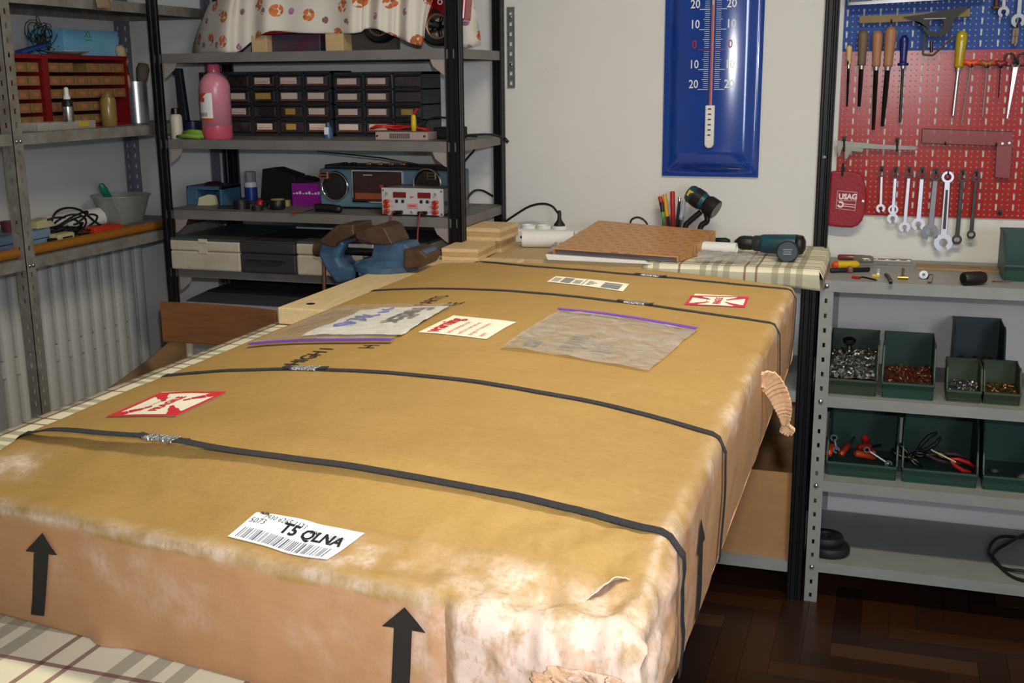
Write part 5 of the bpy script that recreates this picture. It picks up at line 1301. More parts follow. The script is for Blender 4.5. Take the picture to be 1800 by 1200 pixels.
# the brown patterned box with grey inside, white sheet in front
bl, br = AZ(972, 445, ZC+.0), AZ(1196, 470, ZC+.0)
t = thing('card_box', 'flat brown patterned card box with open grey front on the bench', 'box', (0, 0, ZC))
M_pat = mat('patterned_card', (188, 128, 70), .35, var=.08, scale=20)
def patm():
    m, g = newmat('dotted_card', .38); tc = g.n('ShaderNodeTexCoord'); mp = g.n('ShaderNodeMapping'); mp.inputs['Rotation'].default_value = (0, 0, .1); mp.inputs['Scale'].default_value = (26, 44, 1); g.L(tc.outputs['Object'], mp.inputs[0])
    sp = g.n('ShaderNodeSeparateXYZ'); g.L(mp.outputs[0], sp.inputs[0]); row = g.math('FLOOR', sp.outputs[1]); xx = g.math('FRACT', g.math('ADD', sp.outputs[0], g.math('MULTIPLY', row, .5))); yy = g.math('FRACT', sp.outputs[1])
    a = g.math('MULTIPLY', g.math('LESS_THAN', g.math('ABSOLUTE', g.math('SUBTRACT', xx, .5)), .28), g.math('LESS_THAN', g.math('ABSOLUTE', g.math('SUBTRACT', yy, .5)), .16))
    n = g.n('ShaderNodeTexNoise'); n.inputs['Scale'].default_value = 120; g.L(tc.outputs['Object'], n.inputs[0]); a = g.math('MULTIPLY', a, g.math('GREATER_THAN', n.outputs['Fac'], .45))
    g.L(g.mix(g.math('MULTIPLY', a, .7), lin((190, 138, 82)), lin((146, 84, 46))), g.b.inputs['Base Color']); return m
M_dot = patm()
# box corners in world: front-left, front-right, back-right, back-left at the lid plane
fl_, fr_, bk_r, bk_l = AY(972, 436, 3.016), AY(1192, 451, 3.026), AY(1258, 405, 3.28), AY(1052, 387, 3.29)
for p in (fl_, fr_, bk_r, bk_l): p.z -= ZC
ed = Vector((0, 0, .0035))
def wallp(nm, a, c, tk, m):
    n_ = Vector((-(c-a).y, (c-a).x, 0)).normalized()*tk; A, C_ = Vector((a.x, a.y, 0)), Vector((c.x, c.y, 0))
    return MB().hexa([A, C_, C_+n_, A+n_], [a-ed, c-ed, c-ed+n_, a-ed+n_]).build(nm, m, t)
MB().hexa([p-ed for p in (fl_, fr_, bk_r, bk_l)], [fl_, fr_, bk_r, bk_l]).build('lid', M_dot, t, bevel=.001)
wallp('side_wall', fr_, bk_r, .004, M_dot); wallp('back_wall', bk_r, bk_l, .004, M_dot); wallp('side_wall', bk_l, fl_, .004, M_dot)
sh = (bk_l-fl_)*.03; wallp('inner_tray', fl_+sh+Vector((.006, 0, -.003)), fr_+sh+Vector((-.006, 0, -.003)), .003, mat('grey_card', (104, 98, 98), .7))
pa, pb, pc_, pd = AY(962, 457, 2.99), AY(1144, 469, 2.995), AY(1132, 459, 2.995), AY(958, 447, 2.99)
o = MB(); w2 = Vector((.006, .10, 0)); 
for q in (pa, pb): q.z = max(q.z, ZB+.0010)
o.hexa([pa, pb, pb+Vector((0, .016, 0)), pa+Vector((0, .016, 0))], [pd, pc_, pc_+Vector((0, .016, 0)), pd+Vector((0, .016, 0))])
tag(o.build('paper_sheets', M_paper, bevel=.002), 'folded white sheets lying before the brown card box', 'paper')
# pen cup with pens (behind the box)
Yp = 3.40; cxp = PX(1182, Yp, 395); t = thing('pen_cup', 'clear plastic cup crowded with pens on the bench', 'cup', (cxp, Yp, ZC)); hc = PZ(380, Yp, 1182)-ZC; rc = (PX(1203, Yp)-PX(1161, Yp))/2
MB().lathe([(0, .001), (rc*.9, .001), (rc, hc), (rc*.95, hc), (rc*.86, .004), (0, .004)], n=24, cap=False).build('cup', M_clear, t, smooth='auto')
pens = [((1163, 355), (1170, 395), .0055, (80, 170, 60), 'lime green felt pen with dark cap', M_blk, .75), ((1160, 345), (1176, 398), .006, (180, 60, 56), 'dull red marker leaning left in the cup', M_red, .8), ((1168, 341), (1178, 396), .0065, (214, 160, 40), 'orange-yellow marker with black collar', None, 0),
        ((1182, 336), (1184, 398), .007, (170, 26, 24), 'thick red marker standing upright', M_red, .7), ((1195, 346), (1188, 398), .0045, (30, 28, 32), 'slim black pen leaning right', M_steel, .9), ((1203, 352), (1190, 398), .007, (196, 196, 206), 'pale grey ruler-like stick in the cup', None, 0)]
for k, (a, c_, r, col_, lbl, capm, cf) in enumerate(pens):
    p0 = AY(*c_, Yp-.008+.004*k); p0.z = ZC+.006; p1 = AY(*a, Yp-.010+.005*k); dn = (p1-p0).normalized(); L_ = (p1-p0).length
    t = thing('pen', lbl, 'pen', p0, 0, 'pens in the clear cup'); lo = cf if cf else 1
    MB().lathe([(r*.8, 0), (r, .004), (r, L_*lo)], (0, 0, 0), 12, dn).build('barrel', mat('pen_%d' % k, col_, .35), t, smooth='auto')
    if cf: MB().lathe([(r*1.08, L_*lo), (r*1.08, L_*.98), (r*.8, L_)], (0, 0, 0), 12, dn).build('cap', capm, t, smooth='auto')
    else: MB().lathe([(r*1.02, L_*.30), (r*1.02, L_*.52)], (0, 0, 0), 12, dn).build('collar', M_blk, t, smooth='auto')
# cordless torch
Yt = 3.365; M_teal = mat('tool_teal', (14, 66, 78), .4)
def W3(x, y, Y=Yt): return AY(x, y, Y)
a, c_ = W3(1211, 338), W3(1262, 368); base = Vector((PX(1222, Yt, 400), Yt, ZC)); t = thing('cordless_torch', 'teal and black cordless work torch standing on forked legs', 'torch', base); d = (c_-a); L_ = d.length; dn = d.normalized(); dn = (dn+Vector((0, -.25, 0))).normalized(); o_ = a-base
MB().lathe([(.012, -.004), (.022, 0), (.027, .008), (.027, L_*.50), (.024, L_*.62)], o_, 20, dn).build('housing', M_teal, t, smooth='auto'); MB().lathe([(.0285, L_*.22), (.0285, L_*.48), (.026, L_*.50)], o_, 20, dn).build('grip_band', M_blk, t, smooth='auto'); MB().lathe([(.026, L_*.66), (.029, L_*.72), (.029, L_*1.0), (.026, L_*1.02)], o_, 22, dn).build('head', M_blk, t, smooth='auto'); MB().lathe([(0, L_*1.021), (.025, L_*1.021)], o_, 22, dn).build('lens', mat('torch_lens', (150, 150, 140), .2), t)
lb = a.lerp(c_, .10)-base; MB().box(lb+Vector((0, -.027, .004)), (.016, .004, .018), ry=.5).build('yellow_label', M_yellow, t)
for px, px2 in ((1232, 1213), (1241, 1238)):
    p0 = W3(px, 372)-base; p1 = W3(px2 if px == 1232 else 1243, 388)-base; p2 = W3(px2-8 if px == 1232 else px2-6, 398)-base; p3 = Vector((p2.x-.004, p2.y, .006)); MB().tube(spline([p0, p1, p2, p3], 6), .0085, 10).build('leg', M_blk, t, smooth=True)
MB().mm((-.045, -.03, 0), (.055, .035, .008)).build('foot_plate', M_blk, t, bevel=.003)
# cordless drill lying down
Yd = 3.22; base = Vector((PX(1345, Yd, 430), Yd, ZC)); t = thing('cordless_drill', 'teal cordless drill lying on the plaid cloth', 'drill', base); q = lambda x, y, dy=0: W3(x, y, Yd+dy)-base
z = .032; xA, xB = q(1292, 426).x, q(1406, 432).x
MB().lathe([(.006, 0), (.010, .004), (.017, .012), (.020, .022), (.020, .045), (.018, .050)], (xA, 0, z), 20, (1, -.05, 0)).build('chuck', M_blk, t, smooth='auto'); MB().cyl((xA-.004, 0, z), (xA+.004, 0, z), .006, 10).build('chuck_tip', M_steel, t)
MB().lathe([(.019, .050), (.022, .056), (.022, .072)], (xA, 0, z), 20, (1, -.05, 0)).build('torque_ring', mat('ring_grey', (40, 44, 46), .4), t, smooth='auto')
MB().lathe([(.024, .072), (.026, .080), (.028, .13), (.029, .165), (.025, .185), (.012, .192)], (xA, 0, z), 20, (1, -.05, 0)).build('motor_housing', M_teal, t, smooth=True); MB().lathe([(.0292, .168), (.0255, .187), (.012, .194)], (xA, 0, z), 20, (1, -.05, 0)).build('rear_cap', M_blk, t, smooth=True)
h0 = Vector((xA+.14, -.010, z)); h1 = h0+Vector((.012, -.085, -.006)); MB().tube([h0, h0.lerp(h1, .5), h1], [.018, .017, .020], 12).build('grip', M_blk, t, smooth=True); MB().lathe([(.026, -.012), (.030, -.006), (.030, .014), (.026, .018)], h1, 24, (.12, -1, .05)).build('battery', mat('battery_grey', (36, 44, 52), .4), t, smooth='auto')
bl = MB()
fr0 = h1+Vector((.12, -1, .05)).normalized()*.0186
for k, (w_, dz) in enumerate(((.024, .006), (.020, .0), (.022, -.006))): bl.box(fr0+Vector((0, 0, dz)), (w_, .0006, .002), rz=.12)
bl.build('battery_print', mat('print_pale', (150, 160, 166), .5), t)
tag(MB().tube([(0, 0, .011), (.04, .0, .012), (.052, 0, .012)], [.011, .012, .007], 12).build('black_grip', M_rub, smooth=True, loc=(PX(1252, 3.37, 425), 3.37, ZC)), 'black rubber grip end behind the brown card box', 'grip')
X0 = PX(1236, 3.20, 438); tag(MB().lathe([(.017, 0), (.017, .095), (.0155, .095), (.0155, 0)], (0, 0, .0175), 20, (.99, -.1, 0), cap=False).build('paper_roll', M_paper, smooth='auto', loc=(X0, 3.20, ZC)), 'short white paper roll right of the brown card box', 'roll')
b = MB(); b.grid(lambda u, v: (.16*u, -.05+.12*v+.03*u, .002+.020*(math.sin(v*3.1)*(1-u*.7))+.004*(1+fbm((u*2, v*2, 9), 3, 4))), 24, 18); tag(b.build('plastic_bag', mat('thin_film', (200, 198, 192), .15, alpha=.35), smooth=True, solid=.0006, loc=(PX(1228, 3.08, 458), 3.08, ZC)), 'thin clear plastic bag lying on the plaid cloth', 'bag')

# ------------------------------------------------------------------ thermometer on the wall
YTh = YW-.002; tx0, tx1 = PX(1164.5, YTh, 306), PX(1333, YTh, 314); tx0b, tx1b = PX(1169.5, YTh, 0), PX(1346, YTh, 0); zb0 = PZ(310, YTh, 1250); W = tx1-tx0
th = thing('thermometer', 'tall blue enamel wall thermometer with white scale', 'thermometer', (tx0, YTh, zb0)); Ht = .80
M_ben = mat('blue_enamel', (14, 58, 140), .14, var=.08, coat=.6)
b = MB()
def dish(u, v):
    e = min(u*W, (1-u)*W, v*Ht, (1-v)*Ht); k = sst((e-.012)/.03); return (W*u, -.006-.006*k-.020*math.sin(u*PI)*k, Ht*v)
us = [0, .02, .04, .06, .09, .12, .15, .18, .22] + list(np.linspace(.25, .75, 21)) + [.78, .82, .85, .88, .91, .94, .96, .98, 1]
vsl = [0, .006, .014, .02, .03, .04, .055] + list(np.linspace(.1, .9, 20)) + [.95, .97, .98, .99, 1]
G = [[dish(u, v) for u in us] for v in vsl]; nU = len(us); V_ = [p for row in G for p in row]; F_ = [(j*nU+i, j*nU+i+1, (j+1)*nU+i+1, (j+1)*nU+i) for j in range(len(vsl)-1) for i in range(nU-1)]
b.add(V_, F_); b.build('enamel_plate', M_ben, th, smooth=True)
b = MB(); b.mm((.001, -.004, .001), (W-.001, -.0, Ht-.001)); b.build('backing', mat('dark_blue_edge', (12, 30, 74), .3), th)
def TP(x, y): p = AY(x, y, YTh-.030); return p.x-tx0, p.z-zb0
def YSF(x): return -.012-.020*math.sin(PI*x/W)-.0012
YS = -.0320
scl = MB(); 
xc, zc20 = TP(1252, 157); _, z0_ = TP(1254, 87); per10 = (z0_-zc20)/2
xcl = TP(1251, 120)[0]
for d in range(-20, 51):
    z = z0_+d*per10/10
    if z > Ht-.03: break
    if d % 10 == 0: w_, h_ = .030, .0016
    elif d % 5 == 0: w_, h_ = .019, .0012
    else: w_, h_ = .0145, .0010
    for s in (-1, 1):
        if d == 0: continue
        x0 = xcl+s*.009; x1 = xcl+s*(.009+w_); scl.hexa([(x0, YSF(x0), z-h_/2), (x1, YSF(x1), z-h_/2), (x1, YSF(x1)+.001, z-h_/2), (x0, YSF(x0)+.001, z-h_/2)], [(x0, YSF(x0), z+h_/2), (x1, YSF(x1), z+h_/2), (x1, YSF(x1)+.001, z+h_/2), (x0, YSF(x0)+.001, z+h_/2)])
stuff(scl.build('scale_lines', mat('scale_white', (222, 222, 222), .5), th))
b = MB()
for s in (-1, 1): x0 = xcl+s*.009; x1 = xcl+s*.040; b.hexa([(x0, YSF(x0), z0_-.0008), (x1, YSF(x1), z0_-.0008), (x1, YSF(x1)+.001, z0_-.0008), (x0, YSF(x0)+.001, z0_-.0008)], [(x0, YSF(x0), z0_+.0008), (x1, YSF(x1), z0_+.0008), (x1, YSF(x1)+.001, z0_+.0008), (x0, YSF(x0)+.001, z0_+.0008)])
b.build('zero_line', mat('scale_red', (170, 30, 50), .5), th)
for d in range(-20, 60, 10):
    z = z0_+d*per10/10
    if z > Ht-.06: break
    for s in (-1, 1):
        vs_, fs_ = text2d(str(abs(d)), .034, .0004, 'CENTER', sx=.85); b = MB(); b.add([(xcl+s*.052+a, YSF(xcl+s*.052+a)-.0002, z+.004+c_) for a, c_ in vs_], fs_)
        b.build('numeral', mat('scale_red', (0,0,0)) if d == 0 else mat('scale_white', (0,0,0)), th)
zbulb = TP(1247, 185)[1]
MB().cyl((xcl, -.034, zbulb), (xcl, -.034, Ht-.05), .0042, 12).build('glass_tube', mat('tube_glass', (190, 150, 140), .1, coat=.5), th, smooth='auto'); MB().cyl((xcl, -.0365, zbulb), (xcl, -.0365, z0_+per10*2.2), .0024, 8).build('red_column', mat('spirit_red', (196, 66, 50), .3), th, smooth='auto')
zl = TP(1247, 260)[1]; wv = .0135; poly = [(xcl-wv, zbulb), (xcl+wv, zbulb)] + [(xcl+wv*math.cos(a), zl+wv+wv*math.sin(-abs(a))) for a in np.linspace(0, PI, 12)]
poly = [(xcl-wv, zbulb)] + [(xcl-wv*math.cos(a), zl+wv-wv*math.sin(a)) for a in np.linspace(0, PI, 14)] + [(xcl+wv, zbulb)]
gd = MB().prism(poly, -.044, -.029).build('bulb_guard', mat('guard_cream', (214, 212, 204), .4), th, bevel=.003)
for k in range(7):
    z = zbulb-.010-(zbulb-zl-.026)*k/6.5; MB().mm((xcl-.010, -.0455, z-.002), (xcl+.010, -.0435, z+.002)).build('guard_rib', M_white, gd, bevel=.0006)
    if k < 6: MB().mm((xcl-.0045, -.0465, z-.0018), (xcl+.0045, -.0454, z+.0018)).build('guard_slot', M_blk, gd)
xm, zm = TP(1290, 297); MB().mm((xm-.018, -.0180, zm-.001), (xm+.018, -.0080, zm+.001)).build('maker_print', M_greyink, th)
for sx, sz in ((.015, .012), (W-.012, .012)): MB().lathe([(0, .002), (.0025, .001), (.003, 0)], (sx, -.007, sz), 8, (0,-1,0)).build('nail', M_dsteel, th)

# ------------------------------------------------------------------ open carton on the low rack shelf
X0, X1 = PX(1238, 3.05, 900), PX(1392, 3.05, 900); ztb = PZ(826, 3.05, 1330); t = thing('open_carton', 'open brown cardboard box on the low rack shelf', 'carton', (X0, 3.05, .11)); W = X1-X0; H = ztb-.11; D = .34; b = MB(); k_ = .004
for nm, a, c_ in (('front', (0, 0, 0), (W, k_, H)), ('back', (0, D-k_, 0), (W, D, H)), ('side', (0, k_, 0), (k_, D-k_, H)), ('side', (W-k_, k_, 0), (W, D-k_, H)), ('bottom', (k_, k_, 0), (W-k_, D-k_, k_))): MB().mm(a, c_).build(nm+'_panel', M_kraft, t)
b = MB(); b.grid(lambda u, v: (W*u, D+.02*v, H+.10*v+.0), 8, 4); b.build('back_flap', mat('kraft_inside', (150, 112, 76), .8), t, solid=.004)
b = MB(); b.grid(lambda u, v: (-.02*v, k_+(D-2*k_)*u, H+.06*v), 8, 4); b.build('side_flap', mat('kraft_inside', (0,0,0)), t, solid=.004)
# ------------------------------------------------------------------ pegboards with real perforations
YPB = YW-.005
def pegboard(name, label, x0, z0, nx, nz, m, kx=0, kz=0, p=.01468):
    b = MB(); V = b.v; F = b.f
    def ring(outer, inner):
        k = len(V); n = len(outer)
        V.extend([(a, 0, c) for a, c in outer]); V.extend([(a, 0, c) for a, c in inner])
        for i in range(n): j = (i+1) % n; F.append((k+i, k+j, k+n+j, k+n+i))
    for j in range(nz):
        for i in range(nx):
            X, Z = i*p, j*p
            key = (i+kx) % 3 == 0
            if key and (j+kz) % 2 == 0 and j+1 < nz:
                c = (X+p/2, Z+p*1.5-.001); o = [(X, Z), (X+p/2, Z), (X+p, Z), (X+p, Z+p), (X+p, Z+2*p), (X+p/2, Z+2*p), (X, Z+2*p), (X, Z+p)]
                r = .0046; s = .0024
                ring(o, [(c[0]-s, c[1]-.0145), (c[0], c[1]-.0150), (c[0]+s, c[1]-.0145), (c[0]+s, c[1]-r*.8), (c[0]+r*.85, c[1]+r*.6), (c[0], c[1]+r), (c[0]-r*.85, c[1]+r*.6), (c[0]-s, c[1]-r*.8)])
            elif key and (j+kz) % 2 == 1 and j > 0: continue
            else:
                c = (X+p/2, Z+p/2); o = [(X, Z), (X+p/2, Z), (X+p, Z), (X+p, Z+p/2), (X+p, Z+p), (X+p/2, Z+p), (X, Z+p), (X, Z+p/2)]; r = .0026
                ring(o, [(c[0]+r*math.cos(a), c[1]+r*math.sin(a)) for a in [-3*PI/4+q*PI/4 for q in range(8)]])
    me = b.mesh('panel')
    t = thing(name, label, 'pegboard', (x0, YPB, z0)); o = bpy.data.objects.new('panel', me); COL.objects.link(o); o.parent = t; me.materials.append(m)
    bm = bmesh.new(); bm.from_mesh(me); bmesh.ops.remove_doubles(bm, verts=bm.verts, dist=.0002); bm.to_mesh(me); bm.free()
    q = o.modifiers.new('solid', 'SOLIDIFY'); q.thickness = .0012; q.offset = 0
    W, H = nx*p, nz*p
    for a, c in (((-.002, -.001, 0), (0, .004, H)), ((W, -.001, 0), (W+.002, .004, H)), ((0, -.001, -.002), (W, .004, 0)), ((0, -.001, H), (W, .004, H+.002))): MB().mm(a, c).build('edge_return', m, t)
    return t
M_pr = mat('red_enamel', (160, 28, 16), .24, var=.06, spec=.32); M_pb = mat('blue_board_enamel', (24, 66, 140), .55, spec=.3, var=.06)
rx0 = PX(1474, YPB, 250); rz0 = PZ(376, YPB, 1500); nzr = 31; rz1 = rz0+nzr*.01468
pr_ = pegboard('pegboard', 'red perforated tool board above the grey shelving', rx0, rz0, 62, nzr, M_pr, 1, 1)
pb_ = pegboard('pegboard', 'blue perforated tool board above the red one', rx0-.001, rz1+.004, 62, 30, M_pb, 0, 0)
def PW(x, y, d=.02): return AY(x, y, YPB-d)
def hook(x, y, par, drop=.012):
    p = PW(x, y, .0)-par.location; MB().tube([(p.x, -.0, p.z+.006), (p.x, -.012, p.z+.004), (p.x, -.026, p.z), (p.x, -.028, p.z+.008)], .0022, 6).build('hook', M_blk, par, smooth=True)
    MB().mm((p.x-.006, -.003, p.z-.002), (p.x+.006, -.0006, p.z+.012)).build('hook_plate', M_blk, par)
def hung(name, label, cat, a, b_, d=.018, group=None):
    pa, pb = PW(*a, d), PW(*b_, d); t = thing(name, label, cat, pb, 0, group); return t, pa-pb, (pa-pb).length, (pa-pb).normalized()
PXM = 3.62/2000
def file_tool(top, mid, tip, rpx, hm, label, bl=M_dsteel, kind='file', flange=False, sq=True):
    t, v, L, dn = hung(kind, label, kind if kind != 'file' else 'file', top, tip); hm_ = (PW(*mid, .018)-PW(*tip, .018)).length; r = rpx*PXM
    l = L-hm_
    MB().lathe([(r*.75, hm_), (r*.8, hm_+l*.06), (r*.78, hm_+l*.25), (r*1.0, hm_+l*.7), (r*.95, hm_+l*.9), (r*.5, L)], (0,0,0), 14, dn).build('handle', hm, t, smooth=True)
    MB().lathe([(r*.5, hm_-.010), (r*.55, hm_)], (0,0,0), 10, dn).build('ferrule', M_steel, t, smooth='auto')
    if sq: MB().lathe([(r*.30, 0), (r*.42, hm_*.5), (r*.45, hm_-.010)], (0,0,0), 4, dn).build('blade', bl, t)
    else: MB().lathe([(r*.32, 0), (r*.34, hm_-.010)], (0,0,0), 10, dn).build('blade', bl, t, smooth='auto')
    if flange: MB().lathe([(r*1.15, hm_-.002), (r*1.3, hm_+.002), (r*1.15, hm_+.006)], (0,0,0), 14, dn).build('flange', hm, t, smooth=True)
    hook(mid[0], mid[1]-2, pr_ if mid[1] > 100 else pb_)
    return t
M_tan = mat('tan_wood', (158, 110, 78), .5, var=.1); M_gw = mat('weathered_wood', (104, 82, 66), .6); M_crw = mat('cream_wood', (200, 166, 110), .5)
M_blh = mat('blue_handle', (16, 26, 96), .3); M_yel = mat('yellow_clear_handle', (168, 146, 10), .2, coat=.4)
file_tool((1493,80), (1491,114), (1489,187), 4.5, M_crw, 'small needle file with cream wooden handle')
file_tool((1518,53), (1514,115), (1510,187), 8, M_gw, 'file with weathered grey wooden handle')
file_tool((1543,54), (1539,117), (1535,228), 8, M_tan, 'long file with tan handle between grey-handled and largest ones')
file_tool((1567,47), (1562,117), (1551,222), 9, M_tan, 'long file with the largest tan wooden handle')
file_tool((1590,62), (1587,114), (1582,215), 6.5, M_blh, 'thin round file with dark blue handle', flange=True, sq=False)
file_tool((1692,54), (1685,119), (1675,203), 8.5, M_yel, 'screwdriver with yellow transparent handle on the red board', M_steel, 'screwdriver', sq=False)
for a, sh, tip, m, lbl, w_ in (((1707,113), (1706,122), (1690,217), M_orange, 'orange T-handled hex key beside the yellow screwdriver', 14), ((1735,114), (1733,122), (1727,205), mat('brown_orange', (150, 80, 24), .4), 'brown-orange T-handled hex key with bright shaft', 13), ((1759,114), (1757,120), (1755,172), mat('crimson', (130, 16, 30), .4), 'short crimson T-handled hex key with dark shaft', 9)):
    t, v, L, dn = hung('hex_key', lbl, 'hex key', a, tip); hw = w_*PXM
    MB().tube([v+Vector((-hw, 0, .004)), v+Vector((-hw*.5, 0, .006)), v, v+Vector((hw*.5, 0, .006)), v+Vector((hw, 0, .002))], [.005, .008, .010, .008, .005], 10).build('handle', m, t, smooth=True)
    MB().cyl((0,0,0), v, .0022 if 'dark' not in lbl else .0016, 8).build('shaft', M_steel if 'dark' not in lbl else M_dsteel, t, smooth='auto'); hook(a[0], a[1]+4, pr_)
# scissors
t, v, L, dn = hung('scissors', 'long steel scissors hanging at the right of the red board', 'scissors', (1785,118), (1770,208))
for dx in (-1, 1):
    c = v+Vector((dx*.016, 0, .020)); MB().tube([c+Vector((.013*math.cos(a), 0, .016*math.sin(a))) for a in np.linspace(0, 2*PI, 18)], .003, 6).build('grip', M_blk, t, smooth=True)
    MB().hexa([(-.001, -.002*dx, 0), (.002, -.002*dx, 0), (v.x+.006, -.002*dx, v.z), (v.x-.006, -.002*dx, v.z)], [(-.001, -.002*dx-.002, 0), (.002, -.002*dx-.002, 0), (v.x+.006, -.002*dx-.002, v.z), (v.x-.006, -.002*dx-.002, v.z)]).build('blade', M_steel, t)
    MB().cyl(v+Vector((dx*.003, 0, -.004)), v+Vector((dx*.010, 0, .008)), .003, 8).build('shank', M_steel, t)
hook(1787, 112, pr_)
# combination square
p0 = PW(1640, 96, .018); t = thing('combination_square', 'dark protractor head sliding on a brass ruler, on the blue board', 'square', p0)
def cq(x, y, d=.018): p = PW(x, y, d)-p0; return p.x, p.z
MB().prism([cq(1511, 28), cq(1590, 25), cq(1705, 15), cq(1705, 29), cq(1590, 38), cq(1511, 41)], -.003, 0).build('rule', mat('old_brass', (104, 86, 50), .5, .4, var=.2), t)
head = [(1588,30), (1620,26), (1650,20), (1703,10), (1697,18), (1686,26), (1676,36), (1672,50), (1662,61), (1645,66), (1630,62), (1623,52), (1618,40), (1606,36)]
b = MB(); n = len(head); c0 = cq(1645, 44); inner = [(c0[0]+.020*math.cos(a), c0[1]+.020*math.sin(a)) for a in np.linspace(PI*.95, PI*.95-2*PI, n+1)[:-1]]
hp = [cq(*q) for q in head]; vs_ = [(x, -.012, z) for x, z in hp] + [(x, -.012, z) for x, z in inner] + [(x, -.003, z) for x, z in hp] + [(x, -.003, z) for x, z in inner]
fs_ = []
for i in range(n):
    j = (i+1) % n; fs_ += [(i, j, n+j, n+i), (2*n+i, 3*n+i, 3*n+j, 2*n+j), (i, 2*n+i, 2*n+j, j), (n+i, n+j, 3*n+j, 3*n+i)]
b.add(vs_, fs_); b.build('head', mat('blackened_iron', (24, 22, 20), .5, .3), t, bevel=.001)
b = MB(); 
for seg in (((1625,60), (1622,96)), ((1622,96), (1640,97)), ((1640,97), (1677,63))):
    a, c_ = (cq(*s) for s in seg); b.tube([(a[0], -.008, a[1]), (c_[0], -.008, c_[1])], .0032, 6)
b.build('level_arm', mat('worn_iron', (110, 96, 84), .4, .7), t)
a, c_ = cq(1637, 72), cq(1637, 92); MB().cyl((a[0], -.008, a[1]), (c_[0], -.008, c_[1]), .0045, 10).build('clamp_screw', M_dsteel, t, smooth='auto'); a, c_ = cq(1624, 34), cq(1662, 33); MB().cyl((a[0], -.010, a[1]), (c_[0], -.010, c_[1]), .003, 8).build('cross_bar', M_steel, t)
hook(1567, 40, pb_)
# steel level along the top edge of the view
a, c_ = PW(1493, 8, .03), PW(1732, -6, .03); t = thing('spirit_level', 'long polished steel level at the top of the blue board', 'level', a); d = c_-a
b = MB(); b.hexa([(0, -.012, 0), (d.x, -.012, d.z), (d.x, .008, d.z), (0, .008, 0)], [(-.01, -.012, .06), (d.x, -.012, d.z+.06), (d.x, .008, d.z+.06), (-.01, .008, .06)]); b.build('body', mat('level_dark', (40, 36, 44), .3, .5), t, bevel=.002)
b = MB(); b.hexa([(0, -.016, -.003), (d.x*.92, -.016, d.z*.92-.003), (d.x*.92, .008, d.z*.92-.003), (0, .008, -.003)], [(0, -.016, .005), (d.x*.92, -.016, d.z*.92+.005), (d.x*.92, .008, d.z*.92+.005), (0, .008, .005)]); b.build('bright_edge', M_chrome, t)
MB().mm((.06, -.014, .008), (.15, -.0125, .03)).build('vial_window', mat('vial', (170, 170, 170), .3), t)
# small spanners at the upper right, wooden peg
def spanner_end(b, c, r, ang, t_=.006, gap=.5):
    """open jaw: ring sector with opening centred on direction ang (in XZ)"""
    n = 14; a0 = ang+gap; a1 = ang+2*PI-gap; ins = r*.45; vs_ = []; fs_ = []
    for i in range(n+1):
        a = a0+(a1-a0)*i/n
        for rr_ in (ins, r):
            for y in (-t_/2, t_/2): vs_.append((c[0]+rr_*math.cos(a), c[1]+y, c[2]+rr_*math.sin(a)))
    for i in range(n):
        k = i*4; fs_ += [(k, k+4, k+5, k+1), (k+2, k+3, k+7, k+6), (k, k+2, k+6, k+4), (k+1, k+5, k+7, k+3)]
    fs_ += [(0, 1, 3, 2), (n*4, n*4+2, n*4+3, n*4+1)]; b.add(vs_, fs_)
def ring_end(b, c, r, t_=.008, k=.6): b.lathe([(r*k, -t_/2), (r, -t_/2), (r, t_/2), (r*k, t_/2), (r*k, -t_/2)], c, 18, (0, 1, 0), cap=False)
def wrench(top, bot, rt, rb, w_, m, label, kind='combo', hookp=True, grp='wrenches hung in a row on the red board', par=None):
    t, v, L, dn = hung('wrench', label, 'wrench', top, bot, .022, grp); side = Vector((dn.z, 0, -dn.x))
    b = MB(); ring_end(b, v, rt*PXM); b.build('ring_end', M_dsteel if kind != 'big' else m, t, smooth='auto')
    a, c = v-dn*rt*PXM*.8, dn*rb*PXM*.8; hw = w_*PXM/2
    b = MB(); b.hexa([c-side*hw*1.1+Vector((0, .002, 0)), c+side*hw*1.1+Vector((0, .002, 0)), a+side*hw*.9+Vector((0, .002, 0)), a-side*hw*.9+Vector((0, .002, 0))], [c-side*hw*1.1-Vector((0, .002, 0)), c+side*hw*1.1-Vector((0, .002, 0)), a+side*hw*.9-Vector((0, .002, 0)), a-side*hw*.9-Vector((0, .002, 0))]); sh = b.build('shank', m, t, bevel=.001)
    if kind == 'big': 
        b = MB(); c2, a2 = c.lerp(a, .12), c.lerp(a, .85); b.hexa([c2-side*hw*.5-Vector((0, .0024, 0)), c2+side*hw*.5-Vector((0, .0024, 0)), a2+side*hw*.4-Vector((0, .0024, 0)), a2-side*hw*.4-Vector((0, .0024, 0))], [p-Vector((0, .0006, 0)) for p in (c2-side*hw*.5-Vector((0, .0024, 0)), c2+side*hw*.5-Vector((0, .0024, 0)), a2+side*hw*.4-Vector((0, .0024, 0)), a2-side*hw*.4-Vector((0, .0024, 0)))]); b.build('recess', M_dsteel, sh)
    b = MB()
    if kind == 'ring': ring_end(b, (0,0,0), rb*PXM, .010, .55); b.build('ring_end', m, t, smooth='auto')
    else: spanner_end(b, (0,0,0), rb*PXM, math.atan2(-dn.z, -dn.x)+.15, .006, .42); b.build('jaw', m, t, smooth='auto')
    if kind == 'double':
        b = MB(); ring_end(b, dn*rb*PXM*1.7, rb*PXM*.9); b.build('collar', m, t, smooth='auto')
    if hookp: hook(top[0], top[1]-6, par or pr_)
    return t
M_w1 = mat('polished_chrome_vanadium', (200, 200, 208), .38, .9, var=.05); M_w2 = mat('satin_vanadium', (128, 128, 132), .45, .9)
wrench((1550,305), (1548,366), 5, 7, 4, M_w1, 'smallest chrome wrench of the hanging row')
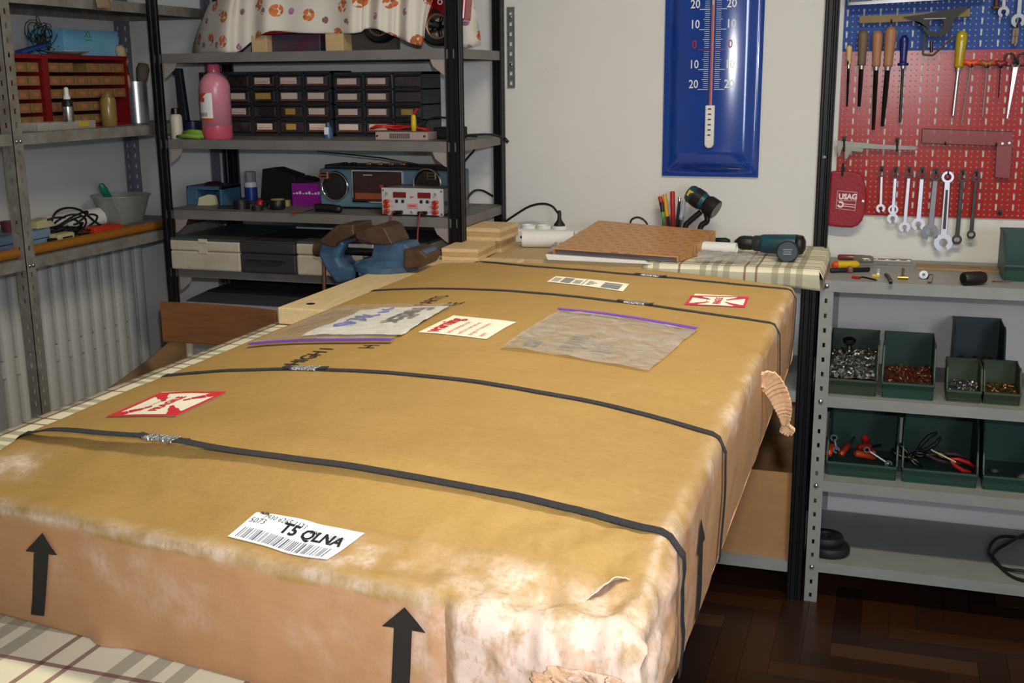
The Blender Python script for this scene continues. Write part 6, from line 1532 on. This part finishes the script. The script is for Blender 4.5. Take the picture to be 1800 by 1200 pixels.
wrench((1574,306), (1569,384), 7, 8.5, 5, M_w1, 'very bright chrome wrench with double jaw, second in the row', 'double')
wrench((1598,306), (1590,399), 6.5, 8.5, 5.5, M_w1, 'chrome wrench with grey jaw, third in the row')
wrench((1621,307), (1614,394), 7, 10, 6.5, M_w1, 'polished stout chrome wrench, fourth in the row')
wrench((1645,309), (1635,408), 8, 13, 8, M_w2, 'dull grey wide-jawed wrench with open ring on top', 'combo')
wrench((1666,311), (1658,426), 9, 14, 9, M_w1, 'largest chrome wrench with recessed shank', 'big')
wrench((1692,311), (1682,421), 7, 7.5, 6, M_dsteel, 'longer dark ring wrench at the right of the row', 'ring')
wrench((1716,312), (1707,412), 6.5, 6.5, 5.5, M_dsteel, 'shorter dark ring wrench at the right end of the row', 'ring')
wrench((1767,-40), (1764,21), 5, 8, 5, M_w2, 'small open wrench high on the blue board', 'combo', True, 'wrenches on the blue board', pb_)
wrench((1797,-50), (1790,36), 6, 10, 6, M_w2, 'larger open wrench at the upper right corner of the blue board', 'combo', True, 'wrenches on the blue board', pb_)
t, v, L, dn = hung('nail_punch', 'dark punch with brass tip beside the small wrench', 'punch', (1754,-40), (1751,14)); MB().lathe([(.007, .004), (.006, L)], (0,0,0), 10, dn).build('shank', mat('maroon_iron', (60, 30, 26), .5), t, smooth='auto'); MB().lathe([(.012, -.001), (.013, .003), (.007, .005)], (0,0,0), 12, dn).build('tip', mat('brass', (0,0,0)), t, smooth='auto'); hook(1754, -20, pb_)
t, v, L, dn = hung('wooden_peg', 'grey wooden clothes peg clipped on the blue board', 'peg', (1786,50), (1783,77)); 
for dx in (-1, 1): MB().hexa([Vector((dx*.004-.0035, -.004, 0)), Vector((dx*.004+.003, -.004, 0)), Vector((dx*.004+.003, .004, 0)), Vector((dx*.004-.0035, .004, 0))], [v+Vector((dx*.004-.0035, -.004, 0)), v+Vector((dx*.004+.003, -.004, 0)), v+Vector((dx*.004+.003, .004, 0)), v+Vector((dx*.004-.0035, .004, 0))]).build('half', mat('peg_wood', (130, 112, 92), .7), t)
MB().cyl((v.x-.009, -.0045, L*.5), (v.x+.009, -.0045, L*.52), .0012, 6).build('spring', M_steel, t); hook(1786, 48, pb_)
# vernier caliper
p0 = PW(1484, 262, .02); t = thing('vernier_caliper', 'grey steel vernier caliper on the left of the red board', 'caliper', p0); q = lambda x, y: (lambda p: (p.x-p0.x, p.z-p0.z))(PW(x, y, .02)); M_cal = mat('caliper_steel', (120, 118, 108), .4, .8)
MB().prism([q(1474, 249), q(1485, 248), q(1550, 254), q(1609, 257), q(1614, 260), q(1608, 263), q(1550, 262), q(1485, 259), q(1474, 259)], -.003, 0).build('beam', M_cal, t); MB().prism([q(1471, 247), q(1478, 247), q(1481, 258), q(1478, 268), q(1474, 276), q(1472, 262)], -.004, .001).build('fixed_jaw', M_cal, t); MB().prism([q(1485, 258), q(1518, 261), q(1516, 267), q(1497, 265), q(1488, 280), q(1485, 278)], -.005, .002).build('sliding_jaw', M_cal, t); 
hook(1484, 247, pr_); hook(1577, 249, pr_)
for x in (1484, 1577): a, c_ = q(x, 244), q(x, 266); MB().cyl((a[0], -.006, a[1]), (c_[0], -.006, c_[1]), .0028, 8).build('hook_prong', M_blk, pr_).location = p0-pr_.location
# transparent set square
p0 = PW(1764, 312, .016); t = thing('try_square', 'shiny reddish L-shaped set square on the red board', 'square', p0); q = lambda x, y: (lambda p: (p.x-p0.x, p.z-p0.z))(PW(x, y, .016)); M_sq = mat('square_film', (150, 64, 58), .3, alpha=.55)
MB().prism([q(1621, 226), q(1780, 231), q(1779, 257), q(1620, 251)], -.002, 0).build('blade', M_sq, t); MB().prism([q(1752, 256), q(1779, 257), q(1775, 313), q(1749, 311)], -.004, .001).build('stock', mat('square_stock', (128, 44, 38), .3), t)
b = MB()
for (a, c_) in (((1621,226),(1780,231)), ((1620,251),(1779,257)), ((1621,226),(1620,251)), ((1752,256),(1749,311)), ((1779,257),(1775,313)), ((1749,311),(1775,313))):
    a, c_ = q(*a), q(*c_); MB().cyl((a[0], -.003, a[1]), (c_[0], -.003, c_[1]), .0012, 6).build('edge', mat('square_edge', (84, 70, 60), .4, .6), t)
for x, y in ((1762,252), (1774,251)): a = q(x, y); MB().cyl((a[0], -.004, a[1]), (a[0], -.001, a[1]), .0035, 10).build('rivet', M_steel, t)
hook(1661, 253, pr_); hook(1750, 255, pr_)
# USAG pouch
p0 = PW(1490, 397, .018); t = thing('tool_pouch', 'red fabric tool pouch with white lettering and wrench emblem', 'pouch', p0); q = lambda x, y: (lambda p: (p.x-p0.x, p.z-p0.z))(PW(x, y, .018))
pl = [q(*a) for a in ((1461,300), (1485,300), (1503,301), (1515,307), (1521,322), (1523,345), (1521,370), (1516,386), (1508,395), (1498,399), (1478,398), (1455,395), (1457,350))]
MB().prism(pl, -.018, .0).build('pouch', mat('pouch_red', (140, 22, 36), .6, var=.1, bump=.2, bscale=150), t, bevel=.006)
M_pwh = mat('pouch_white', (225, 205, 205), .6); vs_, fs_ = text2d('USAG', .0215, .0010, sx=.92); x, z = q(1474.5, 348.5); b = MB(); b.add([(x+a, -.0190, z+c_) for a, c_ in vs_], fs_); b.build('lettering', M_pwh, t)
b = MB()
for (a, c_) in (((1473,334),(1507,337)), ((1507,337),(1503,369)), ((1503,369),(1470,365)), ((1470,365),(1473,334)), ((1472,351),(1505,352))): a, c_ = q(*a), q(*c_); MB().cyl((a[0], -.0186, a[1]), (c_[0], -.0186, c_[1]), .0006, 5).build('frame_line', M_pwh, t)
b = MB(); x, z = q(1478, 358); spanner_end(b, (x, -.0188, z), .0095, PI*.9, .0008, .5); b.build('wrench_mark', M_pwh, t); a, c_ = q(1483, 357), q(1504, 359); MB().cyl((a[0], -.0186, a[1]), (c_[0], -.0186, c_[1]), .0012, 5).build('wrench_mark', M_pwh, t); a, c_ = q(1483, 361), q(1503, 363); MB().cyl((a[0], -.0186, a[1]), (c_[0], -.0186, c_[1]), .0012, 5).build('wrench_mark', M_pwh, t)
x, z = q(1517, 353); MB().lathe([(0, .002), (.004, .0015), (.005, 0)], (x, -.018, z), 10, (0, -1, 0)).build('snap', M_steel, t); hook(1483, 300, pr_); a = q(1483, 286); c_ = q(1481, 308); MB().cyl((a[0], -.021, a[1]), (c_[0], -.020, c_[1]), .003, 8).build('loop', M_blk, t)
hook(1757, 376, pr_)
# ------------------------------------------------------------------ bins on the grey shelving
M_bin = [mat('bin_green', (34, 66, 54), .45, var=.1), mat('bin_olive', (48, 62, 44), .5, var=.12), mat('bin_dark', (40, 56, 58), .5, var=.1)]
def bin_(x0, x1, Y, z, D, H, fh, m, label, rim=.004):
    W = x1-x0; t = thing('storage_bin', label, 'bin', (x0, Y, z), 0, 'plastic storage bins on the grey shelving'); k = .0028; s = .012
    MB().mm((.004, .006, 0), (W-.004, D-.002, k)).build('bottom', m, t)
    MB().hexa([(.006, .010, .0), (W-.006, .010, .0), (W-.006, .010+k, .0), (.006, .010+k, .0)], [(.001, 0, fh), (W-.001, 0, fh), (W-.001, k, fh), (.001, k, fh)]).build('front_panel', m, t); MB().mm((0, -.006, fh-.006), (W, .002, fh)).build('front_lip', m, t, bevel=.001)
    MB().mm((.002, D-k, 0), (W-.002, D, H)).build('back_panel', m, t); MB().mm((0, D-.001, H-.006), (W, D+.004, H)).build('back_rim', m, t)
    prof = [(.010, 0), (D, 0), (D, H), (D*.42, H), (D*.30, H*.92), (.016, fh+.012), (0, fh)]
    for xx in (.001, W-.001-k): MB().prism(prof, xx, xx+k, lambda a, c_, d: (d, a, c_)).build('side_panel', m, t)
    for xx in (-.001, W-.005+.002):
        MB().tube([(xx+.002, .002, fh), (xx+.002, .016, fh+.014), (xx+.002, D*.30, H*.93), (xx+.002, D*.42, H)], .0024, 6).build('side_rim', m, t)
    return t
def fill(t_, W, D, z, n, kind, m, seed, label='loose_hardware', dome=.02):
    r = random.Random(seed); b = MB()
    b.grid(lambda u, v: (.006+(W-.012)*u, .012+(D-.02)*v, z+dome*math.sin(v*PI*.9)+.006*fbm((u*3, v*3, seed), 2)), 10, 10)
    for i in range(n):
        u, v = r.random(), r.random()**1.3; p = Vector((.012+(W-.024)*u, .016+(D-.03)*v, z+dome*math.sin(v*PI*.9)+.004+.006*r.random()))
        d = Vector((r.uniform(-1, 1), r.uniform(-1, 1), r.uniform(-.5, .6))).normalized(); l = r.uniform(.006, .014)
        q = p-d*l/2; q.x = min(max(q.x, .010), W-.010); e = q+d*l; e.x = min(max(e.x, .010), W-.010)
        b.tube([q, e], kind*r.uniform(.8, 1.2), 5)
        if r.random() < .5: b.tube([q-d*.002, q], kind*2, 6)
    return stuff(b.build(label, m, t_))
M_scr = mat('zinc_screws', (165, 165, 162), .3, 1, var=.35, scale=120); M_cop = mat('copper_screws', (112, 66, 48), .4, .7, var=.4, scale=120); M_brs = mat('mixed_brass', (104, 82, 46), .4, .7, var=.5, scale=120)
t = bin_(-.128, .001, 3.05, G2, .22, .135, .045, M_bin[1], 'olive green bin full of bright screws'); fill(t, .129, .21, .045, 260, .0022, M_scr, 1, dome=.045)
o = thing('door_handle', 'dark knob fitting lying on the bright screws', 'fitting', (-.078, 3.17, G2+.098)); MB().lathe([(.008, 0), (.006, .012), (.016, .020), (.018, .030), (.008, .036)], n=16).build('knob', M_dsteel, o, smooth='auto'); MB().lathe([(.018, -.002), (.018, .002), (.006, .003)], n=16).build('rose', M_dsteel, o)
t = bin_(.012, .143, 3.05, G2, .22, .135, .045, M_bin[0], 'green bin with coppery screws beside the screw-filled one'); fill(t, .131, .21, .026, 170, .002, M_cop, 2)
t = bin_(.173, .259, 3.06, G2, .14, .088, .034, M_bin[1], 'small green bin with a few bright bolts'); fill(t, .086, .13, .02, 40, .0025, M_scr, 3, dome=.01)
t = bin_(.263, .352, 3.06, G2, .14, .088, .034, M_bin[1], 'small green bin with brass bits at the right edge'); fill(t, .089, .13, .018, 60, .002, M_brs, 4, dome=.01)
t = bin_(.195, .325, 3.225, G2, .205, .155, .045, M_bin[2], 'dark tall bin standing behind the two small bins')
fill(t, .130, .19, .03, 30, .003, M_brs, 9, dome=.02)
t = bin_(-.118, .066, 3.075, G3, .26, .150, .042, M_bin[0], 'large green bin of orange-handled tools'); 
t = bin_(.078, .268, 3.075, G3, .26, .150, .042, M_bin[0], 'large green bin of pliers and cutters')
t = bin_(.280, .470, 3.075, G3, .26, .150, .042, M_bin[0], 'large green bin mostly empty at the right edge')
b = MB().lathe([(.010, -.004), (.016, -.004), (.016, .004), (.010, .004), (.010, -.004)], (0, 0, .010), 16, (.1, .4, 1), cap=False); tag(b.build('rubber_ring', M_rub, smooth='auto', loc=(.31, 3.11, G3+.034)), 'black rubber ring in the right green bin', 'ring')
b = MB(); b.grid(lambda u, v: (.09*u, .10*v, .004+.035*math.sin(u*2.6)*math.sin(v*3)+.012*fbm((u*2, v*2, 6), 2)), 14, 14); tag(b.build('plastic_bag', mat('dusty_film', (120, 118, 112), .35, alpha=.8), smooth=True, solid=.001, loc=(.37, 3.10, G3+.008)), 'crumpled dusty plastic bag in the right green bin', 'bag')
# orange-handled screwdrivers
sd = [((1455,800), (1467,770), .010, M_orange, 1), ((1477,800), (1500,770), .0095, mat('brick_red', (150, 44, 26), .4), 2), ((1503,796), (1560,812), .010, M_orange, 3), ((1520,768), (1524,782), .010, M_red, 4), ((1508,786), (1545,782), .009, mat('brick_red', (0,0,0)), 5), ((1535,796), (1528,790), .0095, M_red, 6)]
lbls = ['orange-handled screwdriver standing at the left of the tool bin', 'brick red handled driver at the front of the tool bin', 'orange-handled screwdriver lying across the tool bin', 'red-capped handle sticking up at the back of the tool bin', 'brick red handle lying behind the others', 'red handle pointing at the viewer in the tool bin']
for k, (a, c_, r, m, i) in enumerate(sd):
    Yq = 3.13+.012*k; pa, pc = AY(*a, Yq), AY(*c_, Yq+.05); pa.z = max(pa.z, G3+.018); pc.z = max(pc.z, G3+.020); d = (pc-pa); L = max(d.length, .06); dn = d.normalized()
    t = thing('screwdriver', lbls[k], 'screwdriver', pa, 0, 'screwdrivers in the green tool bin'); MB().lathe([(r*.7, 0), (r, .004), (r*.92, L*.35), (r, L*.55), (r*.6, L*.62)], (0,0,0), 12, dn).build('handle', m, t, smooth='auto'); MB().lathe([(.003, L*.6), (.003, L*1.1)], (0,0,0), 8, dn).build('shaft', M_steel, t, smooth='auto')
Yq = 3.12
for (a, c_, lbl, rr_) in (((1466,769), (1470,790), 'ring spanner upright among the orange handles', .010), ((1524,790), (1562,815), 'chrome spanner with ring end lying on the tools', .009)):
    pa, pc = AY(*a, Yq), AY(*c_, Yq-.01); pc.z = max(pc.z, G3+.015); t = thing('wrench', lbl, 'wrench', pc); b = MB(); ring_end(b, pa-pc, rr_, .005); b.build('ring_end', M_w2, t, smooth='auto'); MB().cyl((0,0,0), (pa-pc)*.85, .004, 8).build('shank', M_w2, t, smooth='auto'); b = MB(); spanner_end(b, (0,0,0), .010, -.8); b.build('jaw', M_w2, t, smooth='auto')
# pliers and cutters
def pliers(cx, cy, Yq, ang, m, label, L=.10):
    p = AY(cx, cy, Yq); p.z = max(p.z, G3+.014); t = thing('pliers', label, 'pliers', p, 0, 'pliers in the green tool bin'); d = Vector((math.cos(ang), .2, math.sin(ang))).normalized(); s = Vector((-d.z, 0, d.x))
    for k in (-1, 1):
        MB().tube([(0,0,0), d*.3*L+s*k*.010, d*L*.7+s*k*.014, d*L+s*k*.008], [.004, .0055, .006, .004], 8).build('handle', m, t, smooth=True); MB().tube([(0,0,0), -d*.02+s*k*.005, -d*.04+s*k*.0015], [.006, .005, .002], 6).build('jaw', M_dsteel, t, smooth=True)
    MB().lathe([(0, -.007), (.006, -.006), (.006, .006), (0, .007)], (0,0,0), 12, (0, 1, 0)).build('pivot', M_dsteel, t)
pliers(1612, 794, 3.18, .75, M_rub, 'black-handled pliers sticking up in the middle bin', .075); pliers(1630, 800, 3.15, -.1, mat('brown_grip', (70, 52, 40), .6), 'brown old pliers lying in the middle bin'); pliers(1668, 806, 3.13, -.45, M_red, 'red-handled cutters at the right of the middle bin', .07); pliers(1598, 804, 3.13, 2.6, M_dsteel, 'dark steel pliers at the left of the middle bin', .05)
pa, pc = AY(1636, 790, 3.12), AY(1690, 800, 3.12); t = thing('steel_scriber', 'pale straight scriber across the middle bin', 'scriber', pa); MB().cyl((0,0,0), AY(1680, 812, 3.12)-pa, .0022, 6).build('rod', mat('scriber_cream', (190, 180, 130), .4), t); MB().cyl((0,0,0), (AY(1680, 812, 3.12)-pa)*.06, .003, 6).build('tip', M_steel, t)
# rubber discs and cable on the lowest shelf
for k, (px, py, r, z, h, lbl) in enumerate(((1463, 975, .056, 0, .026, 'black rubber disc at the bottom of the small stack'), (1457, 950, .048, .0262, .024, 'black rubber disc lying on top of the small stack'))):
    p = AZ(px, 962, G4); o = MB().lathe([(.012, 0), (r*.92, 0), (r, h*.25), (r, h*.75), (r*.92, h), (r*.5, h), (r*.45, h*.8), (.012, h*.8), (.012, 0)], n=32, cap=False).build('rubber_disc', M_rub, smooth='auto', loc=(-.098-.010*k, 3.105+.006*k, G4+z)); tag(o, lbl, 'disc', 'rubber discs on the lowest shelf')
pts = [AZ(x, y, G4+.006) for x, y in ((1812, 1008), (1780, 1003), (1752, 990), (1744, 980), (1752, 965), (1775, 955), (1800, 938), (1830, 930), (1815, 942), (1770, 943), (1745, 953), (1738, 970), (1748, 985), (1780, 1012), (1830, 1030))]
tag(MB().tube([p+Vector((0, 0, .004*math.sin(i*.35)+.001)) for i, p in enumerate(spline(pts, 8))], .0045, 8).build('cable_loop', M_rub, smooth=True), 'black cable looped on the lowest grey shelf', 'cable')
# ------------------------------------------------------------------ things on top of the grey shelving
def G(x, y, h=0): return AZ(x, y, G1+h)
def lay(name, label, cat, a, c_, r, h=None, **k):
    h = r if h is None else h; pa, pc = G(*a, h), G(*c_, h); t = thing(name, label, cat, (pa.x, pa.y, G1)); v = pc-pa; return t, v, v.length, v.normalized()
t, v, L, dn = lay('screwdriver', 'screwdriver with orange and yellow handle on the grey top shelf', 'screwdriver', (1463,466), (1560,464), .0105); o_ = (0, 0, .0112)
MB().lathe([(.006, 0), (.0105, .004), (.011, .014)], o_, 14, dn).build('handle_end', M_orange, t, smooth='auto'); MB().lathe([(.011, .014), (.010, L*.25), (.011, L*.42), (.006, L*.48)], o_, 14, dn).build('handle', M_yellow, t, smooth='auto'); MB().lathe([(.0028, L*.48), (.0028, L)], o_, 8, dn).build('shaft', M_steel, t, smooth='auto')
t, v, L, dn = lay('screwdriver', 'large screwdriver with smoky grey clear handle', 'screwdriver', (1500,457), (1604,461), .013); o_ = (0, 0, .0145)
MB().lathe([(.008, 0), (.013, .006), (.014, L*.28), (.010, L*.34)], o_, 14, dn).build('handle', mat('smoky_handle', (100, 96, 84), .2, coat=.4), t, smooth='auto'); MB().lathe([(.0045, L*.34), (.0045, L*.95), (.003, L)], o_, 8, dn).build('shaft', M_chrome, t, smooth='auto')
t, v, L, dn = lay('screwdriver', 'slim screwdriver with long bright shaft behind the others', 'screwdriver', (1472,453), (1602,456), .008); o_ = (0, .012, .0085)
MB().lathe([(.005, 0), (.008, .004), (.008, L*.36), (.005, L*.40)], o_, 12, dn).build('handle', mat('maroon_clear', (110, 50, 44), .25), t, smooth='auto'); MB().lathe([(.003, L*.4), (.003, L)], o_, 8, dn).build('shaft', M_chrome, t, smooth='auto')
t, v, L, dn = lay('cutter_knife', 'black stick tool with red knob at the shelf front', 'tool', (1460,476), (1527,474), .006); o_ = (0, 0, .007); MB().lathe([(.006, 0), (.0065, .003), (.0065, L), (.005, L+.002)], o_, 12, dn).build('body', M_blk, t, smooth='auto'); MB().lathe([(.005, -.010), (.010, -.008), (.010, .008), (.005, .010)], Vector(o_)+dn*L*.5, 12, (0, -1, .3)).build('knob', mat('red_black', (90, 20, 22), .4), t, smooth='auto')
t, v, L, dn = lay('hex_key', 'bent black hex key with red sleeve on the shelf', 'hex key', (1498,487), (1541,493), .003); o_ = Vector((0, 0, .004)); MB().cyl(o_, o_+dn*.022, .0038, 8).build('sleeve', M_red, t, smooth='auto'); MB().tube(spline([o_+dn*.022, o_+dn*.03+Vector((0, .006, .002)), o_+dn*L*.7+Vector((0, .006, .001)), o_+dn*L], 5), .0024, 6).build('key', M_dsteel, t, smooth=True)
t, v, L, dn = lay('hose_clamp', 'small yellow and steel clamp on the shelf', 'clamp', (1533,483), (1545,482), .005); MB().mm((0, -.004, 0), (.020, .006, .007)).build('yellow_block', M_yellow, t, bevel=.001); MB().mm((.012, .006, 0), (.018, .016, .020)).build('steel_tab', M_steel, t)
t, v, L, dn = lay('lever', 'curved dark metal lever lying on the shelf', 'lever', (1556,482), (1566,496), .004); MB().tube(spline([(0, 0, .005), v*.4+Vector((.003, 0, .007)), v+Vector((0, 0, .005))], 6), [.003]+[.0045]*11+[.003], 8).build('arm', M_dsteel, t, smooth=True); MB().lathe([(.006, -.004), (.006, .004)], v+Vector((0, 0, .006)), 10, (1, 0, 0)).build('boss', M_dsteel, t)
t, v, L, dn = lay('brass_valve', 'little brass valve with upright stem on the shelf', 'valve', (1578,488), (1592,488), .004); MB().cyl((0, 0, .005), (.026, 0, .005), .0045, 10).build('body', mat('brass', (0,0,0)), t, smooth='auto'); MB().cyl((.012, .002, .008), (.012, .004, .030), .0035, 8).build('stem', mat('brown_stem', (90, 70, 54), .5), t, smooth='auto')
t, v, L, dn = lay('wing_nut', 'grey metal nut and washer lying on the shelf', 'nut', (1616,487), (1632,486), .004); MB().lathe([(.004, 0), (.011, 0), (.011, .006), (.004, .006), (.004, 0)], (.010, 0, .011), 12, (0, -1, .2), cap=False).build('washer', M_zinc, t, smooth='auto'); MB().box((.024, .006, .006), (.018, .012, .012), rz=.4).build('block', M_dsteel, t, bevel=.001)
t, v, L, dn = lay('clip', 'dark brown strip clip standing before the wood strip', 'clip', (1633,496), (1638,481), .003); MB().hexa([(-.004, 0, 0), (.005, 0, 0), (.007, .006, 0), (-.002, .006, 0)], [(.0, .010, .020), (.009, .010, .020), (.010, .014, .020), (.001, .014, .020)]).build('strip', mat('brown_stem', (0,0,0)), t); MB().mm((-.003, .0, 0), (.006, .012, .004)).build('foot', M_dsteel, t)
a, c_ = G(1609, 474), G(1766, 481); t = thing('wood_strip', 'long thin wooden strip lying on the grey top shelf', 'strip', (a.x, a.y, G1), math.atan2(c_.y-a.y, c_.x-a.x)); MB().mm((0, 0, 0), ((c_-a).length, .075, .007)).build('strip', mat('strip_wood', (146, 116, 76), .6, var=.12, stretch=(2, 30, 30)), t, bevel=.001); MB().mm((.14, .03, .007), (.165, .045, .0074)).build('pencil_mark', mat('pencil', (110, 86, 56), .7), t)
t, v, L, dn = lay('rubber_cylinder', 'black rounded rubber cylinder on the grey top shelf', 'cylinder', (1693,490), (1732,488), .017); o_ = (0, 0, .0175); MB().lathe([(.015, 0), (.017, .003), (.017, L*.78), (.014, L*.95), (.006, L)], o_, 18, dn).build('body', M_blk, t, smooth='auto'); MB().lathe([(0, -.0005), (.012, -.0005)], o_, 16, dn).build('end_face', M_rub, t)
t = thing('pencil_stub', 'thin brown stick beside the green bin on top', 'stick', (G(1748, 496).x, G(1748, 496).y, G1)); MB().cyl((0, 0, .0025), (.04, .01, .0025), .0024, 6).build('stick', mat('brown_stem', (0,0,0)), t); MB().cyl((-.006, -.0015, .0025), (0, 0, .0025), .0012, 6).build('tip', M_blk, t)
xg = G(1768, 505).x; t = bin_(xg, xg+.135, 3.12, G1, .20, .115, .045, M_bin[0], 'green bin on top of the grey shelving at the right edge')
p = AY(1772, 445, 3.41); t = thing('card_box', 'plain brown box behind the bin on the grey top shelf', 'box', (PX(1776, 3.36, 430), 3.345, G1)); H = PZ(407, 3.345, 1790)-G1; MB().mm((0, 0, 0), (.16, .085, H-.02)).build('body', M_kraft, t, bevel=.001); MB().mm((-.001, -.001, H-.02), (.161, .086, H)).build('lid', M_kraft, t, bevel=.001); vs_, fs_ = text2d('B', .010, .0004); b = MB(); b.add([(.014+a, -.0015, H-.016+c_) for a, c_ in vs_], fs_); b.build('lettering', M_redink, t)
